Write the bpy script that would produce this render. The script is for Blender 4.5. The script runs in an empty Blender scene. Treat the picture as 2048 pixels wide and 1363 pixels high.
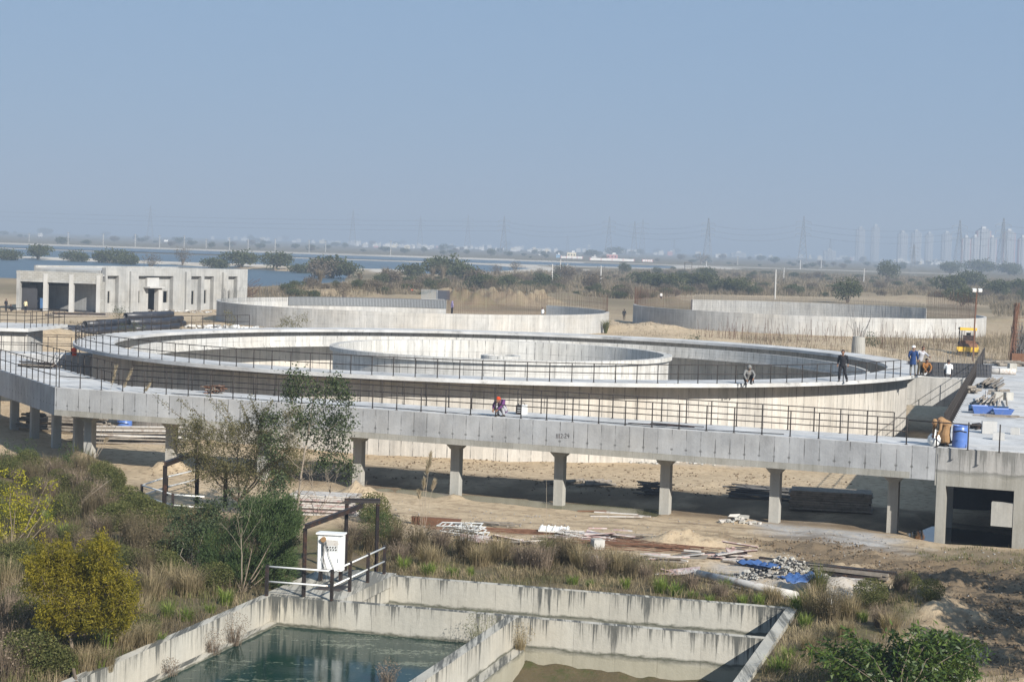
import bpy, bmesh, math, random
import numpy as np
from mathutils import Vector, Matrix
R = math.radians
random.seed(11); rng = np.random.default_rng(11)
sc = bpy.context.scene; COL = sc.collection

# ------------------------------------------------------------------ camera
F, PI_, RO, H = 3753., .0510, .0320, 11.0
PCX, PCY = 1024., 681.5
c_, s_ = math.cos(PI_), math.sin(PI_); cr, sr = math.cos(RO), math.sin(RO)
FW = np.array([0, c_, -s_]); VV = -np.array([0, s_, c_])
RT = cr*np.array([1, 0, 0]) - sr*VV; DN = sr*np.array([1, 0, 0]) + cr*VV
EYE = np.array([0, 0, H])
def at(u, v, z=0.):
    d = FW + (u-PCX)/F*RT + (v-PCY)/F*DN
    return EYE + (z-H)/d[2]*d
def atY(u, v, Y):
    d = FW + (u-PCX)/F*RT + (v-PCY)/F*DN
    return EYE + Y/d[1]*d
def pxs(P):                                     # world (n,3) -> photo pixels
    P = np.asarray(P, float)-EYE; w = P@FW
    return PCX+F*(P@RT)/w, PCY+F*(P@DN)/w
cam = bpy.data.cameras.new('camera'); cam.lens = F/2048*36; cam.sensor_width = 36
cam.clip_start = 1; cam.clip_end = 30000
co = bpy.data.objects.new('camera', cam); COL.objects.link(co)
M = Matrix.Identity(4)
for i in range(3):
    M[i][0] = RT[i]; M[i][1] = -DN[i]; M[i][2] = -FW[i]; M[i][3] = EYE[i]
co.matrix_world = M; sc.camera = co

# ------------------------------------------------------------------ light
SAZ, SEL = R(34), R(29.6)
w = bpy.data.worlds.new('World'); sc.world = w; w.use_nodes = True
nt = w.node_tree; bg = nt.nodes['Background']
sky = nt.nodes.new('ShaderNodeTexSky'); sky.sky_type = 'NISHITA'; sky.sun_disc = False
sky.sun_elevation = SEL; sky.sun_rotation = R(180)-SAZ
sky.air_density = 1.0; sky.dust_density = .55; sky.ozone_density = 3.0
mxs = nt.nodes.new('ShaderNodeMix'); mxs.data_type = 'RGBA'; mxs.inputs[0].default_value = .86     # dusty winter sky: evened out and greyer than clear air
nt.links.new(sky.outputs[0], mxs.inputs[6]); mxs.inputs[7].default_value = (3.15, 4.9, 7.5, 1)
nt.links.new(mxs.outputs[2], bg.inputs[0]); bg.inputs[1].default_value = .05
sl = bpy.data.lights.new('sun', 'SUN'); sl.energy = 5.0; sl.angle = R(.53); sl.color = (1, .955, .88)
so = bpy.data.objects.new('sun', sl); COL.objects.link(so)
SD = Vector((math.sin(SAZ)*math.cos(SEL), -math.cos(SAZ)*math.cos(SEL), math.sin(SEL)))
so.rotation_euler = SD.to_track_quat('Z', 'Y').to_euler()
sc.view_settings.view_transform = 'Standard'; sc.view_settings.look = 'None'
sc.view_settings.exposure = 0.72; sc.view_settings.gamma = 1
sc.cycles.use_denoising = True; sc.cycles.max_bounces = 6; sc.cycles.transparent_max_bounces = 8
sc.cycles.diffuse_bounces = 3; sc.cycles.volume_bounces = 0; sc.cycles.caustics_reflective = False

# ------------------------------------------------------------------ materials
MATS = {}
class G:                                         # tiny node-graph helper
    def __init__(s, name, rough=.9, spec=.25):
        s.m = bpy.data.materials.new(name); s.m.use_nodes = True; s.t = s.m.node_tree
        s.b = s.t.nodes['Principled BSDF']; s.out = s.t.nodes['Material Output']
        s.b.inputs['Roughness'].default_value = rough; s.b.inputs['Specular IOR Level'].default_value = spec
        MATS[name] = s.m
    def n(s, ty, **kw):
        nd = s.t.nodes.new('ShaderNode'+ty)
        for k, v in kw.items():
            if k.startswith('i_'):
                nd.inputs[k[2:].replace('_', ' ')].default_value = v
            else: setattr(nd, k, v)
        return nd
    def l(s, a, b): s.t.links.new(a, b)
    def val(s, x, sock):
        if hasattr(x, 'default_value') and hasattr(x, 'is_output'): s.l(x, sock)
        else: sock.default_value = x
    def math(s, op, a, b=0., c=0., clamp=False):
        nd = s.n('Math', operation=op, use_clamp=clamp)
        for i, x in enumerate((a, b, c)): s.val(x, nd.inputs[i])
        return nd.outputs[0]
    def noise(s, vec, scale, detail=4., rough=.6, out='Fac'):
        nd = s.n('TexNoise'); s.l(vec, nd.inputs['Vector']); nd.inputs['Scale'].default_value = scale
        nd.inputs['Detail'].default_value = detail; nd.inputs['Roughness'].default_value = rough
        return nd.outputs[out]
    def ramp(s, x, lo, hi, a=0., b=1.):
        nd = s.n('MapRange'); nd.clamp = True; s.l(x, nd.inputs[0])
        for i, q in enumerate((lo, hi, a, b)): nd.inputs[i+1].default_value = q
        return nd.outputs[0]
    def mix(s, f, a, b, mode='MIX'):
        nd = s.n('Mix', data_type='RGBA', blend_type=mode); s.val(f, nd.inputs[0])
        for x, k in ((a, 6), (b, 7)):
            if isinstance(x, tuple): nd.inputs[k].default_value = x+(1,) if len(x) == 3 else x
            else: s.l(x, nd.inputs[k])
        return nd.outputs[2]
    def mapv(s, vec, sc_):
        nd = s.n('Mapping'); s.l(vec, nd.inputs[0]); nd.inputs['Scale'].default_value = sc_; return nd.outputs[0]
    def col(s, x): s.val(x if not isinstance(x, tuple) else x+(1,), s.b.inputs['Base Color'])
    def bump(s, h, st=.3, dist=.02):
        nd = s.n('Bump'); nd.inputs['Strength'].default_value = st; nd.inputs['Distance'].default_value = dist
        s.l(h, nd.inputs['Height']); s.l(nd.outputs[0], s.b.inputs['Normal'])
    @property
    def pos(s): return s.n('NewGeometry').outputs['Position']
    @property
    def uv(s): return s.n('UVMap').outputs[0]

def concrete(name, base, joint=.6, jw=.025, jdark=.55, streak=.25, blotch=.25, stain=0., ztop=0., lift=0., zoff=0., dirt=(.10, .10, .09), blocks=False, patch=0., dots=None, sthr=.86):
    g = G(name, .92, .2); uv = g.uv; pos = g.pos
    sep = g.n('SeparateXYZ'); g.l(uv, sep.inputs[0]); u, v = sep.outputs[0], sep.outputs[1]
    big = g.noise(pos, .55, 5, .62); fine = g.noise(pos, 9, 5, .7)
    st = g.noise(g.mapv(uv, (3.2, .22, 1)), 1.0, 6, .68)
    f = g.math('ADD', g.math('MULTIPLY', g.math('SUBTRACT', big, .5), blotch*2), g.math('MULTIPLY', g.math('SUBTRACT', fine, .5), .28))
    f = g.math('ADD', f, g.math('MULTIPLY', g.math('SUBTRACT', st, .5), streak*1.6))
    if joint:
        pu = g.math('DIVIDE', u, joint)
        wn = g.n('TexWhiteNoise', noise_dimensions='1D'); g.l(g.math('FLOOR', pu), wn.inputs['W'])
        f = g.math('ADD', f, g.math('MULTIPLY', g.math('SUBTRACT', wn.outputs[0], .5), .13))
    f = g.math('ADD', f, 1.)
    c = g.mix(1., base, (1, 1, 1), 'MULTIPLY')
    cc = g.n('CombineColor'); [g.l(f, cc.inputs[i]) for i in range(3)]
    c = g.mix(1., base, cc.outputs[0], 'MULTIPLY')
    warm = g.ramp(g.noise(pos, .23, 3), .42, .7); c = g.mix(g.math('MULTIPLY', warm, .35), c, g.mix(1., c, (1.08, .97, .82), 'MULTIPLY'))
    hgt = g.math('ADD', fine, big)
    if joint:
        fr = g.math('ABSOLUTE', g.math('SUBTRACT', g.math('FRACT', pu), .5))
        jl = g.ramp(fr, .5-jw/joint, .5-.4*jw/joint)
        nz = g.ramp(g.noise(g.mapv(uv, (1.7, 1.1, 1)), 1.4, 3), .38, .62)
        jl = g.math('MULTIPLY', jl, g.math('MULTIPLY', nz, jdark))
        c = g.mix(jl, c, (.09, .088, .085)); hgt = g.math('SUBTRACT', hgt, jl)
    if dots is not None:
        du = g.math('MULTIPLY', g.math('SUBTRACT', g.math('FRACT', g.math('ADD', pu, .5)), .5), joint)
        dv = g.math('SUBTRACT', v, dots); rr_ = g.math('ADD', g.math('MULTIPLY', du, du), g.math('MULTIPLY', g.math('MULTIPLY', dv, dv), 1.6))
        c = g.mix(g.math('MULTIPLY', g.ramp(rr_, .0015, .0055, 1, 0), g.ramp(g.noise(uv, 1.1, 2), .38, .5, 0, .75)), c, (.10, .10, .095))
    if lift:
        fv = g.math('ABSOLUTE', g.math('SUBTRACT', g.math('FRACT', g.math('DIVIDE', g.math('SUBTRACT', v, zoff-lift/2), lift)), .5))
        wob = g.math('MULTIPLY', g.math('SUBTRACT', g.noise(uv, 1.5, 4), .5), .05/lift)
        hl = g.math('MULTIPLY', g.ramp(g.math('SUBTRACT', .5, g.math('ADD', fv, wob)), .03/lift, .01/lift), .45)
        hl = g.math('MULTIPLY', hl, g.ramp(g.noise(uv, .9, 3), .35, .6))
        c = g.mix(hl, c, (.12, .115, .11))
    if blocks:
        br = g.n('TexBrick'); g.l(uv, br.inputs[0]); br.inputs['Scale'].default_value = 1.
        br.inputs['Brick Width'].default_value = .62; br.inputs['Row Height'].default_value = .26
        br.inputs['Mortar Size'].default_value = .016; br.inputs['Color1'].default_value = (1, 1, 1, 1)
        br.inputs['Color2'].default_value = (.84, .83, .8, 1); br.inputs['Mortar'].default_value = (.45, .44, .42, 1)
        c = g.mix(1., c, br.outputs[0], 'MULTIPLY')
    if stain:                                    # black algae run-offs from the wall top
        sn = g.noise(g.mapv(uv, (3.4, .12, 1)), 1.0, 7, .76); s2 = g.noise(g.mapv(uv, (.33, .05, 1)), 1.0, 3, .5)
        depth = g.math('SUBTRACT', ztop, v)
        fade = g.ramp(depth, .0, 1.05, 1., .0)
        m = g.math('MULTIPLY', g.ramp(g.math('SUBTRACT', g.math('ADD', g.math('MULTIPLY', sn, 1.2), g.math('MULTIPLY', s2, .6)), g.math('MULTIPLY', g.math('SUBTRACT', 1., fade), .17)), sthr, sthr+.09), g.ramp(fade, 0, .3))
        c = g.mix(g.math('MULTIPLY', m, stain), c, dirt)
        wl = g.noise(g.mapv(uv, (1.1, 2.5, 1)), 1.2, 5, .7)
        band = g.ramp(g.math('ADD', depth, g.math('MULTIPLY', g.math('SUBTRACT', wl, .5), .35)), .78, .86)
        band2 = g.ramp(g.math('ADD', depth, g.math('MULTIPLY', g.math('SUBTRACT', wl, .5), .35)), .86, 1.02, 1, 0.)
        c = g.mix(g.math('MULTIPLY', g.ramp(depth, .86, 1.0), .45*stain), c, (.20, .18, .10))
        c = g.mix(g.math('MULTIPLY', g.math('MULTIPLY', band, band2), .9*stain), c, (.055, .058, .038))
    if patch:
        pm = g.ramp(g.noise(pos, .8, 5, .7), .58, .66); c = g.mix(g.math('MULTIPLY', pm, patch), c, (.16, .155, .15))
    g.col(c); g.bump(hgt, .35, .03); return g.m

def plain(name, colr, rough=.8, spec=.3, metal=0., var=.25, scale=3., dirt=None, dscale=1.5, dlo=.55, dhi=.7, bump=.15):
    g = G(name, rough, spec); tc = g.n('TexCoord').outputs['Object']; g.b.inputs['Metallic'].default_value = metal
    nz = g.noise(tc, scale, 5, .65)
    c = g.mix(nz, tuple(x*(1-var) for x in colr), tuple(min(1, x*(1+var)) for x in colr))
    if dirt:
        c = g.mix(g.ramp(g.noise(tc, dscale, 6, .7), dlo, dhi), c, dirt)
    g.col(c)
    if bump: g.bump(nz, bump, .01)
    return g.m

def leafmat(name, a, b, trans=.35, rough=.6, spec=.3):
    g = G(name, rough, spec); at_ = g.n('Attribute', attribute_name='tint'); c = g.mix(at_.outputs['Fac'], a, b)
    g.col(c)
    tr = g.n('BsdfTranslucent'); g.l(g.mix(1., c, (1.25, 1.25, .7), 'MULTIPLY'), tr.inputs[0])
    mx = g.n('MixShader'); mx.inputs[0].default_value = trans
    g.l(g.b.outputs[0], mx.inputs[1]); g.l(tr.outputs[0], mx.inputs[2]); g.l(mx.outputs[0], g.out.inputs[0]); return g.m

concrete('concrete_tank', (.455, .445, .42), .6, .035, .85, .75, .34, lift=1.35, zoff=2.75)
concrete('concrete_tank_outside', (.44, .415, .375), .6, .035, .9, .7, .34, lift=0)
concrete('concrete_slab_top', (.46, .46, .455), 0, streak=.05, blotch=.6, patch=.6)
concrete('concrete_far_tank', (.39, .385, .37), .9, .03, .6, .6, .34, lift=1.35, zoff=1.45)
concrete('concrete_channel', (.32, .325, .33), .62, .03, .9, .34, .5, dots=2.72)
concrete('concrete_pump', (.31, .305, .295), .9, .02, .4, .75, .35, stain=.6, ztop=3.5, sthr=.86)
concrete('concrete_old', (.405, .385, .335), 1.25, .02, .35, .35, .25, stain=1., ztop=.1)
concrete('concrete_old_black', (.41, .385, .325), 1.25, .02, .35, .5, .4, stain=1., ztop=.1, sthr=.80)
concrete('concrete_old_right', (.40, .385, .34), 0, .02, .35, .35, .3, stain=.8, ztop=.1)
concrete('concrete_building', (.32, .32, .31), 1.8, .03, .35, .5, .45, lift=1.5, zoff=.6)
concrete('concrete_shade_dark', (.045, .045, .05), 0, streak=.2, blotch=.3)  # near-black colour imitates shade inside the buildings; also mixed into the rubble
concrete('concrete_block', (.36, .355, .335), 0, streak=.1, blotch=.2, blocks=True)
concrete('concrete_column', (.36, .35, .32), 0, streak=.5, blotch=.35)
concrete('concrete_pale', (.43, .425, .41), 0, streak=.1, blotch=.2)
concrete('concrete_stub', (.36, .35, .32), .4, .03, .5, .5, .3)
plain('railing_rust', (.030, .025, .022), .7, .3, 0, .5, 6, (.085, .045, .028), 8, .55, .72)
plain('rebar_rust', (.16, .085, .055), .9, .1, 0, .3, 3)
plain('galvanised_steel', (.20, .21, .22), .6, .3, 0, .1, 1)
plain('rebar_grey', (.13, .125, .12), .9, .1, 0, .3, 3)
plain('black_steel', (.032, .027, .026), .55, .4, .3, .5, 5, (.11, .055, .035), 3, .5, .68)
plain('white_paint', (.74, .73, .69), .45, .4, 0, .1, 3, (.28, .17, .09), 5, .60, .68)
plain('pale_steel', (.55, .56, .55), .6, .4, 0, .2, 3, (.25, .2, .15), 4, .58, .7)
plain('panel_white', (.84, .84, .82), .35, .45, 0, .04, 2, (.62, .58, .5), 2.5, .62, .8, bump=.03)
plain('black_pipe', (.028, .028, .034), .42, .5, 0, .3, 2, (.12, .11, .10), 2, .55, .75)
plain('wood_grey', (.24, .21, .175), .9, .1, 0, .4, 5, (.12, .10, .08), 3, .5, .7)
plain('ply_pink', (.36, .25, .235), .85, .2, 0, .25, 2, (.5, .47, .44), 3, .45, .6)
plain('ply_pale', (.50, .475, .44), .85, .2, 0, .25, 3, (.3, .24, .2), 3, .5, .65)
plain('blue_plastic', (.075, .15, .40), .38, .5, 0, .12, 2, (.22, .24, .34), 3, .56, .75, bump=.03)
plain('blue_tarp', (.05, .11, .27), .5, .4, 0, .3, 6, bump=.4)
plain('blue_machine', (.05, .13, .28), .5, .4, 0, .3, 4, (.1, .1, .1), 4, .5, .7)
plain('yellow_paint', (.72, .46, .05), .5, .4, 0, .15, 3, (.3, .16, .05), 3, .55, .72)
plain('rust_paint', (.15, .075, .045), .8, .2, 0, .4, 4)
plain('dark_rubber', (.025, .024, .023), .8, .2)
plain('glass_dark', (.02, .025, .03), .12, .5)
plain('lamp_white', (.8, .8, .8), .3, .5, bump=0)
plain('sack_white', (.78, .78, .76), .6, .3, 0, .08, 5, bump=.6)
plain('formwork_steel', (.26, .27, .275), .6, .3, .1, .25, 4)
plain('formwork_sheet', (.10, .105, .11), .7, .3, 0, .3, 2)
plain('dark_sheet', (.05, .055, .07), .7, .3, 0, .3, 4)
plain('brick_red', (.32, .12, .07), .9, .1, 0, .3, 4)
plain('skin', (.20, .105, .065), .6, .3, bump=0)
for nm, cl in (('cloth_blue', (.02, .045, .13)), ('cloth_grey', (.17, .17, .165)), ('cloth_dark', (.022, .022, .026)), ('cloth_white', (.78, .77, .75)), ('cloth_orange', (.24, .11, .035)), ('cloth_purple', (.11, .04, .13)), ('cloth_red', (.5, .06, .02)), ('cloth_check', (.38, .38, .40)), ('cloth_khaki', (.09, .075, .055)), ('cloth_cream', (.72, .63, .38)), ('cloth_lilac', (.22, .19, .33)), ('cloth_tan', (.27, .165, .085))):
    plain(nm, cl, .9, .15, 0, .3, 14, bump=.3)
plain('bark', (.17, .135, .10), .95, .1, 0, .4, 6)
plain('bark_pale', (.24, .20, .155), .95, .1, 0, .3, 6)
leafmat('leaf_olive', (.15, .135, .016), (.35, .285, .03), .5)
leafmat('leaf_green', (.025, .055, .014), (.12, .17, .03), .35, .45, .4)
leafmat('leaf_dark', (.03, .05, .022), (.09, .11, .045), .3)
leafmat('leaf_feather', (.035, .065, .02), (.10, .14, .045), .4)
leafmat('leaf_acacia', (.10, .095, .04), (.19, .165, .075), .4)
leafmat('leaf_yellow', (.16, .17, .02), (.50, .43, .03), .45)
leafmat('grass_dry', (.15, .118, .068), (.40, .32, .195), .35, .8, .2)
leafmat('grass_brown', (.07, .056, .034), (.20, .158, .095), .3, .8, .2)
leafmat('grass_green', (.07, .12, .02), (.24, .29, .06), .4, .6, .3)
leafmat('grass_olive', (.055, .072, .02), (.17, .165, .06), .35, .7, .2)
leafmat('grass_field', (.11, .085, .06), (.33, .27, .19), .35, .8, .2)
leafmat('leaf_far', (.045, .06, .028), (.12, .125, .06), .3, .8, .1)
leafmat('leaf_far_brown', (.10, .08, .06), (.20, .16, .115), .3, .8, .1)
leafmat('twig', (.10, .075, .055), (.27, .21, .155), .1, .9, .1)
leafmat('plume', (.30, .24, .17), (.5, .42, .31), .4, .9, .1)

# ------------------------------------------------------------------ mesh builder
class MB:
    def __init__(s, cyl=None): s.v = []; s.f = []; s.uvs = {}; s.mi = []; s.cur = 0; s.cyl = cyl
    def face(s, idx): s.f.append(tuple(idx)); s.mi.append(s.cur)
    def add(s, vs, fs):
        o = len(s.v); s.v += [tuple(map(float, p)) for p in vs]
        for f in fs: s.face([i+o for i in f])
    def box(s, c, d, rz=0., rx=0., ry=0.):
        m = Matrix.Rotation(rz, 3, 'Z')@Matrix.Rotation(ry, 3, 'Y')@Matrix.Rotation(rx, 3, 'X'); c = Vector(c)
        vs = [c+m@Vector((sx*d[0]/2, sy*d[1]/2, sz*d[2]/2)) for sz in (-1, 1) for sy in (-1, 1) for sx in (-1, 1)]
        s.add(vs, [(0, 2, 3, 1), (4, 5, 7, 6), (0, 1, 5, 4), (2, 6, 7, 3), (0, 4, 6, 2), (1, 3, 7, 5)])
    def bar(s, a, b, w, h=None):                  # rectangular bar from a to b
        a, b = Vector(a), Vector(b); h = h or w; d = (b-a).normalized()
        up = Vector((0, 0, 1)) if abs(d.z) < .95 else Vector((0, 1, 0))
        x = d.cross(up).normalized()*(w/2); y = x.cross(d).normalized()*(h/2)
        vs = [p+i*x+j*y for p in (a, b) for i, j in ((-1, -1), (1, -1), (1, 1), (-1, 1))]
        s.add(vs, [(0, 1, 2, 3), (7, 6, 5, 4), (0, 4, 5, 1), (1, 5, 6, 2), (2, 6, 7, 3), (3, 7, 4, 0)])
    def tube(s, pts, r, n=6, cap=True):           # swept tube, r scalar or list
        pts = [Vector(p) for p in pts]; rs = r if isinstance(r, (list, tuple)) else [r]*len(pts)
        rings = []; prev = None
        for i, p in enumerate(pts):
            d = (pts[min(i+1, len(pts)-1)]-pts[max(i-1, 0)]).normalized()
            if prev is None: x = d.orthogonal().normalized()
            else: x = (prev-d*prev.dot(d)).normalized()
            prev = x; y = d.cross(x)
            rings.append([p+(x*math.cos(t)+y*math.sin(t))*rs[i] for t in (2*math.pi*k/n for k in range(n))])
        o = len(s.v); s.v += [tuple(q) for rg in rings for q in rg]
        for i in range(len(pts)-1):
            for k in range(n):
                s.face((o+i*n+k, o+i*n+(k+1) % n, o+(i+1)*n+(k+1) % n, o+(i+1)*n+k))
        if cap:
            s.face([o+k for k in range(n)][::-1]); s.face([o+(len(pts)-1)*n+k for k in range(n)])
    def prism(s, poly, z0, z1):
        n = len(poly); a = sum(poly[i][0]*poly[(i+1) % n][1]-poly[(i+1) % n][0]*poly[i][1] for i in range(n))
        if a < 0: poly = poly[::-1]
        z0 = z0 if hasattr(z0, '__len__') else [z0]*n; z1 = z1 if hasattr(z1, '__len__') else [z1]*n
        vs = [(p[0], p[1], z) for p, z in zip(poly, z0)]+[(p[0], p[1], z) for p, z in zip(poly, z1)]
        s.add(vs, [tuple(range(n))[::-1], tuple(range(n, 2*n))]+[(i, (i+1) % n, n+(i+1) % n, n+i) for i in range(n)])
    def ring(s, c, r0, r1, z0, z1, n=160, a0=0., a1=360.):   # annular solid (r0 may be 0)
        full = abs(a1-a0) >= 359.9; k = n if full else n+1
        an = [R(a0+(a1-a0)*i/n) for i in range(k)]
        o = len(s.v)
        for t in an:
            for r, z in ((r0, z0), (r1, z0), (r1, z1), (r0, z1)):
                s.v.append((c[0]+r*math.cos(t), c[1]+r*math.sin(t), z))
        for i in range(n):
            a, b = o+4*i, o+4*((i+1) % k)
            for j in range(4):
                if r0 < 1e-6 and j == 3: continue
                s.face((a+j, b+j, b+(j+1) % 4, a+(j+1) % 4)[::-1])
        if not full:
            s.face((o, o+1, o+2, o+3)); e = o+4*n; s.face((e+3, e+2, e+1, e))
    def ball(s, c, r, nu=10, nv=7, sz=1., jit=0.):
        c = Vector(c); vs = [c+Vector((0, 0, -r*sz))]
        for j in range(1, nv):
            for i in range(nu):
                t, p = 2*math.pi*i/nu, math.pi*j/nv-math.pi/2; q = 1+random.uniform(-jit, jit)
                vs.append(c+Vector((r*q*math.cos(p)*math.cos(t), r*q*math.cos(p)*math.sin(t), r*q*sz*math.sin(p))))
        vs.append(c+Vector((0, 0, r*sz))); e = len(vs)-1
        fs = [(0, 1+(i+1) % nu, 1+i) for i in range(nu)]+[(e, e-nu+i, e-nu+(i+1) % nu) for i in range(nu)]
        for j in range(nv-2):
            for i in range(nu):
                a = 1+j*nu; fs.append((a+i, a+(i+1) % nu, a+nu+(i+1) % nu, a+nu+i))
        s.add(vs, fs)
    def mesh(s, name, mats, smooth=False):
        me = bpy.data.meshes.new(name); me.from_pydata(s.v, [], s.f)
        for m in (mats if isinstance(mats, (list, tuple)) else [mats]): me.materials.append(MATS[m])
        if any(s.mi): me.polygons.foreach_set('material_index', s.mi)
        if smooth: me.polygons.foreach_set('use_smooth', [True]*len(s.f))
        ul = me.uv_layers.new(name='UVMap'); V = s.v; dat = np.zeros((len(me.loops), 2), np.float32); k = 0
        for p in me.polygons:
            nx, ny, nz = p.normal; vi = p.vertices
            if abs(nz) > .75:
                for q in vi: dat[k] = V[q][0], V[q][1]; k += 1
            elif s.cyl:
                cx, cy, rr = s.cyl; cc = p.center; a0 = math.atan2(cc[0]-cx, cc[1]-cy)
                for q in vi:
                    a = math.atan2(V[q][0]-cx, V[q][1]-cy); d = (a-a0+math.pi) % (2*math.pi)-math.pi
                    dat[k] = (a0+d)*rr, V[q][2]; k += 1
            else:
                h = math.hypot(nx, ny) or 1; tx, ty = -ny/h, nx/h
                for q in vi: dat[k] = V[q][0]*tx+V[q][1]*ty, V[q][2]; k += 1
        ul.data.foreach_set('uv', dat.ravel()); return me
    def build(s, name, mats, parent=None, smooth=False, loc=None):
        return link(name, s.mesh(name, mats, smooth), parent, loc)

def link(name, me, parent=None, loc=None, rz=0.):
    o = bpy.data.objects.new(name, me); COL.objects.link(o)
    if parent is not None:
        o.parent = parent
        o.location = Vector(loc) if loc is not None else -Vector(parent.location)   # meshes are in world metres
        if loc is None: o.matrix_parent_inverse = Matrix.Identity(4)
    elif loc is not None: o.location = loc
    o.rotation_euler[2] = rz
    return o
def tag(o, label=None, cat=None, group=None, kind=None):
    for k, v in (('label', label), ('category', cat), ('group', group), ('kind', kind)):
        if v: o[k] = v
    return o
def T(name, label, cat, loc=(0, 0, 0), group=None):          # an Empty at the thing's base
    o = bpy.data.objects.new(name, None); COL.objects.link(o); o.location = [float(x) for x in loc]
    o.empty_display_size = .3
    return tag(o, label, cat, group)
def copy_tree(o, loc, rz=0., label=None, scale=1.):          # a thing with copies of its parts
    c = o.copy(); COL.objects.link(c); c.location = [float(x) for x in loc]; c.rotation_euler[2] = rz; c.scale = (scale,)*3
    if label: c['label'] = label
    for ch in list(o.children):
        d = ch.copy(); COL.objects.link(d); d.parent = c
        for g2 in list(ch.children):
            e = g2.copy(); COL.objects.link(e); e.parent = d
    return c
def np_mesh(name, V, faces, mat, tint=None, smooth=False):   # faces: list of (n,k) index arrays
    me = bpy.data.meshes.new(name); V = np.asarray(V, np.float32)
    me.vertices.add(len(V)); me.vertices.foreach_set('co', V.ravel())
    loops = np.concatenate([f.ravel() for f in faces]).astype(np.int32)
    tot = np.concatenate([np.full(len(f), f.shape[1], np.int32) for f in faces])
    me.loops.add(len(loops)); me.loops.foreach_set('vertex_index', loops)
    me.polygons.add(len(tot)); me.polygons.foreach_set('loop_start', (np.cumsum(tot)-tot).astype(np.int32))
    me.update(calc_edges=True)
    if smooth: me.polygons.foreach_set('use_smooth', np.ones(len(tot), bool))
    if tint is not None:
        a = me.attributes.new('tint', 'FLOAT', 'POINT'); a.data.foreach_set('value', np.asarray(tint, np.float32))
    me.materials.append(MATS[mat]); return me
def vnoise(x, y, scale, seed=0):                             # smooth value noise 0..1
    x = np.asarray(x)/scale+seed*17.3; y = np.asarray(y)/scale-seed*9.1
    xi, yi = np.floor(x).astype(np.int64), np.floor(y).astype(np.int64); fx, fy = x-xi, y-yi
    fx, fy = fx*fx*(3-2*fx), fy*fy*(3-2*fy)
    def hsh(a, b):
        h = (a*374761393+b*668265263+seed*1274126177) & 0x7fffffff
        h = ((h ^ (h >> 13))*1274126177) & 0x7fffffff
        return ((h ^ (h >> 16)) & 0xffff)/65535.
    a, b, c, d = hsh(xi, yi), hsh(xi+1, yi), hsh(xi, yi+1), hsh(xi+1, yi+1)
    return (a*(1-fx)+b*fx)*(1-fy)+(c*(1-fx)+d*fx)*fy
def fbm(x, y, scale, seed=0, o=4):
    return sum(vnoise(x, y, scale/2**i, seed+i)*.5**i for i in range(o))/sum(.5**i for i in range(o))
def inpoly(x, y, poly):
    x, y = np.asarray(x), np.asarray(y); r = np.zeros(x.shape, bool); n = len(poly)
    for i in range(n):
        (x1, y1), (x2, y2) = poly[i][:2], poly[(i+1) % n][:2]
        r ^= ((y1 > y) != (y2 > y)) & (x < (x2-x1)*(y-y1)/((y2-y1) or 1e-9)+x1)
    return r
def ppoly(pts, z=0.): return [tuple(at(u, v, z)[:2]) for u, v in pts]
# ================================================================== layout constants
GA = R(15.5); E1 = np.array([math.cos(GA), -math.sin(GA)]); E2 = np.array([math.sin(GA), math.cos(GA)])
BO = np.array([9.11, 57.53])
def bp(a, b): q = BO+a*E1+b*E2; return (float(q[0]), float(q[1]))
TC = (-.69, 121.26)                                           # clarifier centre
ZR, ZD, ZB = 4.19, 3.57, 2.24                                 # rim top, walkway deck top, beam bottom
A_ = np.array([-21.63, 88.87]); B_ = np.array([16.92, 74.0])
DD = (B_-A_)/np.linalg.norm(B_-A_); DNv = np.array([-DD[1], DD[0]])      # along deck, away from camera
WD = np.array([-5.28, 9.75]); WD = WD/np.linalg.norm(WD); WN = np.array([WD[1], -WD[0]])
def dk(s, t=0.): q = A_+DD*s+DNv*t; return (float(q[0]), float(q[1]))   # point on the front walkway
DW = 3.1; WW = 3.5
def isect(p, d, q, e):
    m = np.array([[d[0], -e[0]], [d[1], -e[1]]]); t = np.linalg.solve(m, np.array(q)-np.array(p)); return np.array(p)+t[0]*np.array(d)
INN = isect(A_+DNv*DW, DD, A_+WN*WW, WD)
LD = float(np.linalg.norm(B_-A_))

# ================================================================== ground
def axis(lo, hi, segs):
    out = [lo]
    for end, st in segs:
        n = max(1, round((end-out[-1])/st)); out += list(np.linspace(out[-1], end, n+1)[1:])
    return np.array(out)
gx = axis(-4200, 4200, [(-1200, 300), (-400, 50), (-110, 8), (-45, 1.3), (-30, .6), (4, .3), (20, .17), (30, .3), (45, .6), (110, 1.3), (400, 8), (1200, 50), (4200, 300)])
gy = axis(20, 7000, [(40, 2.), (72, .17), (95, .28), (150, .8), (360, 1.6), (900, 9), (2000, 55), (7000, 250)])
X, Y = np.meshgrid(gx, gy); X = X.ravel(); Y = Y.ravel()
HULL = [bp(-15.55, -40), bp(-15.55, -.15), bp(-.18, -.15), bp(-.18, -40)]
def blob(x, y, cx, cy, rx, ry, p=2.): return np.exp(-(((x-cx)/rx)**2+((y-cy)/ry)**2)**(p/2))
def pb(u, v, rx, ry, amp, z=0., p=2.): q = at(u, v, z); return (q[0], q[1], rx, ry, amp, p)
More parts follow.
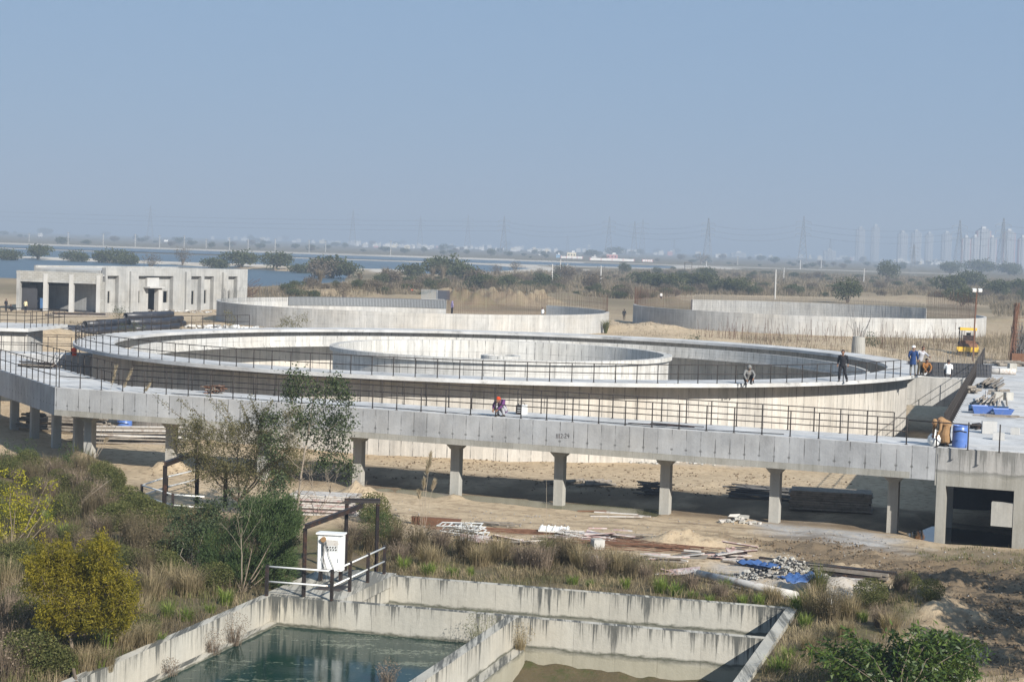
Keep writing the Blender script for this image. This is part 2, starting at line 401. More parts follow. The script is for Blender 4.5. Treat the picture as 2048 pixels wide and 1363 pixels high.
MOUNDS = [pb(718, 990, .75, .75, .55), pb(343, 936, 1.1, .9, .5), pb(527, 942, 1., .9, .45), pb(165, 930, 1.2, 1., .55), pb(913, 994, .6, .6, .25),
          pb(1370, 1088, 1.6, 1.1, .42), pb(1440, 1083, 1., .7, .2), pb(1565, 1165, 1.1, .9, .45), pb(1640, 1180, 1.1, .7, .4), pb(1700, 1185, .8, .5, .25),
          pb(1835, 1222, 1.6, 1.3, .75), pb(1880, 1245, 1., .8, .35), pb(1480, 1036, .9, .6, .22),
          pb(100, 700, 6, 9, .9), pb(60, 690, 8, 8, 1.0), pb(1330, 690, 9, 10, .8), pb(1290, 662, 6, 6, .9), pb(1700, 700, 16, 7, .8), pb(1800, 690, 14, 10, .9),
          pb(930, 612, 5, 5, 2.6), pb(958, 606, 4, 5, 2.2), pb(1015, 610, 4.5, 5, 2.5), pb(1072, 606, 4.5, 5, 2.2), pb(900, 600, 6, 5, 2.2), pb(1125, 597, 7, 6, 1.4), pb(1335, 608, 7, 6, 1.9), pb(1160, 588, 9, 7, 1.5),
          pb(760, 598, 14, 7, .9), pb(660, 595, 12, 6, .8), pb(720, 588, 9, 6, .9), pb(820, 590, 8, 5, .8), pb(1830, 600, 14, 9, 1.5), pb(1770, 560, 8, 8, 1.2), pb(1690, 590, 20, 9, 1.), pb(1980, 650, 12, 10, 1.2), pb(190, 600, 0.1, .1, 0)]
P1 = [tuple(at(u, v)[:2]) for u, v in ((-60, 514), (320, 528.5), (700, 549.5), (690, 566), (600, 571), (490, 577))]+[(-90, 400), (-260, 400)]
P2 = [(-330, 735), (-100, 712), (-36, 690), (-28, 620), (-22, 618), (10, 900), (-20, 1010), (-330, 1040)]
P3 = [(-420, 1120), (-150, 1100), (40, 1090), (95, 1085), (110, 1290), (-420, 1330)]
PUD = ppoly([(735, 977), (800, 975), (900, 986), (1000, 993), (1110, 1003), (1200, 1008), (1330, 1018), (1300, 1030), (1200, 1025), (1120, 1019), (1000, 1008), (940, 1004), (830, 990)], -.2)
PUD2 = ppoly([(1815, 1066), (1850, 1048), (1880, 1040), (2048, 1060), (2048, 1102), (1890, 1092), (1840, 1082)], -.3)
PUD3 = ppoly([(1600, 1275), (1640, 1265), (1665, 1280), (1668, 1305), (1625, 1300), (1596, 1292)], -.05)
def sdist(x, y, poly):                                        # rough distance to polygon edge, negative inside
    d = np.full(np.shape(x), 1e9); n = len(poly)
    for i in range(n):
        a = np.array(poly[i]); b = np.array(poly[(i+1) % n]); e = b-a; L2 = e@e
        t = np.clip(((x-a[0])*e[0]+(y-a[1])*e[1])/L2, 0, 1); d = np.minimum(d, np.hypot(x-a[0]-t*e[0], y-a[1]-t*e[1]))
    return np.where(inpoly(x, y, poly), -d, d)
RUT = ppoly([(1480, 1085), (1650, 1075), (1800, 1110), (2048, 1130), (2200, 1200), (2200, 1400), (1990, 1363), (1900, 1200), (1700, 1140)])
def height(x, y):
    x = np.asarray(x, float); y = np.asarray(y, float)
    near = np.clip((170-y)/60, 0, 1)
    z = (fbm(x, y, 2.2, 3, 4)-.5)*.16*near+(fbm(x, y, .8, 5, 3)-.5)*.07*near
    far = np.clip((y-150)/80, 0, 1)*np.clip((900-y)/200, 0, 1); z += (fbm(x, y, 22, 8, 5)-.5)*.8*far
    s = (x-A_[0])*DD[0]+(y-A_[1])*DD[1]; t = (x-A_[0])*DNv[0]+(y-A_[1])*DNv[1]
    z += np.where((s > -6) & (s < LD+10), -.22*np.exp(-((t-1.6)/2.2)**2), 0)
    z += np.where((s > 8), .10*np.exp(-((t-6)/2.)**2), 0)
    for cx, cy, rx, ry, a, p in MOUNDS:
        m = (np.abs(x-cx) < 4*rx) & (np.abs(y-cy) < 4*ry)
        if m.any():
            xm, ym = x[m], y[m]; q = fbm(xm, ym, max(.4, rx*.4), 21, 5); z[m] += a*blob(xm, ym, cx, cy, rx, ry)*(.15+1.7*q)
    m = (y < 95) & (x > -5)
    if m.any():
        xm, ym = x[m], y[m]
        r = np.clip(.6-sdist(xm, ym, RUT)/1.5, 0, 1); q = np.abs(fbm(xm*.5+ym*.35, ym*2.2-xm*.5, 1.1, 31, 5)-.5)*2; k2 = np.abs(fbm(xm, ym, .42, 35, 3)-.5)*2
        z[m] += r*(q*.42-.10+(k2-.25)*.26)
        for pd, dz in ((PUD, -.36), (PUD2, -.42), (PUD3, -.12)):
            k = np.clip(.5-sdist(xm, ym, pd)/.9, 0, 1); z[m] = z[m]*(1-k)+dz*k
    dh = sdist(x, y, HULL); k = np.clip(1-dh/1.5, 0, 1); z = z*(1-k)+(-.04)*k*(y < 70)+z*k*(y >= 70)
    m = (y > 380) & (y < 1450)
    if m.any():
        xm, ym = x[m], y[m]
        for pd in (P1, P2, P3):
            d = sdist(xm, ym, pd); L = 6+np.clip(ym-500, 0, 900)*.012
            z[m] = np.where(d < 0, -1.2*np.clip(-d/8, 0, 1)+.1, np.where(d < L*3.2, np.maximum(z[m]*.4, (.55+ym*.0004)*np.exp(-((d-L)/L)**2)), z[m]))
    return z
Z = height(X, Y)
nxg, nyg = len(gx), len(gy)
inside = inpoly(X, Y, HULL); dh = sdist(X, Y, HULL)
# snap ground vertices next to the basin onto the centre line of its walls
for i in np.where((np.abs(dh) < .2) & (Y < 62))[0]:
    best = None
    for k in range(len(HULL)):
        a = np.array(HULL[k]); b = np.array(HULL[(k+1) % 4]); e = b-a; t = np.clip(((X[i]-a[0])*e[0]+(Y[i]-a[1])*e[1])/(e@e), 0, 1); q = a+t*e
        d = math.hypot(X[i]-q[0], Y[i]-q[1])
        if best is None or d < best[0]: best = (d, q)
    X[i], Y[i] = best[1]; Z[i] = -.05; inside[i] = True
idx = np.arange(nxg*nyg).reshape(nyg, nxg)
Q = np.stack([idx[:-1, :-1], idx[:-1, 1:], idx[1:, 1:], idx[1:, :-1]], -1).reshape(-1, 4)
Q = Q[~inside[Q].all(1)]
# what the soil is: R dry litter, G gravel, B dark damp earth plus shade painted under the walkway, A pale sand
VEG1 = ppoly([(-300, 905), (0, 905), (120, 915), (225, 935), (270, 1000), (420, 1035), (560, 1075), (700, 1050), (830, 1075), (1010, 1085), (1300, 1115), (1500, 1180), (1640, 1195), (1790, 1200), (1850, 1240), (1790, 1290), (1700, 1420), (-300, 1500)])
VEG2 = ppoly([(1810, 1105), (2048, 1095), (2150, 1130), (2100, 1160), (1960, 1150), (1860, 1140)])
veg = np.clip(.5-sdist(X, Y, VEG1)/1.6+(fbm(X, Y, 1.5, 41)-.5)*1.4, 0, 1)*(Y < 110)
veg = np.maximum(veg, .8*np.clip(.5-sdist(X, Y, VEG2)/1.2+(fbm(X, Y, 1.2, 42)-.5)*1.6, 0, 1)*(Y < 90))
fieldv = np.clip((Y-285)/40, 0, 1)*np.clip(.55+(fbm(X, Y, 45, 43)-.5)*2.2, 0, 1)*(Y < 1000); veg = np.maximum(veg, fieldv*.9)
veg = np.maximum(veg, np.clip((Y-750)/250, 0, 1)*.95)
GRAV = ppoly([(1500, 1035), (1640, 1040), (1760, 1062), (1810, 1085), (1830, 1110), (1760, 1105), (1650, 1085), (1520, 1065)])
GR2 = ppoly([(1180, 905), (1500, 925), (1500, 935), (1180, 918)])
grav = np.clip(.45-sdist(X, Y, GRAV)/1.4+(fbm(X, Y, 1.1, 51)-.5)*1.5, 0, 1)*(Y < 95)
grav = np.maximum(grav, .8*np.clip(.4-sdist(X, Y, GR2)/2+(fbm(X, Y, 1.3, 52)-.5)*1.6, 0, 1)*(Y < 110))
GR3 = ppoly([(1430, 1128), (1560, 1126), (1700, 1160), (1770, 1190), (1640, 1202), (1470, 1176)])
grav = np.maximum(grav, .62*np.clip(.8-sdist(X, Y, GR3)/.9+(fbm(X, Y, .7, 53)-.5)*1.3, 0, 1)*(Y < 95))
dark = np.clip(.6-sdist(X, Y, RUT)/2+(fbm(X*.6+Y*.4, Y*2-X*.5, 1.5, 61, 5)-.5)*2.6, 0, 1)*(Y < 95)*.9
TRK = [[(600, 1000), (760, 1030), (960, 1046), (1250, 1062), (1500, 1082), (1700, 1100), (1880, 1135), (2060, 1180)], [(900, 1012), (1150, 1034), (1400, 1052), (1650, 1074), (1850, 1110), (2060, 1150)], [(1500, 1070), (1750, 1120), (1900, 1170), (1990, 1240), (2060, 1330)]]
def track(x, y):
    m = np.zeros(x.shape); k = (y < 92) & (y > 44) & (np.abs(x) < 26); xm, ym = x[k], y[k]; r = np.zeros(xm.shape)
    for tr in TRK:
        w_ = np.array([at(u, v)[:2] for u, v in tr])
        for sgn in (-.9, .9):
            d = np.full(xm.shape, 1e9)
            for a, c in zip(w_[:-1], w_[1:]):
                e = c-a; nrm = np.array([-e[1], e[0]])/np.linalg.norm(e)*sgn; a2 = a+nrm; t = np.clip(((xm-a2[0])*e[0]+(ym-a2[1])*e[1])/(e@e), 0, 1); d = np.minimum(d, np.hypot(xm-a2[0]-t*e[0]+.12*np.sin(ym*.8), ym-a2[1]-t*e[1]))
            r = np.maximum(r, np.exp(-(d/.22)**2))
    m[k] = r; return m
TRKM = track(X, Y)*np.clip(fbm(X, Y, 2.5, 65)*2.4-.5, 0, 1); dark = np.maximum(dark, .75*TRKM); Z = Z-.045*TRKM
for pd in (PUD, PUD2, PUD3): dark = np.maximum(dark, np.clip(.6-sdist(X, Y, pd)/.8, 0, 1)*(Y < 95)*.9)
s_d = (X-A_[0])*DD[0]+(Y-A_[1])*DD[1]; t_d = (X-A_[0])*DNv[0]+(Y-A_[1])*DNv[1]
dark = np.maximum(dark, np.where((s_d > 10) & (s_d < 50), .9*np.exp(-(np.maximum(np.abs(t_d-4.2)-2.2, 0)/1.0)**2)*np.clip(fbm(X, Y, 1.5, 63)*2-.1, 0, 1), 0))  # soil colour darkened where the walkway shadow falls, to deepen it
pale = np.zeros(len(X))
for pd in (P1, P2, P3):
    d = sdist(X, Y, pd); L = 4+np.clip(Y-500, 0, 900)*.016; pale = np.maximum(pale, np.where((d > -4) & (d < L*2.6), 1., 0)*(Y > 640))
pale = np.maximum(pale, (np.abs(Y-(945-.06*X)) < 9)*(X > 60)*(X < 420)*1.)
pale = np.maximum(pale, (np.abs(Y-(1420-.05*X)) < 30)*(X < 330)*1.)
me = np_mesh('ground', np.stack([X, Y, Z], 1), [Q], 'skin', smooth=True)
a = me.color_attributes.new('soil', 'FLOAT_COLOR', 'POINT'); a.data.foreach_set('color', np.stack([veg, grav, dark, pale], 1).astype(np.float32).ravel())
g = G('ground_soil', .95, .1); pos = g.pos; at_ = g.n('Attribute', attribute_name='soil'); sp = g.n('SeparateColor'); g.l(at_.outputs['Color'], sp.inputs[0])
n1, n2, n3 = g.noise(pos, .35, 6, .65), g.noise(pos, 2.6, 6, .7), g.noise(pos, 14, 4, .7)
nf = g.noise(pos, .035, 5, .65)
c = g.mix(n1, (.36, .275, .175), (.59, .475, .33)); c = g.mix(g.ramp(n2, .52, .68), c, (.28, .205, .13)); c = g.mix(g.ramp(n3, .60, .72), c, (.22, .165, .11))
c = g.mix(g.ramp(nf, .4, .7), c, g.mix(1., c, (.88, .84, .80), 'MULTIPLY'))
lit = g.mix(n2, (.07, .055, .035), (.21, .165, .105)); lit = g.mix(g.ramp(n1, .45, .65), lit, (.12, .115, .05))
c = g.mix(sp.outputs[0], c, lit)
gv = g.mix(g.noise(pos, 22, 3, .7), (.26, .255, .25), (.55, .54, .52)); c = g.mix(g.math('MULTIPLY', sp.outputs[1], g.ramp(n2, .3, .5)), c, gv)
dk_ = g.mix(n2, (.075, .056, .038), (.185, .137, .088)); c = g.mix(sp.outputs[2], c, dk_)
clod = g.n('TexVoronoi'); g.l(pos, clod.inputs['Vector']); clod.inputs['Scale'].default_value = 5.5; cld = g.ramp(clod.outputs['Distance'], .25, .7)
c = g.mix(g.math('MULTIPLY', g.ramp(n2, .45, .6), g.math('MULTIPLY', cld, .35)), c, (.17, .125, .08))
c = g.mix(at_.outputs['Alpha'], c, g.mix(g.noise(pos, .03, 4), (.42, .37, .30), (.58, .53, .46)))
g.col(c); g.bump(g.math('ADD', g.math('MULTIPLY', n2, .7), g.math('MULTIPLY', n3, .45)), .7, .10)
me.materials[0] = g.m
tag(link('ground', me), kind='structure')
def gz(x, y): return float(height(np.array([x]), np.array([y]))[0])

# ================================================================== water
def water(name, colr, rough, bump, scale, dist=.02, spec=.5, var=None, stretch=(1, 1, 1), scum=0.):
    g = G(name, rough, spec); pos = g.pos; nz = g.noise(g.mapv(pos, stretch), scale, 4, .55)
    c = g.mix(g.noise(pos, .35, 4), colr, var) if var else g.mix(0., colr, colr)
    if scum: c = g.mix(g.math('MULTIPLY', g.ramp(g.math('ADD', g.math('MULTIPLY', g.noise(pos, 7, 4, .7), .6), g.math('MULTIPLY', g.noise(g.mapv(pos, (.5, 1.6, 1)), .8, 4, .6), .6)), .665, .72), scum), c, (.16, .18, .13))
    g.col(c); g.bump(nz, bump, dist); g.b.inputs['IOR'].default_value = 1.33
    return g.m
water('water_pond', (.045, .078, .105), .35, .5, .8, .3, var=(.055, .09, .115))
water('water_basin', (.003, .018, .014), .09, .14, 1.8, .02, .2, var=(.008, .038, .030), stretch=(1, 2.5, 1), scum=.7)
water('water_puddle', (.072, .070, .022), .18, .05, 2., .01, .2, var=(.10, .09, .04))
water('water_dark', (.02, .02, .016), .03, .04, 2., .01)
def sheet(name, poly, z, mat, label=None):
    b = MB(); n = len(poly); b.add([(p[0], p[1], z) for p in poly], [tuple(range(n))])
    o = b.build(name, mat)
    if o.data.polygons[0].normal.z < 0: o.data.flip_normals()
    return tag(o, kind='structure')
for i, pd in enumerate((P1, P2, P3)): sheet('pond_water', pd, .06, 'water_pond')
def grow(poly, k):
    c = np.mean(np.array(poly), 0); return [tuple(c+(np.array(p)-c)*k) for p in poly]
sheet('puddle_water', grow(PUD, 1.04), -.235, 'water_puddle'); sheet('puddle_water', grow(PUD2, 1.05), -.30, 'water_dark'); sheet('puddle_water', grow(PUD3, 1.1), -.09, 'water_dark')

# ================================================================== clarifier tank
tk = T('clarifier_tank', 'large round concrete settling tank with an inner ring, nearest of the three tanks', 'tank', (TC[0], TC[1], 0))
cy = (TC[0], TC[1], 25.8)
b = MB(cy); b.ring(TC, 25.3, 25.8, -.4, ZR-.2, 220); b.build('outer_wall', 'concrete_tank_outside', tk)
b = MB(cy); b.ring(TC, 24.55, 27, ZR-.2, ZR, 220); b.build('rim_slab', 'concrete_slab_top', tk)
b = MB((TC[0], TC[1], 23.4)); b.ring(TC, 23.2, 25.3, 2.98, 3.10, 220); b.ring(TC, 23.3, 23.5, 3.10, 3.76, 220); b.build('launder_trough', 'concrete_tank', tk)
b = MB(); b.ring(TC, 0, 25.35, -.3, .35, 120); b.build('tank_floor', 'concrete_slab_top', tk)
b = MB((TC[0], TC[1], 10.8)); b.ring(TC, 10.5, 10.83, .35, 3.99, 160); rw = b.build('inner_ring_wall', 'concrete_tank', tk)
b = MB((TC[0], TC[1], 10.8)); b.ring(TC, 10.52, 11.05, 3.99, 4.24, 160); link('ring_coping', b.mesh('ring_coping', 'concrete_tank'), rw, (0, 0, 0))
b = MB((TC[0], TC[1], 1.2)); b.ring(TC, 0, 1.22, .35, 3.62, 40); b.ring(TC, .9, 1.3, 3.62, 3.86, 40); b.build('centre_pier', 'concrete_tank', tk)

# ================================================================== railings
POSTM = {}
def post_mesh(h, r=.026, mat='railing_rust'):
    k = (round(h, 2), r, mat)
    if k not in POSTM:
        b = MB(); b.tube([(0, 0, 0), (0, 0, h)], r, 6); b.box((0, 0, .008), (.11, .11, .014)); POSTM[k] = b.mesh('post', mat, True)
    return POSTM[k]
def resample(pts, step):
    pts = [np.array(p, float) for p in pts]; out = [pts[0]]
    for a, c in zip(pts[:-1], pts[1:]):
        L = np.linalg.norm(c-a); n = max(1, round(L/step)); out += [a+(c-a)*k/n for k in range(1, n+1)]
    return out
def railing(label, pts, h=1.0, step=1.14, mids=(.5,), mat='railing_rust', r=.026, rr=.022, posts=None, group=None, rail_pts=None, railmat=None):
    t = T('railing', label, 'railing', pts[0], group)
    pp = posts if posts is not None else resample(pts, step); pm = post_mesh(h, r, mat); o = Vector(t.location)
    for p in pp: link('post', pm, t, Vector([float(x) for x in p])-o)
    rp = rail_pts or pts
    for nm, zz in [('top_rail', h)]+[('middle_rail', h*m) for m in mids]:
        b = MB(); b.tube([(p[0], p[1], p[2]+zz) for p in rp], rr, 6); b.build(nm, railmat or mat, t, True)
    return t
def arc(r, a0, a1, z, n): return [(TC[0]+r*math.cos(R(a0+(a1-a0)*i/n)), TC[1]+r*math.sin(R(a0+(a1-a0)*i/n)), z) for i in range(n+1)]
railing('curved steel railing around the rim of the big round tank', arc(26.85, -31, -225, ZR, 84), .95, posts=arc(26.85, -31, -225, ZR, 80))
railing('front railing along the near edge of the raised walkway', [(*dk(.15, .12), ZD), (*dk(LD-1.2, .12), ZD)], 1.05, 1.17)
railing('back railing along the tank side of the raised walkway', [(*(INN+DD*.6-DNv*.12), ZD), (*dk(LD-2.2, DW-.12), ZD)], 1.02, 1.13)
wl = [A_+WN*.12+WD*.25, A_+WN*.12+WD*24]
railing('railing along the outer edge of the angled left walkway wing', [(*wl[0], ZD), (*wl[1], ZD)], 1.05, 1.15)
wr = [INN-WN*.12+WD*.3, INN-WN*.12+WD*17.5]
railing('railing along the inner edge of the angled left walkway wing', [(*wr[0], ZD), (*wr[1], ZD)], 1.05, 1.2)

# ================================================================== raised walkway
wk = T('raised_walkway', 'long raised concrete walkway on flared columns bending along the near side of the tank', 'walkway', (*dk(0), 0))
far = A_+WD*26
poly = [tuple(A_), tuple(B_), dk(LD+.6, DW), tuple(INN), tuple(INN+WD*26), tuple(far)]
b = MB(); b.prism(poly, ZB, ZD-.02); b.build('channel_box', 'concrete_channel', wk)
ip = [dk(.0, .012), dk(LD, .012), dk(LD+.6, DW-.012), tuple(INN-DNv*.012), tuple(INN-WN*.012+WD*26), tuple(far+WN*.012)]
b = MB(); b.prism(ip, ZD-.05, ZD); b.build('deck', 'concrete_slab_top', wk)
b = MB()                                                       # trowelled ledge along the foot of the beam
b.prism([dk(.0, -.014), dk(LD-1.0, -.014), dk(LD-1.0, .01), dk(.0, .01)], ZB+.0, ZB+.27); b.build('beam_foot', 'concrete_pale' if 0 else 'concrete_pump', wk)
def column_mesh(h):
    b = MB(); b.box((0, 0, h/2-.2), (.42, .42, h+.4))
    z0, z1 = h-.34, h-.004
    for sx in (1,):
        p = [(-.215, -.3), (.215, -.3), (.215, .3), (-.215, .3)]; q = [(-.52, -.34), (.52, -.34), (.52, .34), (-.52, .34)]
        b.add([(x, y, z0) for x, y in p]+[(x, y, z1) for x, y in q], [(3, 2, 1, 0), (4, 5, 6, 7), (0, 1, 5, 4), (1, 2, 6, 5), (2, 3, 7, 6), (3, 0, 4, 7)])
    return b.mesh('column', 'concrete_column')
cm = column_mesh(ZB+.35)
da = math.atan2(DD[1], DD[0]); wa = math.atan2(-WD[1], -WD[0])
colpx = [(180, 905), (343, 930), (527, 945), (718, 985), (913, 990), (1120, 1005), (1332, 1022), (1551, 1038), (1787, 1058)]
COLS = []
for u, v in colpx:
    bx = at(u, v, -.1)[:2]; s = float((bx-A_)@DD)
    p0, p1 = dk(s-.6, 1.55), dk(s+.6, 1.55)
    lo, hi = s-3, s+3                                         # slide along the deck line until the pixel column matches
    for _ in range(40):
        m = (lo+hi)/2; q = dk(m, 1.55)
        if pxs([(q[0], q[1], 1.)])[0][0] < u: lo = m
        else: hi = m
    q = dk(m, 1.55); COLS.append(q)
    link('column', cm, wk, Vector((q[0], q[1], -.35))-Vector(wk.location), da)
for s in (2.1, 6.2, 10.6, 15., 19.4):
    q = A_+WD*s+WN*1.75; link('column', cm, wk, Vector((q[0], q[1], -.35))-Vector(wk.location), wa)

# side channels that tie the tank to the walkway (left) and the pump house (right)
sc1 = T('side_channel', 'short concrete channel joining the left side of the big tank', 'channel', (-30, 118, 0))
pl = [(-42, 116.2), (-25.9, 118.), (-25.5, 120.6), (-42, 118.9)]
b = MB(); b.prism(pl, 1.6, 3.18); b.build('channel_box', 'concrete_channel', sc1)
b = MB(); b.prism([(p[0], p[1]) for p in pl], 3.181, 3.22); b.build('deck', 'concrete_slab_top', sc1)
b = MB(); [b.box((x, 118.3, .6), (.4, 1.6, 2.2)) for x in (-38, -33, -28.4)]; b.build('support_wall', 'concrete_column', sc1)
railing('near railing of the short channel left of the tank', [(-42, 116.35, 3.22), (-26.3, 118.1, 3.22)], 1.1, 1.5)
railing('far railing of the short channel left of the tank', [(-42, 118.75, 3.22), (-26.3, 120.4, 3.22)], 1.1, 1.5)
sc2 = T('side_channel', 'short concrete channel between the tank and the flat roof', 'channel', (28, 119, 0))
pl = [(24.6, 118.2), (30.2, 116.9), (30.8, 119.2), (25.2, 120.5)]
b = MB(); b.prism(pl, 1.75, 3.5); b.build('channel_box', 'concrete_far_tank', sc2)
b = MB(); b.prism([(24.75, 118.4), (30.2, 117.1), (30.25, 117.3), (24.8, 118.6)], 3.5, 3.55); b.build('ledge', 'concrete_pale', sc2)
b = MB(); b.prism([(25.4, 120.2), (30.5, 118.95), (30.55, 119.1), (25.45, 120.35)], 3.5, 4.4); b.build('dark_backing', 'dark_sheet', sc2)  # dark sheet behind the starter bars
b = MB()
for k in range(58):
    x = 25.3+k*.09; y = 119.95-(x-25.3)*.245; b.tube([(x, y, 3.5), (x+random.uniform(-.03, .03), y, 4.75+random.uniform(0, .35))], .014, 4)
for zz in (3.7, 3.95, 4.2): b.tube([(25.3, 119.95, zz), (30.5, 118.68, zz)], .012, 4)
b.build('starter_bars', 'rebar_grey', sc2)

# ================================================================== pump house on the right
ph = T('pump_house', 'flat roofed concrete pump house under construction at the right edge', 'building', (20, 73, 0))
L1 = np.array([34.61, 137.72]); LE = (L1-B_)/np.linalg.norm(L1-B_); NR = np.array([LE[1], -LE[0]])
q0 = B_+DD*.0; r1 = B_+DD*34; fl = L1+np.array([.96, -.1])*34
b = MB(); b.prism([tuple(q0), tuple(r1), tuple(fl), tuple(L1)], 3.0, ZD-.02); b.build('roof_slab', 'concrete_pump', ph)
ins = lambda p, d: tuple(np.array(p)+np.array(d))
b = MB(); b.prism([ins(q0, (.02, .02)), ins(r1, (0, .02)), ins(fl, (0, -.02)), ins(L1, (.02, -.02))], ZD-.05, ZD); b.build('roof_screed', 'concrete_slab_top', ph)
b = MB(); f0, f1 = B_-DD*.0-DNv*.012, B_+DD*34-DNv*.012
b.prism([tuple(f0), tuple(f1), tuple(f1+DNv*.4), tuple(f0+DNv*.4)], 2.05, ZD-.03); b.build('front_beam', 'concrete_pump', ph)
def fd(s, t=0.): q = B_+DD*s+DNv*t; return (float(q[0]), float(q[1]))
def front_s(u):
    lo, hi = -6., 12.
    for _ in range(40):
        m = (lo+hi)/2; q = fd(m)
        if pxs([(q[0], q[1], 1.)])[0][0] < u: lo = m
        else: hi = m
    return m
s0, s1 = front_s(1871), front_s(1889)
b = MB(); b.prism([fd(s0, -.03), fd(s1, -.03), fd(s1, .5), fd(s0, .5)], -.6, 3.3); b.build('pier', 'concrete_pump', ph)
s2 = front_s(2026)
b = MB(); b.prism([fd(s2, -.02), fd(s2+6, -.02), fd(s2+6, .5), fd(s2, .5)], -.6, 2.06); b.build('front_wall', 'concrete_pump', ph)
s3 = front_s(1982)
b = MB(); b.prism([fd(s3, .0), fd(s2-.01, .0), fd(s2-.01, .3), fd(s3, .3)], .62, 1.55); b.build('infill_block', 'concrete_column', ph)
for k in range(12):
    q = B_+LE*(5.2+k*5.2)+NR*.35; b = MB(); b.box((q[0], q[1], 1.2), (.4, .4, 3.6), -GA); b.build('roof_support', 'concrete_shade_dark' if k else 'concrete_column', ph)
b = MB(); q = B_+LE*.4+NR*4.4; q2 = B_+LE*60+NR*4.4; b.prism([tuple(q), tuple(q+NR*.3), tuple(q2+NR*.3), tuple(q2)], -.6, 3.0); b.build('inner_wall', 'concrete_shade_dark', ph)
b = MB(); q = B_+LE*9+NR*.3; b.prism([tuple(q), tuple(q+LE*.3), tuple(q+LE*.3+NR*30), tuple(q+NR*30)], -.6, 3.0); b.build('back_wall', 'concrete_shade_dark', ph)
b = MB(); q = B_+LE*30; b.prism([tuple(q+NR*.4), tuple(q+LE*.3+NR*.4), tuple(q+LE*.3+NR*4.4), tuple(q+NR*4.4)], -.6, 3.0); b.build('cross_wall', 'concrete_shade_dark', ph)
railing('railing along the left edge of the flat pump house roof', [(*(B_+LE*3.6+NR*.12), ZD), (*(L1+NR*.12), ZD)], 1.05, 1.15)
t = T('railing', 'unfinished railing of bare posts and one short rail beside the blue barrel', 'railing', (*fd(-.9, .12), ZD)); pm = post_mesh(1.1)
for u, v in ((1872.5, 893), (1935.4, 900), (1998.2, 905)):
    q = at(u, v, ZD); link('post', pm, t, Vector(q)-Vector(t.location))
q1, q2 = at(1815, 893, ZD), at(1962, 902, ZD); b = MB(); b.tube([(q1[0], q1[1], ZD+1.06), (q2[0], q2[1], ZD+1.0)], .025, 6); b.build('top_rail', 'railing_rust', t, True)
# chamber at the far left
ch = T('valve_chamber', 'small pale concrete chamber with an overhanging slab at the left edge', 'chamber', (-36, 126, 0))
b = MB(); b.prism([(-46, 124), (-32.4, 125.2), (-32.8, 131), (-46, 130)], -.3, 4.2); b.build('chamber_wall', 'concrete_tank', ch)
b = MB(); b.prism([(-46, 123.4), (-32.2, 124.7), (-31.4, 132.4), (-46, 131)], 4.2, 4.42); b.build('roof_slab', 'concrete_slab_top', ch)
railing('railing around the slab of the small chamber at the left edge', [(-46, 123.6, 4.42), (-32.5, 124.9, 4.42), (-31.6, 132.2, 4.42), (-46, 130.8, 4.42)], 1.05, 1.1)
plain('earth_clod', (.155, .115, .075), .95, .1, 0, .35, 3); plain('pebble', (.27, .255, .235), .9, .15, 0, .35, 1)
# ================================================================== settling basin in the foreground
bs = T('water_basin', 'old stained concrete basin in the foreground split in two by a low divider wall', 'basin', (*bp(-8, -6), 0))
ZT = .10
def gpoly(a0, a1, b0, b1): return [bp(a0, b0), bp(a1, b0), bp(a1, b1), bp(a0, b1)]
def wall(name, a0, a1, b0, b1, z0, z1, mat='concrete_old'):
    b = MB(); b.prism(gpoly(a0, a1, b0, b1), z0, z1); return b.build(name, mat, bs)
wall('back_wall', -13.25, -.352, -.30, 0., -2.6, ZT)
wall('right_wall', -.35, 0., -34, 0., -2.6, ZT+.004, 'concrete_old_right')
wall('left_wall', -15.7, -15.42, -34, -5.08, -2.6, ZT)
wall('middle_wall', -13.2, -.352, -5.08, -4.78, -2.6, ZT-.004)
wall('corner_wall', -15.7, -13.2, -5.082, -4.78, -2.6, ZT-.004, 'concrete_old_black')
wall('divider_wall', -7.95, -7.62, -34, -5.084, -2.6, ZT-.010)
wall('divider_footing', -7.618, -7.28, -34, -5.35, -2.6, -.78)
wall('side_ledge', -15.418, -15.20, -34, -5.084, -2.6, -.70)
wall('channel_side_wall', -13.55, -13.26, -4.76, -.02, -2.6, -.30)
b = MB(); b.prism(gpoly(-15.72, -13.2, -4.776, .22), -.26, ZT+.012); pf = b.build('platform', 'concrete_old_right', bs)
b = MB(); b.prism(gpoly(-15.72, -13.5, -4.776, .2), -2.6, -.262); b.build('platform_base', 'concrete_old', bs)
def wsheet(name, p, z, mat): return sheet(name, p, z, mat)
wsheet('basin_water', gpoly(-15.21, -7.94, -34, -5.07), -.80, 'water_basin')
wsheet('basin_water', gpoly(-13.3, -.34, -4.8, -.28), -1.5, 'water_basin')
water('water_brown', (.085, .066, .030), .22, .08, 2., .02, .25, var=(.12, .095, .045))
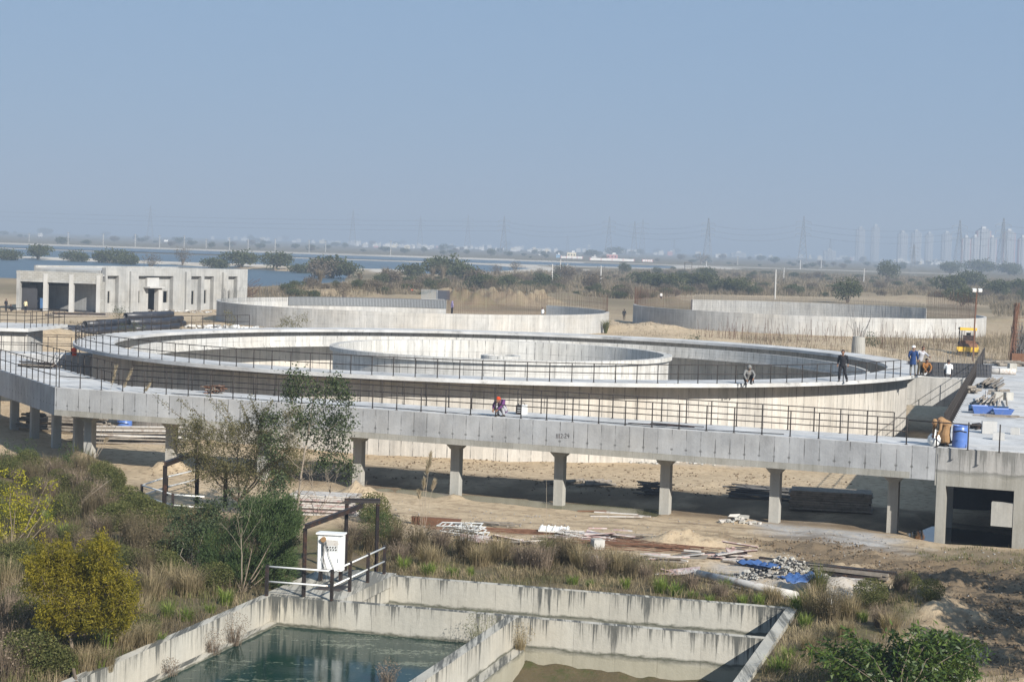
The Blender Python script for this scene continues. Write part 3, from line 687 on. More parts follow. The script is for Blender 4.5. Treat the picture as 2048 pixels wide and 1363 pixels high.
# mud and shallow brown water on the right side of the divider
gm = np.array([[i, j] for j in range(61) for i in range(41)], float); aa = -7.3+gm[:, 0]/40*6.97; bb = -34+28.93*gm[:, 1]/60
bb = -5.07-(28.93)*((60-gm[:, 1])/60)**1.8
P_ = BO+aa[:, None]*E1+bb[:, None]*E2
zz = -1.60+.36*np.exp(-(np.maximum(-5.0-bb, 0)/.8)**2)*(.5+fbm(P_[:, 0], P_[:, 1], .6, 71))+.16*np.exp(-((aa+7.3)/.5)**2)+(fbm(P_[:, 0], P_[:, 1], .5, 73, 4)-.5)*.14
ix = np.arange(41*61).reshape(61, 41); Q = np.stack([ix[:-1, :-1], ix[:-1, 1:], ix[1:, 1:], ix[1:, :-1]], -1).reshape(-1, 4)
g = G('mud', .6, .3); pos = g.pos; c = g.mix(g.noise(pos, 1.6, 6, .7), (.055, .044, .022), (.125, .095, .052)); c = g.mix(g.ramp(g.noise(pos, .9, 6, .75), .5, .62), c, (.055, .06, .02)); g.col(c); g.bump(g.noise(pos, 7, 5, .7), .8, .05)
tag(link('mud', np_mesh('mud', np.column_stack([P_, zz]), [Q], 'mud', smooth=True)), kind='structure')
wsheet('basin_water', gpoly(-7.29, -.34, -34, -5.07), -1.52, 'water_brown')

# ------------------------------------------------------------------ platform rails, gantry and control panel
P0 = at(533, 1190, ZT); PC = at(663, 1200, ZT); PE = at(768, 1148, ZT)
zp = ZT+.012
t = T('railing', 'white pipe railing with black posts along two sides of the basin platform', 'railing', (P0[0], P0[1], zp))
pmb = MB(); pmb.box((0, 0, .47), (.09, .09, .94)); pmm = pmb.mesh('post', 'black_steel')
for u, v in ((533, 1190), (663, 1200), (699, 1182), (735, 1164), (768, 1147)):
    q = at(u, v, zp); link('post', pmm, t, Vector(q)-Vector(t.location), -GA)
for nm, zz in (('top_rail', .88), ('middle_rail', .42)):
    b = MB(); b.tube([(p[0], p[1], zp+zz) for p in (P0, PC, PE)], .03, 8); b.build(nm, 'white_paint', t, True)
def gantry(label, base, legs, beams, hgt, w=.125):
    t = T('steel_gantry', label, 'gantry', base)
    for q, zb, zt in legs:
        b = MB(); b.box((q[0], q[1], (zb+zt)/2), (w*.35, w, zt-zb), -GA); b.box((q[0], q[1], (zb+zt)/2), (w, w*.22, zt-zb-.002), -GA); b.build('leg', 'black_steel', t)
    for a, c in beams:
        b = MB(); b.bar(a, c, w*.3, w*1.05); b.bar((a[0], a[1], a[2]+w*.5), (c[0], c[1], c[2]+w*.5), w, .02); b.bar((a[0], a[1], a[2]-w*.5), (c[0], c[1], c[2]-w*.5), w, .02); b.build('beam', 'black_steel', t)
    return t
l1 = at(607, 1192, zp); l2 = at(690, 1140, zp); l3 = at(752, 1140, zp); zt = zp+2.15
m23 = (l2+l3)/2
gantry('black rusty steel lifting frame over the white control panel', (l1[0], l1[1], zp), [(l1, zp, zt-.08), (l2, -.2, zt+.06), (l3, -.2, zt+.06)],
       [((l1[0], l1[1]-.08, zt), (m23[0], m23[1]+.1, zt)), ((l2[0]-.08, l2[1], zt+.17), (l3[0]+.08, l3[1], zt+.17))], 2.2)
t = T('control_panel', 'white outdoor electrical control cabinet with a dial window on the basin platform', 'cabinet', (*at(660, 1155, zp)[:2], zp))
pc_ = at(660, 1163, zp); cx0, cy0 = float(pc_[0]), float(pc_[1])+.12
rz = -R(9); Rm = lambda x, y, z: tuple(Vector((cx0, cy0, zp))+Matrix.Rotation(rz, 3, 'Z')@Vector((x, y, z)))
def pbx(name, c, d, mat, par=None, cyl=None):
    b = MB(); b.box(Rm(*c), d, rz); return b.build(name, mat, t)
pbx('cabinet_body', (0, 0, .95), (.82, .34, 1.16), 'panel_white'); pbx('cabinet_hood', (0, -.03, 1.55), (.90, .46, .045), 'panel_white')
for sx in (-.33, .33): pbx('stand_leg', (sx, 0, .19), (.06, .28, .38), 'black_steel')
dr = pbx('cabinet_door', (-.01, -.185, .94), (.74, .03, 1.04), 'panel_white')
def dsub(name, mb, mat): return link(name, mb.mesh(name, mat), dr, (0, 0, 0))
b = MB(); b.box(Rm(.08, -.205, 1.18), (.42, .016, .38), rz); dsub('window_plate', b, 'pale_steel')
b = MB(); b.box(Rm(.08, -.214, 1.27), (.36, .006, .17), rz); dsub('window', b, 'ply_pale')
for i in range(2):
    for k in range(4):
        b = MB(); b.tube([Rm(-.06+k*.085+i*.02, -.212, 1.13-i*.075), Rm(-.06+k*.085+i*.02, -.232, 1.13-i*.075)], .022, 8); dsub('button', b, 'black_steel')
b = MB(); b.tube([Rm(-.20, -.20, 1.37), Rm(-.20, -.30, 1.37)], .085, 14); dsub('siren', b, 'cloth_tan')
b = MB(); b.box(Rm(.29, -.215, .72), (.025, .03, .12), rz); dsub('handle', b, 'pale_steel')
b = MB()
for k in range(5):
    x0 = -.24+k*.032; b.tube([Rm(x0, -.25, 1.33), Rm(x0+random.uniform(-.04, .04), -.26-.02*k, .8), Rm(x0+.04+k*.03, -.22, .1-(.1*k % .3))], .008, 4)
b.tube([Rm(-.12, -.25, 1.33), Rm(.0, -.25, .85), Rm(.16, -.24, .45), Rm(.33, -.22, .32)], .009, 4)
b.build('cables', 'dark_rubber', t)
b = MB(); b.prism(gpoly(-14.6, -13.75, -3.6, -2.6), zp, zp+.004); o = b.build('floor_grate', 'black_steel', bs)

# rear gantry and its low white rails, half hidden in the bushes
r1_, r2_, r3_ = at(328, 1035), at(393, 1008), at(450, 1012)
gantry('black rusty steel lifting frame standing in bushes in front of the walkway columns', tuple(r1_), [(r1_, -.3, 2.05), (r2_, -.3, 2.15), (r3_, -.3, 1.35)], [((r1_[0], r1_[1]-.1, 2.1), (r2_[0], r2_[1]+.1, 2.16))], 2.1, .17)
ra, rb, rc, rd = at(283, 1008), at(345, 1028), at(392, 975), at(333, 990)
t = T('railing', 'low white pipe railing beside the black frame in the bushes', 'railing', tuple(ra))
pm2 = MB(); pm2.box((0, 0, .4), (.1, .1, .85)); pm2 = pm2.mesh('post', 'black_steel')
for q in (ra, rb, rc, rd): link('post', pm2, t, Vector(q)-Vector(t.location))
for nm, zz in (('top_rail', .78), ('middle_rail', .36)):
    b = MB(); b.tube([(p[0], p[1], zz) for p in (rc, rd, ra, rb, (rb[0]+1.3, rb[1]-.3, 0))], .035, 6); b.build(nm, 'white_paint', t, True)

# ================================================================== debris on the ground
def stack(name, label, cat, u, v, dims, n, rz, mat, gap=.3, mats=None, z=None, jit=.04, group=None):
    q = at(u, v, z or 0.); zz = z if z is not None else gz(q[0], q[1])
    t = T(name, label, cat, (q[0], q[1], zz), group); L, W, Ht = dims
    for k in range(n):
        b = MB(); b.box((random.uniform(-jit, jit)*3, random.uniform(-jit, jit)*2, Ht*(k+.5)+k*.012), (L*random.uniform(.94, 1.), W, Ht), rz+random.uniform(-jit, jit)*.5)
        link('sheet' if Ht < .09 else 'beam', b.mesh('sheet', (mats or [mat])[k % len(mats or [mat])]), t, (0, 0, 0))
    return t
stack('plywood_stack', 'neat stack of weathered shuttering boards behind the foreground trees', 'board stack', 648, 1026, (2.7, 1.25, .062), 11, -R(6), 'ply_pale', mats=['ply_pale', 'ply_pale', 'ply_pink'])
def pile(name, label, cat, u, v, n, L, r, rz, mat, spread=(.8, .3), z=None, hgt=.35, square=False, cross=.05, parts='pole'):
    q = at(u, v, z or 0.); zz = z if z is not None else gz(q[0], q[1]); t = T(name, label, cat, (q[0], q[1], zz))
    for k in range(n):
        f = random.random(); oy = random.uniform(-1, 1)*spread[0]*(1-f*.6); oz = r+f*hgt; ox = random.uniform(-.5, .5)*spread[1]
        a = rz+random.uniform(-cross, cross); l2 = L*random.uniform(.75, 1.)/2; c0 = Vector((ox*math.cos(rz)-oy*math.sin(rz), ox*math.sin(rz)+oy*math.cos(rz), oz)); d = Vector((math.cos(a), math.sin(a), random.uniform(-.02, .02)))*l2
        b = MB()
        if square: b.bar(c0-d, c0+d, r*2.6, r*1.4)
        else: b.tube([c0-d, c0+d], r, 6)
        link(parts, b.mesh(parts, mat if isinstance(mat, str) else random.choice(mat)), t, (0, 0, 0))
    return t
pile('timber_pile', 'dark pile of timber in the shade under the bend of the walkway', 'timber pile', 125, 862, 26, 5.2, .06, -R(16), 'wood_grey', (1.0, .8), hgt=.9)
pile('board_pile', 'pale pile of long boards on the sand behind the left columns', 'board pile', 268, 884, 34, 6.2, .045, R(8), ['ply_pale', 'wood_grey', 'ply_pale'], (1.5, .8), hgt=.75, square=True)
pile('pipe_pile', 'pile of dark scaffold pipes in shade left of the shaded plank stack', 'pipe pile', 1560, 1003, 30, 4.6, .035, -R(10), 'rebar_grey', (.8, .9), hgt=.5)
stack('plank_stack', 'square stack of planks in the shade beneath the right end of the walkway', 'plank stack', 1660, 1020, (3.6, 1.5, .09), 8, -R(10), 'wood_grey', jit=.02)
pile('log_pile', 'scattered dark logs in the shadow behind the middle columns', 'log pile', 1165, 975, 9, 1.5, .07, R(15), 'wood_grey', (1.4, 2.2), hgt=.1, cross=.7, parts='log')
pile('stick_pile', 'tangle of dark sticks and bent bars near the fourth shaded column', 'stick pile', 1310, 992, 22, 1.6, .03, R(30), 'rebar_grey', (.5, .7), hgt=.55, cross=1.3, parts='stick')
pile('rebar_bundle', 'long bundle of thin rusty bars lying on the sand beyond the dry grass', 'rebar bundle', 1010, 1062, 26, 5.5, .011, -R(9), 'rebar_rust', (.8, 1.6), hgt=.10, cross=.16, parts='bar')
pile('rebar_bundle', 'scattered rusty bars across the sand mound near the white block', 'rebar bundle', 1290, 1098, 30, 5.0, .011, -R(17), 'rebar_rust', (1.3, 1.8), hgt=.16, cross=.4, parts='bar')
pile('beam_pile', 'dark wet timbers lying behind the rubble heap', 'beam pile', 1640, 1148, 14, 5.2, .06, -R(27), ['black_steel', 'wood_grey'], (.35, .6), hgt=.25, square=True, parts='beam')
def frames(label, u, v, n, w, h, rz, mat, tilt=.12):
    q = at(u, v); t = T('scaffold_frames', label, 'scaffold', (q[0], q[1], gz(q[0], q[1])))
    for k in range(n):
        b = MB(); c0 = Vector((random.uniform(-.25, .25), random.uniform(-.2, .2), .06+.075*k)); rr = rz+random.uniform(-.15, .15)
        mm = Matrix.Rotation(rr, 3, 'Z')@Matrix.Rotation(random.uniform(-tilt, tilt), 3, 'Y'); p = lambda x, y: c0+mm@Vector((x*w/2, y*h/2, 0))
        b.tube([p(-1, -1), p(1, -1)], .024, 5); b.tube([p(-1, 1), p(1, 1)], .024, 5)
        for x in (-1, -.5, 0, .5, 1): b.tube([p(x, -1), p(x, 1)], .02, 5)
        link('frame', b.mesh('frame', mat), t, (0, 0, 0))
frames('heap of white steel scaffold frames lying beside the dry grass', 928, 1070, 6, 1.55, .95, -R(8), 'pale_steel')
q = at(1108, 1066); t = T('white_board', 'ribbed white board lying on the rusty bars', 'board', (q[0], q[1], gz(q[0], q[1])+.12)); b = MB(); b.box((0, 0, .03), (1.15, .55, .05), -R(10), R(12)); b.build('panel', 'white_paint', t, loc=(0, 0, 0))
b = MB(); [b.box((math.cos(-R(10))*x, math.sin(-R(10))*x, .075), (.05, .55, .04), -R(10), R(12)) for x in (-.5, -.25, 0, .25, .5)]; b.build('rib', 'white_paint', t, loc=(0, 0, 0))
q = at(1195, 1098); t = T('concrete_block', 'pale concrete block on the sand among rusty bars', 'block', (q[0], q[1], gz(q[0], q[1]))); b = MB(); b.box((0, 0, .16), (.42, .34, .38), R(20), .06); b.build('block', 'concrete_pale', t, loc=(0, 0, 0))
b = MB(); b.box((0, 0, .36), (.34, .27, .03), R(20), .06); b.build('chipped_top', 'concrete_stub', t, loc=(0, 0, 0))
def plate_heap(label, u, v, n, rad, size, mats, z=0.):
    q = at(u, v, z); t = T('plate_heap', label, 'panel heap', (q[0], q[1], gz(q[0], q[1])))
    for k in range(n):
        b = MB(); a = random.uniform(0, 6.28); r_ = rad*random.random()**.5
        b.box((r_*math.cos(a)*1.6, r_*math.sin(a)*.7, .06+.05*k*random.random()), (size*random.uniform(.7, 1.3), size*random.uniform(.35, .6), .03), -R(15)+random.uniform(-.5, .5), random.uniform(-.25, .25), random.uniform(-.2, .2))
        b.box((r_*math.cos(a)*1.6, r_*math.sin(a)*.7, .075+.05*k*random.random()), (size*.6, .05, .05), -R(15)+random.uniform(-.5, .5), random.uniform(-.2, .2)); link('panel', b.mesh('panel', random.choice(mats)), t, (0, 0, 0))
plate_heap('faded pink shuttering panels lying flat left of the sand mound', 1200, 1078, 8, .9, 1.2, ['ply_pink', 'ply_pink', 'ply_pale'])
plate_heap('broken pink shuttering panels piled above the rubble', 1440, 1116, 11, .8, 1.05, ['ply_pink', 'ply_pale', 'ply_pink', 'wood_grey'])
plate_heap('pink panel scraps lying by the dry grass left of the white pole', 1352, 1152, 4, .35, .9, ['ply_pink'])
plate_heap('faded pink boards half covered by dry grass below the scaffold frames', 1010, 1085, 4, .6, 1.3, ['ply_pink', 'ply_pale'])
q0, q1 = at(1393, 1145, .25), at(1592, 1191, .2); t = T('white_pole', 'thick white concrete pole lying in front of the rubble', 'pole', tuple(q0)); b = MB(); b.tube([tuple(q0), tuple((q0+q1)/2), tuple(q1)], [.12, .14, .15], 10); b.build('shaft', 'ply_pale', t, True)
b = MB(); b.tube([tuple(q0-(q1-q0)*.004), tuple(q0+(q1-q0)*.012)], .127, 10); b.build('end_ring', 'concrete_pale', t)
# rubble: broken concrete and plaster
def rubble(label, u, v, n, rx, ry, smin, smax, mats, hgt=.45, z=0.):
    q = at(u, v, z); t = T('rubble_heap', label, 'rubble', (q[0], q[1], 0)); bb = {m: MB() for m in mats}
    for k in range(n):
        a = random.uniform(0, 6.28); r_ = random.random()**.6; x, y = rx*r_*math.cos(a), ry*r_*math.sin(a); s = random.uniform(smin, smax)*(1 if random.random() > .15 else 1.9)
        zz = gz(q[0]+x, q[1]+y) if z == 0 else z
        o = bb[random.choice(mats)]; c = Vector((x, y, zz+s*.2+hgt*(1-r_)*random.random()))
        mm = Matrix.Rotation(random.uniform(0, 3), 3, 'Z')@Matrix.Rotation(random.uniform(-.7, .7), 3, 'X'); d = (s, s*random.uniform(.4, .9), s*random.uniform(.25, .6))
        vs = [c+mm@Vector((sx*d[0]/2*random.uniform(.6, 1), sy*d[1]/2*random.uniform(.6, 1), sz*d[2]/2*random.uniform(.6, 1))) for sz in (-1, 1) for sy in (-1, 1) for sx in (-1, 1)]
        o.add(vs, [(0, 2, 3, 1), (4, 5, 7, 6), (0, 1, 5, 4), (2, 6, 7, 3), (0, 4, 6, 2), (1, 3, 7, 5)])
    for m, o in bb.items():
        if o.v: tag(link('rubble_pieces', o.mesh('rubble_pieces', m), t, (0, 0, 0)), kind='stuff')
    return t
rubble('grey heap of broken plaster and concrete rubble with blue sheet on it', 1590, 1166, 900, 2.3, 1.0, .03, .13, ['pebble', 'concrete_stub', 'concrete_stub', 'concrete_shade_dark', 'concrete_column'])
rubble('small white stones scattered on the sand beyond the dry grass', 1160, 1110, 90, 2.2, .7, .04, .12, ['concrete_pale', 'concrete_stub'], hgt=.05)
rubble('crumbled concrete lump lying in front of the second column from the right', 1480, 1040, 40, .9, .35, .08, .3, ['ply_pale', 'concrete_column'], hgt=.12)
rubble('stones strewn along the foot of the round tank wall', 1340, 925, 130, 6, .8, .06, .2, ['concrete_pale', 'concrete_column'], hgt=.04)
for u, v, w_, l_, rz_, lb in ((1600, 1160, .7, 1.0, .4, 'crumpled blue plastic sheet on top of the rubble heap'), (1520, 1133, .35, 1.2, -.5, 'narrow blue plastic strip at the back of the rubble heap')):
    q = at(u, v, .5); nn = 12; gi = [(i/nn-.5, j/nn-.5) for j in range(nn+1) for i in range(nn+1)]
    vs = []
    for x, y in gi:
        zz = .62*float(fbm([x*3+u], [y*3+v], .5, 61, 3)[0])+.05*random.random(); xx, yy = x*l_*1.3, y*w_*1.3; vs.append((xx*math.cos(rz_)-yy*math.sin(rz_), xx*math.sin(rz_)+yy*math.cos(rz_), zz*.7))
    b = MB(); b.add(vs, [(j*(nn+1)+i, j*(nn+1)+i+1, (j+1)*(nn+1)+i+1, (j+1)*(nn+1)+i) for j in range(nn) for i in range(nn)])
    o = b.build('plastic_sheet', 'blue_tarp', None, True, (q[0], q[1], .36)); tag(o, lb, 'plastic sheet')
    md = o.modifiers.new('thickness', 'SOLIDIFY'); md.thickness = .015
q = at(872, 1050); t = T('rusty_beam', 'short rusty steel channel lying on the sand above the dry grass', 'steel beam', tuple(q)); b = MB(); b.box((0, 0, .12), (2.0, .06, .28), -R(14)); b.build('web', 'rust_paint', t, loc=(0, 0, 0)); b = MB(); b.box((.0, .1, .27), (2.0, .24, .03), -R(14)); b.box((.0, .1, .0), (2.0, .24, .03), -R(14)); b.build('flange', 'rust_paint', t, loc=(0, 0, 0))
q = at(1655, 1214, 0); t = T('white_block', 'lone white block in the dry grass right of the basin', 'block', tuple(q)); b = MB(); b.box((0, 0, .14), (.28, .2, .3), .5, .1); b.build('block', 'concrete_pale', t, loc=(0, 0, 0)); b = MB(); b.box((0, .01, .3), (.2, .14, .03), .5, .1); b.build('chipped_top', 'concrete_stub', t, loc=(0, 0, 0))
for u, v, n, L, mt, rz_, lb in ((1110, 1080, 8, .9, ['ply_pink', 'wood_grey'], 0, 'small scatter of board ends below the ribbed white board'), (1255, 1074, 7, 1.5, ['wood_grey', 'black_steel'], -R(10), 'few dark battens lying on the sand left of the sand mound'), (1330, 1120, 10, 1.1, ['ply_pink', 'ply_pale', 'wood_grey'], -R(25), 'scatter of pale broken boards below the sand mound'), (1500, 1128, 9, 1.8, ['ply_pale', 'wood_grey', 'black_steel'], -R(28), 'tumbled boards at the back of the rubble heap'), (1700, 1168, 7, 1.4, ['wood_grey', 'ply_pale'], -R(20), 'loose boards at the right end of the rubble heap'), (990, 1050, 6, 1.6, ['wood_grey'], -R(5), 'few grey battens on the sand above the scaffold frames'), (1200, 1012, 7, 1.6, ['wood_grey', 'rebar_rust'], R(25), 'bent bars and sticks at the foot of the third visible column'), (1250, 1032, 3, 2.2, ['ply_pale'], -R(8), 'long pale plank lying at the edge of the puddle')):
    pile('board_scatter', lb, 'board scatter', u, v, n, L, .03, rz_, mt, (.5, .9), hgt=.12, cross=.6, square=True, parts='board')
# clods of earth and pebbles
def clods(name, poly, n, smin, smax, mat):
    p = np.array(poly); lo, hi = p.min(0), p.max(0); x, y = rng.uniform(lo[0], hi[0], n*3), rng.uniform(lo[1], hi[1], n*3); k = inpoly(x, y, poly) & (rng.random(n*3) < np.clip((fbm(x, y, 1.3, 77)-.36)*4, .04, 1)); x, y = x[k][:n], y[k][:n]; n = len(x)
    oc = np.array([[1, 0, 0], [-1, 0, 0], [0, 1, 0], [0, -1, 0], [0, 0, 1], [0, 0, -1.]]); s = smin+(smax-smin)*rng.random(n)**3
    V = oc[None]*rng.uniform(.55, 1.2, (n, 6, 1))*s[:, None, None]*[1, 1, .7]; a = rng.uniform(0, 6.3, n); ca, sa = np.cos(a)[:, None], np.sin(a)[:, None]
    V = np.stack([V[..., 0]*ca-V[..., 1]*sa, V[..., 0]*sa+V[..., 1]*ca, V[..., 2]], -1)+np.stack([x, y, height(x, y)+s*.25], 1)[:, None]
    tri = np.array([[0, 2, 4], [2, 1, 4], [1, 3, 4], [3, 0, 4], [2, 0, 5], [1, 2, 5], [3, 1, 5], [0, 3, 5]]); Fq = ((np.arange(n)*6)[:, None, None]+tri).reshape(-1, 3)
    tag(link(name, np_mesh(name, V.reshape(-1, 3), [Fq], mat)), kind='stuff')
clods('earth_clods', RUT, 7000, .02, .085, 'earth_clod')
clods('pebbles', ppoly([(620, 985), (900, 1010), (1500, 1040), (1850, 1080), (2048, 1110), (2048, 1300), (1900, 1200), (1500, 1100), (1100, 1080), (800, 1060)]), 2600, .012, .06, 'pebble')
clods('pebbles', ppoly([(300, 905), (700, 900), (1300, 930), (1700, 965), (1750, 1010), (1200, 990), (700, 950), (300, 950)]), 2600, .015, .09, 'earth_clod')
# ------------------------------------------------------------------ clutter on the walkway deck and the flat roof
def drum(label, q, r, h, mat, lid=None, rz=0):
    t = T('plastic_drum', label, 'drum', tuple(q)); b = MB(); z = 0
    pr = [(r*.93, 0), (r*.98, .04), (r, h*.10), (r*.985, h*.3), (r, h*.33), (r*.985, h*.36), (r*.985, h*.64), (r, h*.67), (r*.985, h*.7), (r*.97, h*.92), (r*.9, h*.95), (r*.97, h*.96), (r*.97, h), (r*.9, h), (r*.88, h*.95)]
    n = 24; vs = [(a*math.cos(2*math.pi*k/n), a*math.sin(2*math.pi*k/n), zz) for a, zz in pr for k in range(n)]
    fs = [(i*n+k, i*n+(k+1) % n, (i+1)*n+(k+1) % n, (i+1)*n+k) for i in range(len(pr)-1) for k in range(n)]+[tuple(range(n))[::-1]]
    b.add(vs, fs); b.build('barrel', mat, t, True, (0, 0, 0))
    b = MB(); b.ring((0, 0), 0, r*.885, h*.93, h*.95, 24); b.build('lid', lid or mat, t, False, (0, 0, 0))
    b = MB()
    for k in range(9): a0 = R(-150+k*12); b.box((r*1.005*math.cos(a0), r*1.005*math.sin(a0), h*.78-.02*abs(k-4)*.7), (.02, r*.2, .045), a0)
    b.build('handle', 'dark_rubber' if mat == 'blue_plastic' else mat, t, False, (0, 0, 0)); return t
drum('blue plastic barrel standing on the flat roof at the end of the walkway', at(1919, 894, ZD), .30, .88, 'blue_plastic')
drum('blue drum with a yellow top on the sand beneath the walkway', at(249, 861, 0), .42, .62, 'blue_plastic', 'yellow_paint')
q = at(1868, 891, ZD); o = MB(); o.ball((0, 0, .24), .27, 14, 9, 1.0, .09); o.tube([(0, 0, .42), (.03, 0, .56), (.06, .02, .62)], [.16, .07, .1], 8); sb = o.build('sack', 'sack_white', None, True, tuple(q)); tag(sb, 'knotted white plastic sack beside the stooping person in orange', 'sack')
q = at(1881, 890, ZD); o = MB(); o.ball((0, 0, .17), .2, 12, 8, 1.0, .12); sb = o.build('sack', 'pale_steel', None, True, tuple(q)); tag(sb, 'small grey plastic bag between the white sack and the orange shawl', 'sack')
def blockpile(lbl, u, v, dims, rz, mat='concrete_pale', n=1, tilt=0., hole=True):
    q = at(u, v, ZD); t = T('concrete_block', lbl, 'block', tuple(q))
    for k in range(n):
        b = MB(); b.box((k*dims[0]*1.12, k*.07, dims[2]/2+.004), dims, rz+k*.3, tilt); b.build('block', mat, t, loc=(0, 0, 0))
    if hole:
        b = MB(); b.box((dims[0]*.1, dims[1]*.1, dims[2]+.006), (dims[0]*.5, dims[1]*.3, .014), rz, tilt); b.build('mortar_patch', 'concrete_stub', t, loc=(0, 0, 0))
blockpile('large pale block with rusty streaks on the roof behind the blue barrel', 1978, 866, (.62, .42, .52), R(-8)); blockpile('grey block lying on the roof edge right of the blue barrel', 1997, 879, (.48, .3, .30), R(-14))
blockpile('pale block farther along the roof edge at the right border', 2030, 868, (.36, .28, .28), R(-20)); blockpile('grey block next to the cluster of loose blocks on the roof', 1994, 799, (.5, .42, .42), R(10), 'concrete_column', 2)
blockpile('small grey block on the far part of the flat roof', 2024, 741, (.5, .5, .5), R(5), 'concrete_column')
q = at(2002, 748, ZD); t = T('rolled_sack', 'long pale roll lying across the far part of the roof', 'roll', tuple(q)); b = MB(); b.tube([(-.9, 0, .2), (.9, -.2, .2)], [.2, .22], 10); b.build('roll', 'ply_pale', t, True, (0, 0, 0)); b = MB(); b.tube([(-.2, -.08, .2), (-.15, -.08, .2)], .225, 10); b.build('tie', 'rebar_grey', t, loc=(0, 0, 0))
pile('pipe_bundle', 'grey bundle of short pipes on the middle of the flat roof', 'pipe bundle', 1985, 772, 20, 5.6, .05, R(70), ['rebar_grey', 'wood_grey', 'wood_grey'], (.85, .4), z=ZD, hgt=.35, cross=.04, parts='pipe')
pile('pipe_bundle', 'fanned bundle of scaffold pipes behind the blue trough on the roof', 'pipe bundle', 1981, 806, 20, 4.6, .045, R(72), ['wood_grey', 'wood_grey', 'ply_pale'], (.95, .3), z=ZD, hgt=.4, cross=.09, parts='pipe')
pile('stick_pile', 'scattered dark offcuts on the far end of the roof', 'scrap', 2014, 731, 24, 2.6, .09, R(10), 'wood_grey', (1., 1.6), z=ZD, hgt=.2, cross=1.2, parts='offcut')
pile('plank_pile', 'loose planks lying on the roof in front of the blue trough', 'plank pile', 1996, 834, 6, 2.0, .03, -R(5), 'wood_grey', (.7, .7), z=ZD, hgt=.06, cross=.25, square=True, parts='plank')
pile('plank_pile', 'dark boards dropped on the left wing of the walkway', 'plank pile', 76, 735, 10, 2.6, .05, -R(30), ['wood_grey', 'black_steel'], (.3, .5), z=ZD, hgt=.25, cross=.06, square=True, parts='plank')
pile('brush_heap', 'small heap of dry brown branches on the walkway deck', 'branch heap', 428, 786, 44, .9, .022, 0, ['wood_grey', 'rebar_rust'], (.45, .6), z=ZD, hgt=.34, cross=1.6, parts='branch')
pile('bar_pile', 'thin dark bars lying along the walkway deck near the welding set', 'bar pile', 1335, 850, 9, 2.2, .02, -R(20), 'black_steel', (.5, 1.6), z=ZD, hgt=.02, cross=.1, parts='bar')
pile('scrap_pile', 'few dark scraps of wood on the roof near the middle pipe bundle', 'scrap', 1990, 788, 8, 1.0, .09, R(30), 'wood_grey', (.8, .9), z=ZD, hgt=.12, cross=1.2, parts='offcut')
pile('scrap_pile', 'two leaning wood scraps on the roof near its left railing', 'scrap', 1947, 786, 5, 1.2, .08, R(60), 'wood_grey', (.3, .3), z=ZD, hgt=.3, cross=.4, parts='offcut')
pile('scrap_pile', 'dark twisted scrap on the roof beside the pale block', 'scrap', 1955, 858, 7, .7, .05, R(20), 'black_steel', (.2, .2), z=ZD, hgt=.2, cross=1.1, parts='offcut')
q = at(1962, 826, ZD); t = T('metal_trough', 'bright blue folded metal trough on the flat roof', 'trough', tuple(q)); b = MB()
for k in (0, 1):
    o_ = Vector((k*.95, -k*.25, 0)); p = [(-.5, -.35), (.5, -.35), (.42, .3), (-.42, .3)]; z_ = .38-k*.1
    b.add([o_+Vector((x, y, z_)) for x, y in p]+[o_+Vector((x*.75, y*.6, .02)) for x, y in p], [(4, 5, 6, 7), (0, 1, 5, 4), (1, 2, 6, 5), (2, 3, 7, 6), (3, 0, 4, 7)])
o = b.build('trough', 'blue_plastic', t, loc=(0, 0, 0)); md = o.modifiers.new('thickness', 'SOLIDIFY'); md.thickness = .02
b = MB(); b.box((.45, .4, .2), (1.9, .03, .36), -.25, .5); b.build('flap', 'blue_machine', t, loc=(0, 0, 0))
# welding set beside the crouching welder
q = at(1043, 828, ZD); t = T('welding_set', 'small black and white welding machine with a carry handle on the walkway', 'welding machine', tuple(q))
b = MB(); b.box((-.11, 0, .21), (.22, .4, .40), -R(12)); b.build('front_panel', 'black_steel', t, loc=(0, 0, 0)); b = MB(); b.box((.11, -.05, .21), (.21, .42, .41), -R(12)); b.build('case', 'panel_white', t, loc=(0, 0, 0))
b = MB(); b.tube([(-.14, 0, .4), (-.12, 0, .52), (.1, -.05, .52), (.14, -.05, .4)], .018, 6); b.build('handle', 'black_steel', t, loc=(0, 0, 0)); b = MB(); [b.box((-.12-.001, -.2, z_), (.14, .02, .02), -R(12)) for z_ in (.12, .2, .3)]; b.build('controls', 'pale_steel', t, loc=(0, 0, 0))
b = MB(); pts = []
for k in range(30): s_0 = 6+k*1.0; q = dk(s_0, .55+.25*math.sin(k*.7)+.1*random.random()); pts.append((q[0], q[1], ZD+.016))
b.tube(pts, .016, 5); tag(b.build('welding_cable', 'dark_rubber', None, True), 'black welding cable snaking along the walkway deck', 'cable')
# date brushed on the beam in dark paint:  1112:24
STK = {'1': [[(0, 0), (.02, 1)]], '2': [[(0, .8), (.15, 1), (.35, .85), (.3, .55), (0, 0), (.4, .02)]], ':': [[(.05, .2), (.08, .28)], [(.07, .6), (.1, .68)]], '4': [[(.25, 1), (0, .4), (.45, .45)], [(.38, .75), (.33, 0)]]}
b = MB(); s_w = float((at(1113, 878, 3.)[:2]-A_)@DD)
lo, hi = s_w-6, s_w+6
for _ in range(40):
    m_ = (lo+hi)/2; q = dk(m_)
    if pxs([(q[0], q[1], 2.9)])[0][0] < 1113: lo = m_
    else: hi = m_
x_ = m_
for chx in '1112:24':
    for st in STK[chx]:
        b.tube([(*dk(x_+p[0]*.20, -.004), 2.84+p[1]*.19+(x_-m_)*.12) for p in st], .012, 4)
    x_ += {'1': .065, ':': .06}.get(chx, .115)
b.build('painted_date', 'black_steel', wk)
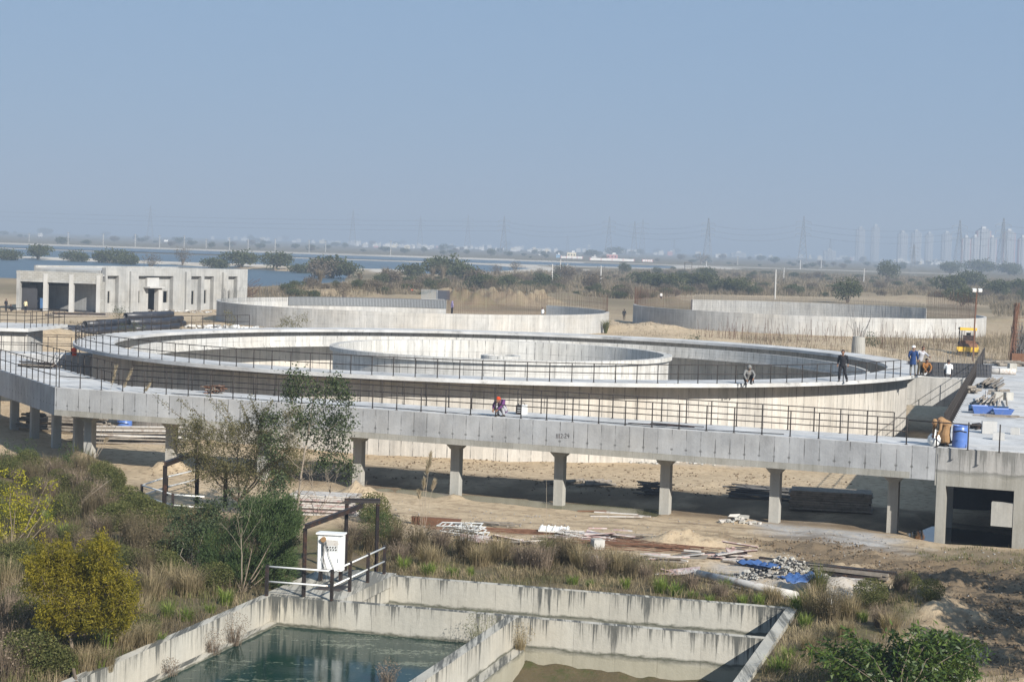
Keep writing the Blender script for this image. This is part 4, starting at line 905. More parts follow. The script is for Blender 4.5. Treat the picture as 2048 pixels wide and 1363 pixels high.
# ================================================================== people
def fused(name, mb, mat, vox):
    me = mb.mesh('tmp', mat); o = bpy.data.objects.new('tmp', me); COL.objects.link(o)
    m = o.modifiers.new('r', 'REMESH'); m.mode = 'VOXEL'; m.voxel_size = vox; m.use_smooth_shade = True
    s2 = o.modifiers.new('s', 'SMOOTH'); s2.factor = .5; s2.iterations = 2
    dg = bpy.context.evaluated_depsgraph_get(); me2 = bpy.data.meshes.new_from_object(o.evaluated_get(dg)); me2.name = name
    bpy.data.objects.remove(o); bpy.data.meshes.remove(me)
    me2.materials.clear(); me2.materials.append(MATS[mat]); me2.polygons.foreach_set('use_smooth', [True]*len(me2.polygons)); return me2
def pose(kind, **kw):
    if kind == 'stand':
        j = dict(pel=(0, 0, .93), che=(0, -.02, 1.28), nek=(0, -.01, 1.47), hed=(0, -.04, 1.60))
        for s, n in ((-1, 'l'), (1, 'r')):
            j['sh'+n] = (s*.185, 0, 1.41); j['el'+n] = (s*.25, .03, 1.13); j['wr'+n] = (s*.25, -.07, .90); j['hi'+n] = (s*.09, 0, .90); j['kn'+n] = (s*.11, -.03, .49); j['an'+n] = (s*.12, .03, .08)
    elif kind == 'squat':
        j = dict(pel=(0, .12, .27), che=(0, -.05, .60), nek=(0, -.13, .76), hed=(0, -.20, .87))
        for s, n in ((-1, 'l'), (1, 'r')):
            j['sh'+n] = (s*.18, -.11, .70); j['el'+n] = (s*.25, -.30, .50); j['wr'+n] = (s*.12, -.46, .30); j['hi'+n] = (s*.09, .11, .27); j['kn'+n] = (s*.20, -.27, .50); j['an'+n] = (s*.15, -.06, .08)
    else:                                                    # stooping forward
        j = dict(pel=(0, .1, .88), che=(0, -.25, 1.03), nek=(0, -.44, 1.02), hed=(0, -.57, .97))
        for s, n in ((-1, 'l'), (1, 'r')):
            j['sh'+n] = (s*.17, -.38, .99); j['el'+n] = (s*.19, -.42, .70); j['wr'+n] = (s*.12, -.50, .46); j['hi'+n] = (s*.09, .1, .86); j['kn'+n] = (s*.1, -.0, .47); j['an'+n] = (s*.11, .06, .08)
    j.update(kw); return {k: Vector(v) for k, v in j.items()}
def hand(b, wr, el):                                          # palm, four unequal bent fingers and a side thumb
    d = (wr-el).normalized(); x = d.orthogonal().normalized(); y = d.cross(x)
    b.tube([wr-d*.02, wr+d*.04, wr+d*.085], [.028, .036, .032], 7)
    for k, L in enumerate((.062, .074, .07, .055)):
        r0 = wr+d*.075+x*(k-1.5)*.019; b.tube([r0, r0+d*L*.55+y*.008, r0+d*L*.9+y*.03], [.0105, .010, .008], 5)
    b.tube([wr+d*.03+x*.03, wr+d*.06+x*.055, wr+d*.09+x*.06+y*.015], [.013, .012, .009], 5)
def person(label, loc, rz, J, shirt, trousers, head=None, headmat='black_steel', long_=True, scale=1., coat=None, skirt=False):
    t = T('person', label, 'person', loc); t.rotation_euler[2] = rz; t.scale = (scale,)*3
    b = MB()
    b.tube([J['pel']-Vector((0, 0, .06)), J['pel'], (J['pel']+J['che'])/2, J['che'], J['nek']-(J['nek']-J['che'])*.2], [.10, .135, .125, .15, .10], 12)
    b.tube([J['nek']-(J['nek']-J['che'])*.25, J['nek'], J['hed']], [.06, .055, .055], 8)
    hd = J['hed']; fwd = Vector((0, -1, 0)); b.ball(hd, .092, 12, 9, 1.22)
    b.ball(hd+Vector((0, -.03, -.06)), .062, 8, 6); b.tube([hd+Vector((0, -.075, .02)), hd+Vector((0, -.112, -.03)), hd+Vector((0, -.085, -.04))], [.012, .02, .014], 6)
    for s in (-1, 1): b.ball(hd+Vector((s*.092, .01, -.01)), .024, 6, 5, 1.3); b.ball(hd+Vector((s*.036, -.078, .018)), .015, 6, 5)
    b.tube([hd+Vector((-.025, -.088, -.062)), hd+Vector((.025, -.088, -.062))], .011, 5)
    for n in 'lr':
        b.tube([J['sh'+n], (J['sh'+n]+J['el'+n])/2, J['el'+n], (J['el'+n]*.6+J['wr'+n]*.4), J['wr'+n]], [.058, .052, .042, .043, .028], 8); hand(b, J['wr'+n], J['el'+n])
        b.tube([J['hi'+n], (J['hi'+n]+J['kn'+n])/2, J['kn'+n], J['kn'+n]*.6+J['an'+n]*.4, J['an'+n]], [.088, .078, .058, .056, .038], 9)
        a = J['an'+n]; b.tube([a+Vector((0, .05, -.045)), a+Vector((0, -.06, -.04)), a+Vector((0, -.17, -.055))], [.035, .042, .028], 7)
        b.tube([(J['sh'+n]+J['che'])/2, J['sh'+n]], [.08, .062], 8)
    def add(nm, mesh): return link(nm, mesh, t, (0, 0, 0))
    add('body', fused('body', b, 'skin', .0125))
    b = MB(); lo = J['pel']-(J['che']-J['pel']).normalized()*.10
    b.tube([lo, J['pel'], (J['pel']+J['che'])/2, J['che'], J['nek']-(J['nek']-J['che'])*.15], [.155, .158, .15, .172, .09], 12)
    for n in 'lr':
        b.tube([(J['sh'+n]+J['che'])/2, J['sh'+n]], [.10, .078], 8); e = J['wr'+n]*.85+J['el'+n]*.15 if long_ else J['el'+n]*.8+J['sh'+n]*.2
        b.tube([J['sh'+n], J['el'+n], e] if long_ else [J['sh'+n], e], [.076, .062, .048] if long_ else [.076, .07], 8)
    if coat:
        b.tube([J['pel']+Vector((0, 0, .1)), J['pel']-Vector((0, -.02, .30))], [.16, .20], 10)
    add('shirt', fused('shirt', b, shirt, .016))
    b = MB(); b.tube([J['pel']+Vector((0, 0, .02)), J['pel']-Vector((0, 0, .08))], [.14, .13], 10)
    for n in 'lr':
        an = J['an'+n]+(J['kn'+n]-J['an'+n])*.08; b.tube([J['hi'+n], (J['hi'+n]+J['kn'+n])/2, J['kn'+n], (J['kn'+n]+an)/2, an], [.108, .098, .08, .074, .066], 9)
    if skirt: b.tube([J['pel'], (J['knl']+J['knr'])/2, (J['anl']+J['anr'])/2+Vector((0, 0, .08))], [.16, .21, .22], 12)
    add('trousers', fused('trousers', b, trousers, .016))
    for n in 'lr': b = MB(); a = J['an'+n]; b.tube([a+Vector((0, .055, -.045)), a+Vector((0, -.06, -.038)), a+Vector((0, -.18, -.055))], [.04, .048, .032], 7); add('shoe', b.mesh('shoe', 'dark_rubber', True))
    b = MB()
    if head == 'turban':
        for k in range(4): b.ball(hd+Vector((.006*(-1)**k, .012, .05+.022*k)), .118-.012*k, 12, 7, .48)
    elif head == 'scarf':
        b.ball(hd+Vector((0, .015, .012)), .118, 12, 8, 1.15); b.tube([hd+Vector((0, .06, -.02)), hd+Vector((0, .10, -.18))], [.09, .07], 8)
    else: b.ball(hd+Vector((0, .018, .035)), .101, 12, 8, 1.05)
    add({'turban': 'turban', 'scarf': 'headscarf'}.get(head, 'hair'), b.mesh('hair', headmat, True)); return t
def rim(u, v): q = at(u, v, ZR); return (q[0], q[1], ZR)
person('person standing on the tank rim in a blue jacket and white headcloth, back turned', rim(1825, 750.5), R(165), pose('stand', knl=(-.13, .02, .49), anl=(-.16, .06, .08), wrr=(.22, -.16, .98)), 'cloth_blue', 'cloth_grey', 'turban', 'cloth_white', coat=True)
person('person in a checked shirt and dark trousers leaning on a post at the tank rim', rim(1839, 750), R(35), pose('stand', elr=(.30, -.22, 1.22), wrr=(.26, -.46, 1.12), che=(.03, -.08, 1.27), nek=(.05, -.10, 1.45), hed=(.06, -.15, 1.57)), 'cloth_check', 'cloth_khaki')
person('person in brown squatting beside two standing workers on the tank rim', rim(1850, 750), R(10), pose('squat'), 'cloth_orange', 'cloth_khaki')
person('person in dark clothes walking along the tank rim behind the railing', rim(1684, 762.5), R(-25), pose('stand', knl=(-.12, -.14, .49), anl=(-.16, -.02, .08), knr=(.14, .03, .48), anr=(.22, .22, .08), elr=(.27, .10, 1.13), wrr=(.30, .0, .93)), 'cloth_dark', 'cloth_dark')
person('person in grey sitting low on the tank rim, bent over a grinder', rim(1495, 767.5), R(15), pose('squat', wrl=(-.24, -.48, .22), ell=(-.32, -.28, .48)), 'cloth_grey', 'cloth_dark', 'scarf', 'cloth_grey')
q = at(1004, 832, ZD); person('person in purple with a red turban crouching to weld on the walkway', (q[0], q[1], ZD), R(-40), pose('squat', hed=(0, -.30, .72), nek=(0, -.20, .68), che=(0, -.08, .55)), 'cloth_purple', 'cloth_check', 'turban', 'cloth_red')
q = at(1889, 892, ZD)
pz = pose('bend'); p9_ = person('person stooping in an orange patterned shawl beside the blue barrel', (q[0], q[1], ZD), R(-62), pz, 'cloth_tan', 'cloth_tan', 'scarf', 'cloth_tan', skirt=True)
q = atY(1896, 751, 118.3); person('person in a white shirt seated on the far channel in front of dark panels', (q[0], q[1], 3.55), R(170), pose('squat', pel=(0, .1, .30), che=(0, .02, .68), nek=(0, 0, .86), hed=(0, -.03, .99), shl=(-.18, 0, .80), shr=(.18, 0, .80), elr=(.24, -.05, .56), ell=(-.24, -.05, .56)), 'cloth_white', 'cloth_dark')
def onground(u, v, z=0.): q = at(u, v, z); return (q[0], q[1], gz(q[0], q[1]))
person('person in a cream shirt walking on the sand before the open building', onground(51, 622), R(150), pose('stand'), 'cloth_cream', 'cloth_dark')
person('person in black standing at the left corner of the open building', onground(12, 620), R(60), pose('stand'), 'cloth_dark', 'cloth_dark')
person('person in dark clothes crouching by the left corner of the open building', onground(24, 620), R(-60), pose('squat'), 'cloth_dark', 'cloth_dark')
person('person in black standing in the gap between the two unfinished tanks', onground(1248, 641), R(170), pose('stand'), 'cloth_dark', 'cloth_khaki')
q = atY(904, 621, 246); person('person in lilac at the end of the ribbed shutters of the unfinished tank', (q[0], q[1], 1.7), R(120), pose('stand'), 'cloth_lilac', 'cloth_dark', 'scarf', 'cloth_lilac')
q = atY(1085, 632, 248); person('person in white working among bars at the dark curved wall', (q[0], q[1], 1.2), R(-60), pose('stand'), 'cloth_white', 'cloth_dark')
person('person with a white bundle far behind the gap between the tanks', onground(1322, 600), R(30), pose('stand'), 'cloth_white', 'cloth_dark')
# motorcycle with two riders near the ribbed wall
q = at(822, 592, 0); q = (q[0], q[1], gz(q[0], q[1])+.2)
for k in range(1):
    t = T('motorcycle', 'dark motorcycle parked on the dirt behind the ribbed wall', 'motorcycle', q)
    for x in (-.62, .62):
        b = MB(); n = 20
        for i in range(n):
            a0, a1 = 2*math.pi*i/n, 2*math.pi*(i+1)/n; b.tube([(x+.29*math.cos(a0), 0, .32+.29*math.sin(a0)), (x+.29*math.cos(a1), 0, .32+.29*math.sin(a1))], .045, 5)
        wl_ = link('wheel', b.mesh('wheel', 'dark_rubber'), t, (0, 0, 0))
        b = MB(); b.tube([(x, -.05, .32), (x, .05, .32)], .06, 8); [b.tube([(x, 0, .32), (x+.27*math.cos(i), 0, .32+.27*math.sin(i))], .008, 4) for i in range(6)]; link('hub', b.mesh('hub', 'pale_steel'), wl_, (0, 0, 0))
    b = MB(); b.tube([(-.62, 0, .32), (-.2, 0, .45), (.25, 0, .5), (.45, 0, .85), (.62, 0, .32)], .04, 6); b.box((0, 0, .42), (.4, .24, .3)); b.build('frame', 'black_steel', t, loc=(0, 0, 0))
    b = MB(); b.tube([(-.1, 0, .75), (.15, 0, .84), (.36, 0, .78)], [.1, .15, .1], 8); b.build('fuel_tank', 'cloth_red', t, loc=(0, 0, 0)); b = MB(); b.box((-.35, 0, .78), (.62, .24, .1)); b.build('seat', 'dark_rubber', t, loc=(0, 0, 0))
    b = MB(); b.tube([(.4, -.35, 1.02), (.44, 0, .96), (.4, .35, 1.02)], .02, 6); b.build('handlebar', 'black_steel', t, loc=(0, 0, 0))
person('person in dark green standing beside the parked motorcycle behind the ribbed wall', (q[0]-.5, q[1]-.6, q[2]), R(40), pose('stand'), 'cloth_khaki', 'cloth_dark')

# ================================================================== road roller
q = at(1935, 712, 0); zg = gz(q[0], q[1]); rr = T('road_roller', 'yellow road roller with a canopy parked on the dirt behind the pump house', 'road roller', (q[0], q[1], zg)); rr.rotation_euler[2] = R(-14)
def part(name, mat, parent, fn, smooth=False): b = MB(); fn(b); return b.build(name, mat, parent, smooth, (0, 0, 0))
part('drum', 'rust_paint', rr, lambda b: (b.tube([(-1.05, -1.35, .72), (1.05, -1.35, .72)], .70, 26)), True)
part('drum_frame', 'yellow_paint', rr, lambda b: (b.box((.08, -2.1, .72), (2.25, .14, .52)), b.box((-1.15, -1.4, .8), (.12, 1.5, .36)), b.box((1.15, -1.4, .8), (.12, 1.5, .36)), b.box((0, -.62, .95), (2.2, .2, .5))))
part('splash_guard', 'black_steel', rr, lambda b: b.box((0, -2.06, .28), (2.1, .08, .36)))
part('hood', 'rust_paint', rr, lambda b: (b.box((0, -1.15, 1.42), (1.7, .9, .42)), b.box((0, -1.1, 1.6), (1.3, .7, .16))))
part('chassis', 'yellow_paint', rr, lambda b: (b.box((0, .9, 1.05), (1.4, 2.6, .7)), b.box((0, 1.9, 1.35), (1.3, .9, .5))))
for x in (-.92, .92):
    wq = part('wheel', 'dark_rubber', rr, lambda b: b.tube([(x-.22, 1.5, .72), (x-.24, 1.5, .72), (x+.24, 1.5, .72), (x+.22, 1.5, .72)], [.55, .72, .72, .55], 22)); link('wheel_hub', (lambda b: (b.tube([(x-.26, 1.5, .72), (x+.26, 1.5, .72)], .3, 12), b.mesh('wheel_hub', 'yellow_paint'))[1])(MB()), wq, (0, 0, 0))
part('cab', 'black_steel', rr, lambda b: (b.box((0, .25, 1.75), (1.2, .9, .9)), b.box((0, .0, 2.15), (.5, .1, .3))))
part('seat', 'dark_rubber', rr, lambda b: (b.box((0, .55, 1.9), (.5, .5, .12)), b.box((0, .8, 2.2), (.5, .12, .6))))
part('steering_wheel', 'dark_rubber', rr, lambda b: [b.tube([(.2*math.cos(a), -.02+.1*math.sin(a), 2.3+.17*math.sin(a)), (.2*math.cos(a+.5), -.02+.1*math.sin(a+.5), 2.3+.17*math.sin(a+.5))], .02, 5) for a in np.arange(0, 6.2, .5)])
part('canopy_post', 'black_steel', rr, lambda b: b.tube([(-.75, -.4, 1.3), (-.75, -.35, 2.95)], .04, 6)); part('canopy_post', 'black_steel', rr, lambda b: b.tube([(.75, -.4, 1.3), (.75, -.35, 2.95)], .04, 6)); part('canopy_post', 'black_steel', rr, lambda b: b.tube([(-.75, 1.1, 1.3), (-.75, 1.1, 2.95)], .04, 6)); part('canopy_post', 'black_steel', rr, lambda b: b.tube([(.75, 1.1, 1.3), (.75, 1.1, 2.95)], .04, 6))
part('canopy', 'yellow_paint', rr, lambda b: (b.box((0, .35, 3.0), (1.9, 1.9, .1)), b.box((0, -.58, 2.95), (1.86, .06, .3))))
part('exhaust_pipe', 'dark_rubber', rr, lambda b: (b.tube([(-1.0, -.2, 1.3), (-1.0, -.2, 2.7), (-.95, -.3, 2.95)], [.05, .06, .06], 8), b.ball((-1.0, -.25, 3.0), .16, 8, 6)))
# flood light mast
q = at(1946, 722, 0); lm = T('light_mast', 'tall thin rusty mast carrying twin white floodlights', 'light mast', (q[0], q[1], 0))
part('mast', 'rebar_rust', lm, lambda b: b.tube([(0, 0, 0), (0, 0, 4), (.08, 0, 7.55)], [.10, .085, .06], 8))
for x in (-.3, .32): hd_ = part('floodlight', 'pale_steel', lm, lambda b: (b.box((x+.08, -.1, 7.7), (.44, .26, .34), 0, R(25)),)); link('lamp_glass', (lambda b: (b.box((x+.08, -.24, 7.66), (.36, .03, .26), 0, R(25)), b.mesh('lamp_glass', 'lamp_white'))[1])(MB()), hd_, (0, 0, 0))
part('crossbar', 'black_steel', lm, lambda b: b.tube([(-.6, 0, 7.5), (.75, 0, 7.5)], .05, 6))
# round concrete stub column with bars
q = at(1716, 712, 0); st = T('column_stub', 'short thick round concrete stub with bare bars on top, beyond the tank rim', 'column stub', (q[0], q[1], 0))
part('shaft', 'concrete_stub', st, lambda b: (b.tube([(0, 0, -.3), (0, 0, 1), (.02, 0, 2.15)], [.78, .74, .66], 20)))
part('bars', 'rebar_grey', st, lambda b: [b.tube([(.5*math.cos(a), .5*math.sin(a), 2.1), (.55*math.cos(a)*(1+.5*random.random()), .5*math.sin(a), 2.8), (.6*math.cos(a)*(1+1.4*random.random()), .5*math.sin(a), 3.2+1.6*random.random())], .022, 4) for a in np.arange(0, 6.28, .36)])
# leaning bundle of reinforcement beside the roof
q = at(2022, 722, 0); t = T('rebar_bundle', 'rusty upright cage of bars at the right edge beyond the roof', 'rebar cage', (q[0], q[1], 0))
part('cage', 'rebar_rust', t, lambda b: [b.tube([(random.uniform(-.35, .35), random.uniform(-.35, .35), 0), (random.uniform(-.3, .3)+.4, random.uniform(-.35, .35), 5.5+random.random())], .035, 4) for _ in range(34)]+[b.tube([(-.3+.06*k, -.35, .4*k), (.42+.06*k, -.35, .4*k)], .03, 4) for k in range(13)])
q = at(2036, 722, 0); t = T('rebar_bundle', 'grey fan of loose bars at the right edge beyond the roof', 'rebar bundle', (q[0], q[1], 0))
part('bars', 'rebar_grey', t, lambda b: [b.tube([(random.uniform(-.5, .3), random.uniform(-.3, .3), .2), (random.uniform(-1.2, 2.2), random.uniform(-.6, .6), 2.8+1.6*random.random())], .03, 4) for _ in range(60)])
q = atY(2030, 722, 139); t = T('anchor_block', 'dark rusty steel base standing at the far edge of the flat roof', 'steel base', (q[0], q[1]-.5, ZD))
part('plate', 'rust_paint', t, lambda b: (b.box((0, 0, .03), (3.2, .5, .06)), b.box((0, 0, .35), (.9, .5, .6)))); part('bolts', 'black_steel', t, lambda b: [b.tube([(x, -.1, .6), (x, -.1, .95)], .05, 6) for x in (-.3, 0, .3)])
# ================================================================== unfinished tanks behind
def rebar_arc(c, r, a0, a1, z0, z1, n, jit, rad=.022, rings=()):
    b = MB()
    for k in range(n):
        a = R(a0+(a1-a0)*(k+random.uniform(-.2, .2))/n); x, y = c[0]+r*math.cos(a), c[1]+r*math.sin(a); b.tube([(x, y, z0), (x+random.uniform(-.06, .06), y, z1+random.uniform(-jit, jit))], rad, 3, False)
    for z in rings:
        m = 40; b.tube([(c[0]+r*math.cos(R(a0+(a1-a0)*k/m)), c[1]+r*math.sin(R(a0+(a1-a0)*k/m)), z) for k in range(m+1)], rad*.8, 3, False)
    return b
C2 = (-13.2, 250.); C3 = (44.0, 280.5)
u2 = T('unfinished_tank', 'half built round concrete tank behind the big tank, ribbed shutters on its far wall', 'tank', (*C2, 0))
def tang(c, u, z, side, r=26.):                               # angle of the wall point that projects to pixel column u
    best = None
    for k in range(720):
        a = k*.5; p = (c[0]+r*math.cos(R(a)), c[1]+r*math.sin(R(a)), z); d = (p[1] > c[1]) if side == 'far' else (p[1] <= c[1])
        if d:
            e = abs(pxs([p])[0][0]-u)
            if best is None or e < best[0]: best = (e, a)
    return best[1]
z2 = 2.55
af0, af1 = tang(C2, 893, z2, 'far', 25.6), 181.
b = MB((*C2, 26)); b.ring(C2, 25.6, 26.0, -.6, z2, 150, af0, 360+8); b.build('tank_wall', 'concrete_far_tank', u2)
ar = tang(C2, 1092, z2, 'far', 25.6); b = MB((*C2, 26)); b.ring(C2, 25.6, 26.0, -.6, z2, 30, 0, ar); b.build('tank_wall', 'concrete_far_tank', u2)
as0 = tang(C2, 577, z2, 'far', 25.5)
b = MB((*C2, 25.5))
n = 110
for k in range(n):
    a = R(af0+(as0-af0)*k/n); x, y = C2[0]+25.52*math.cos(a), C2[1]+25.52*math.sin(a); b.box((x, y, 1.98), (.10, .10, 1.15), a)
sr_ = b.build('shutter_ribs', 'formwork_steel', u2); b = MB((*C2, 25.5)); b.ring(C2, 25.555, 25.595, 1.38, 2.66, 60, af0, as0); b.build('shutter_sheet', 'formwork_sheet', u2)
tag(rebar_arc(C2, 25.8, ar, af0, .3, 4.3, 110, .4, .02, (1.2, 2.2)).build('starter_bars', 'rebar_rust', u2), kind='stuff')
tag(rebar_arc(C2, 25.45, as0, 186, 2.0, 3.7, 60, .5, .018).build('starter_bars', 'rebar_grey', u2), kind='stuff')
tag(rebar_arc(C2, 25.8, 0, ar, 2.4, 4.4, 34, .4, .02, (2.9, 3.5)).build('starter_bars', 'rebar_rust', u2), kind='stuff')
b = MB(); b.ring(C2, 0, 25.6, -.6, .1, 80); b.build('tank_floor', 'ground_soil' if 0 else 'concrete_slab_top', u2)
q = atY(872, 601, 284); t = T('shutter_box', 'dark open shutter box on a white ledge at the end of the ribbed wall', 'shutter', (q[0], q[1], 1.6))
part('ledge', 'concrete_pale', t, lambda b: b.box((-.4, 0, .75), (3.4, .8, .2))); part('ribbed_panel', 'formwork_steel', t, lambda b: [b.box((-2.2+.18*k, .3, 1.55), (.1, .12, 1.5)) for k in range(14)]); part('dark_panel', 'dark_sheet', t, lambda b: b.box((1., .3, 1.5), (2.1, .1, 1.4)))
u3 = T('unfinished_tank', 'half built round tank at the right with bar mesh over its far wall', 'tank', (*C3, 0))
z3 = 2.72
g0, g1 = tang(C3, 1850, z3, 'far', 25.6), tang(C3, 1386, z3, 'far', 25.6)
b = MB((*C3, 26)); b.ring(C3, 25.6, 26., -.6, z3, 130, 176, 364); b.build('tank_wall', 'concrete_far_tank', u3)
b = MB((*C3, 26)); b.ring(C3, 25.6, 26., -.6, z3+.45, 60, g0, g1); b.build('tank_wall', 'concrete_far_tank', u3)
tag(rebar_arc(C3, 25.4, g0, g1, .4, 4.0, 190, .2, .016, tuple(.9+.35*k for k in range(9))).build('bar_mesh', 'rebar_grey', u3), kind='stuff')
tag(rebar_arc(C3, 25.8, 4, g0, .4, 5.6, 90, .5, .02, (1.4, 2.4, 3.4)).build('starter_bars', 'rebar_rust', u3), kind='stuff')
tag(rebar_arc(C3, 25.8, g1, 176, .4, 5.0, 80, .4, .02, (1.4, 2.4, 3.4)).build('starter_bars', 'rebar_rust', u3), kind='stuff')
b = MB(); b.ring(C3, 0, 25.6, -.6, .1, 80); b.build('tank_floor', 'concrete_slab_top', u3)
# starter bars of a further foundation between the tanks
b = MB()
for k in range(260):
    u = random.uniform(1395, 1960); v = random.uniform(676, 712) if u > 1500 else random.uniform(672, 690); q = at(u, v); b.tube([(q[0], q[1], -.1), (q[0]+random.uniform(-.5, .5), q[1]+random.uniform(-.3, .3), random.uniform(1., 2.8))], .02, 3, False)
tag(b.build('starter_bars', 'rebar_rust'), 'thin field of rusty upright bars on the dirt behind the big tank', 'reinforcement', kind='stuff')

# ================================================================== building at the left
bd = T('shed_building', 'single storey grey concrete building with three open bays beside the pond', 'building', (-57, 259, 0))
W0, W1 = np.array([-68.5, 258.4]), np.array([-56.4, 257.0]); wd = (W1-W0)/np.linalg.norm(W1-W0); wn = np.array([-wd[1], wd[0]]); WL = float(np.linalg.norm(W1-W0))
M0, M1 = np.array([-56.1, 257.9]), np.array([-40.0, 282.]); md = (M1-M0)/np.linalg.norm(M1-M0); mn = np.array([-md[1], md[0]]); ML = float(np.linalg.norm(M1-M0))
def lp(o, d, n, s, t): q = o+d*s+n*t; return (float(q[0]), float(q[1]))
def slab(b, o, d, n, s0, s1, t0, t1, za, zb): b.prism([lp(o, d, n, s0, t0), lp(o, d, n, s1, t0), lp(o, d, n, s1, t1), lp(o, d, n, s0, t1)], za, zb)
def su(o, d, n, L, u, t=0.):                                  # distance along a wall that projects to pixel column u
    lo, hi = -3., L+6
    for _ in range(45):
        m = (lo+hi)/2; q = lp(o, d, n, m, t)
        if pxs([(q[0], q[1], 2.)])[0][0] < u: lo = m
        else: hi = m
    return m
HW, HM = 5.35, 6.1
ws = lambda u: su(W0, wd, wn, WL, u)
def W(name, mat, *bx):
    b = MB(); [slab(b, W0, wd, wn, *x) for x in bx]; return b.build(name, mat, bd)
for k, (a, c) in enumerate(((33, 40), (86.5, 94.5), (138, 146.5), (192.5, 200))):
    W('pier', 'concrete_pale' if k else 'concrete_building', (ws(a), ws(c), -.08, .5, -.4, HW-.35))
W('lintel', 'concrete_block', (0, WL, 0, .4, 4.15, HW)); W('lintel_beam', 'concrete_building', (ws(40), ws(192), -.03, .35, 3.85, 4.15))
W('block_pier', 'concrete_block', (ws(200), WL+.3, 0, .5, -.4, 4.15))
W('roof', 'concrete_pale', (0, WL, .4, 15, 4.9, 5.1)); W('rear_parapet', 'concrete_pale', (0, WL, 14.6, 15, 5.1, 5.55))
W('left_wall', 'concrete_building', (0, .35, .5, 15, -.4, 4.9))
W('floor', 'concrete_shade_dark', (0, WL, .6, 15, -.3, .06)); W('ceiling', 'concrete_shade_dark', (.36, WL, .5, 14.6, 4.85, 4.898))
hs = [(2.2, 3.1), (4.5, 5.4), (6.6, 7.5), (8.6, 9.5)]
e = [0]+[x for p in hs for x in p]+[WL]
for i in range(0, len(e), 2): W('rear_wall', 'concrete_shade_dark', (e[i], e[i+1], 9.6, 9.9, -.3, 4.9))
for a, c in hs: W('rear_wall', 'concrete_shade_dark', (a, c, 9.6, 9.9, -.3, 2.1)); W('rear_wall', 'concrete_shade_dark', (a, c, 9.6, 9.9, 3.1, 4.9))
W('inner_step', 'concrete_shade_dark', (.4, 2.5, 1.2, 1.5, -.3, 3.2)); W('inner_beam', 'concrete_shade_dark', (.36, WL-.1, 4.2, 4.5, 3.3, 3.75))
ms = lambda u: su(M0, md, mn, ML, u)
D = .75
def Mw(name, mat, *bx):
    b = MB(); [slab(b, M0, md, mn, *x) for x in bx]; return b.build(name, mat, bd)
rec = [(214.5, 237), (273, 295), (295, 323), (323, 346), (382, 402), (408, 427), (456, 474)]
win = [(214.8, 220.5, 1.2, 2.9), (273.6, 280, 1.2, 2.9), (326, 335.5, 1.2, 2.9), (382.5, 388.5, .9, 2.9), (407.5, 413, 1.0, 3.0), (456.3, 460, 1.5, 2.9)]
door = (296, 315, 0., 3.25)
ss = sorted([(ms(a), ms(c)) for a, c in rec]); pos_ = 0.; sol = []
for a, c in ss:
    if a > pos_+.02: sol.append((pos_, a))
    pos_ = max(pos_, c)
sol.append((pos_, ML))
Mw('facade', 'concrete_building', *[(a, c, 0, D, -.4, 5.0) for a, c in sol], (0, ML, 0, D, 5.0, HM))
for u0, u1 in ((258, 273), (369, 377), (443, 452)):
    Mw('pilaster', 'concrete_building', (ms(u0), ms(u1), -.35, -.002, -.4, HM-.45))
md_ = lambda u: su(M0, md, mn, ML, u, D)
holes = sorted([(md_(a), md_(c), z0, z1, 'w') for a, c, z0, z1 in win]+[(md_(door[0]), md_(door[1]), door[2], door[3], 'd')])
b = MB(); p0 = 0.
for a, c, z0, z1, k in holes:
    slab(b, M0, md, mn, p0, a, D, D+.25, -.4, 5.0); slab(b, M0, md, mn, a, c, D, D+.25, z1, 5.0)
    if z0 > 0: slab(b, M0, md, mn, a, c, D, D+.25, -.4, z0)
    p0 = c
slab(b, M0, md, mn, p0, ML, D, D+.25, -.4, 5.0); b.build('recessed_wall', 'concrete_building', bd)
for a, c, z0, z1, k in holes:
    b = MB(); f = .07
    slab(b, M0, md, mn, a, a+f, D+.05, D+.2, z0, z1); slab(b, M0, md, mn, c-f, c, D+.05, D+.2, z0, z1); slab(b, M0, md, mn, a+f, c-f, D+.05, D+.2, z1-f, z1)
    b.build('window_frame' if k == 'w' else 'door_frame', 'concrete_column', bd)
Mw('canopy', 'concrete_pale', (ms(294), ms(324), -.55, D-.003, 3.32, 3.5)); Mw('canopy_panel', 'concrete_pale', (ms(296.5), ms(320), .25, D-.004, 3.5, 4.75))
Mw('door_cheek', 'concrete_pale', (ms(316), ms(323), -.1, D-.004, -.3, 3.32))
Mw('roof', 'concrete_pale', (0, ML, D+.25, 14, 5.5, 5.7)); Mw('end_wall', 'concrete_building', (ML-.3, ML, D+.25, 14, -.4, HM-.1)); Mw('rear_wall', 'concrete_building', (0, ML, 14, 14.3, -.4, HM-.1)); Mw('partition', 'concrete_building', (0, .3, D+.26, 14, -.4, 5.5)); Mw('inner_wall', 'concrete_shade_dark', (.3, ML-.3, 6, 6.3, -.4, 5.5))
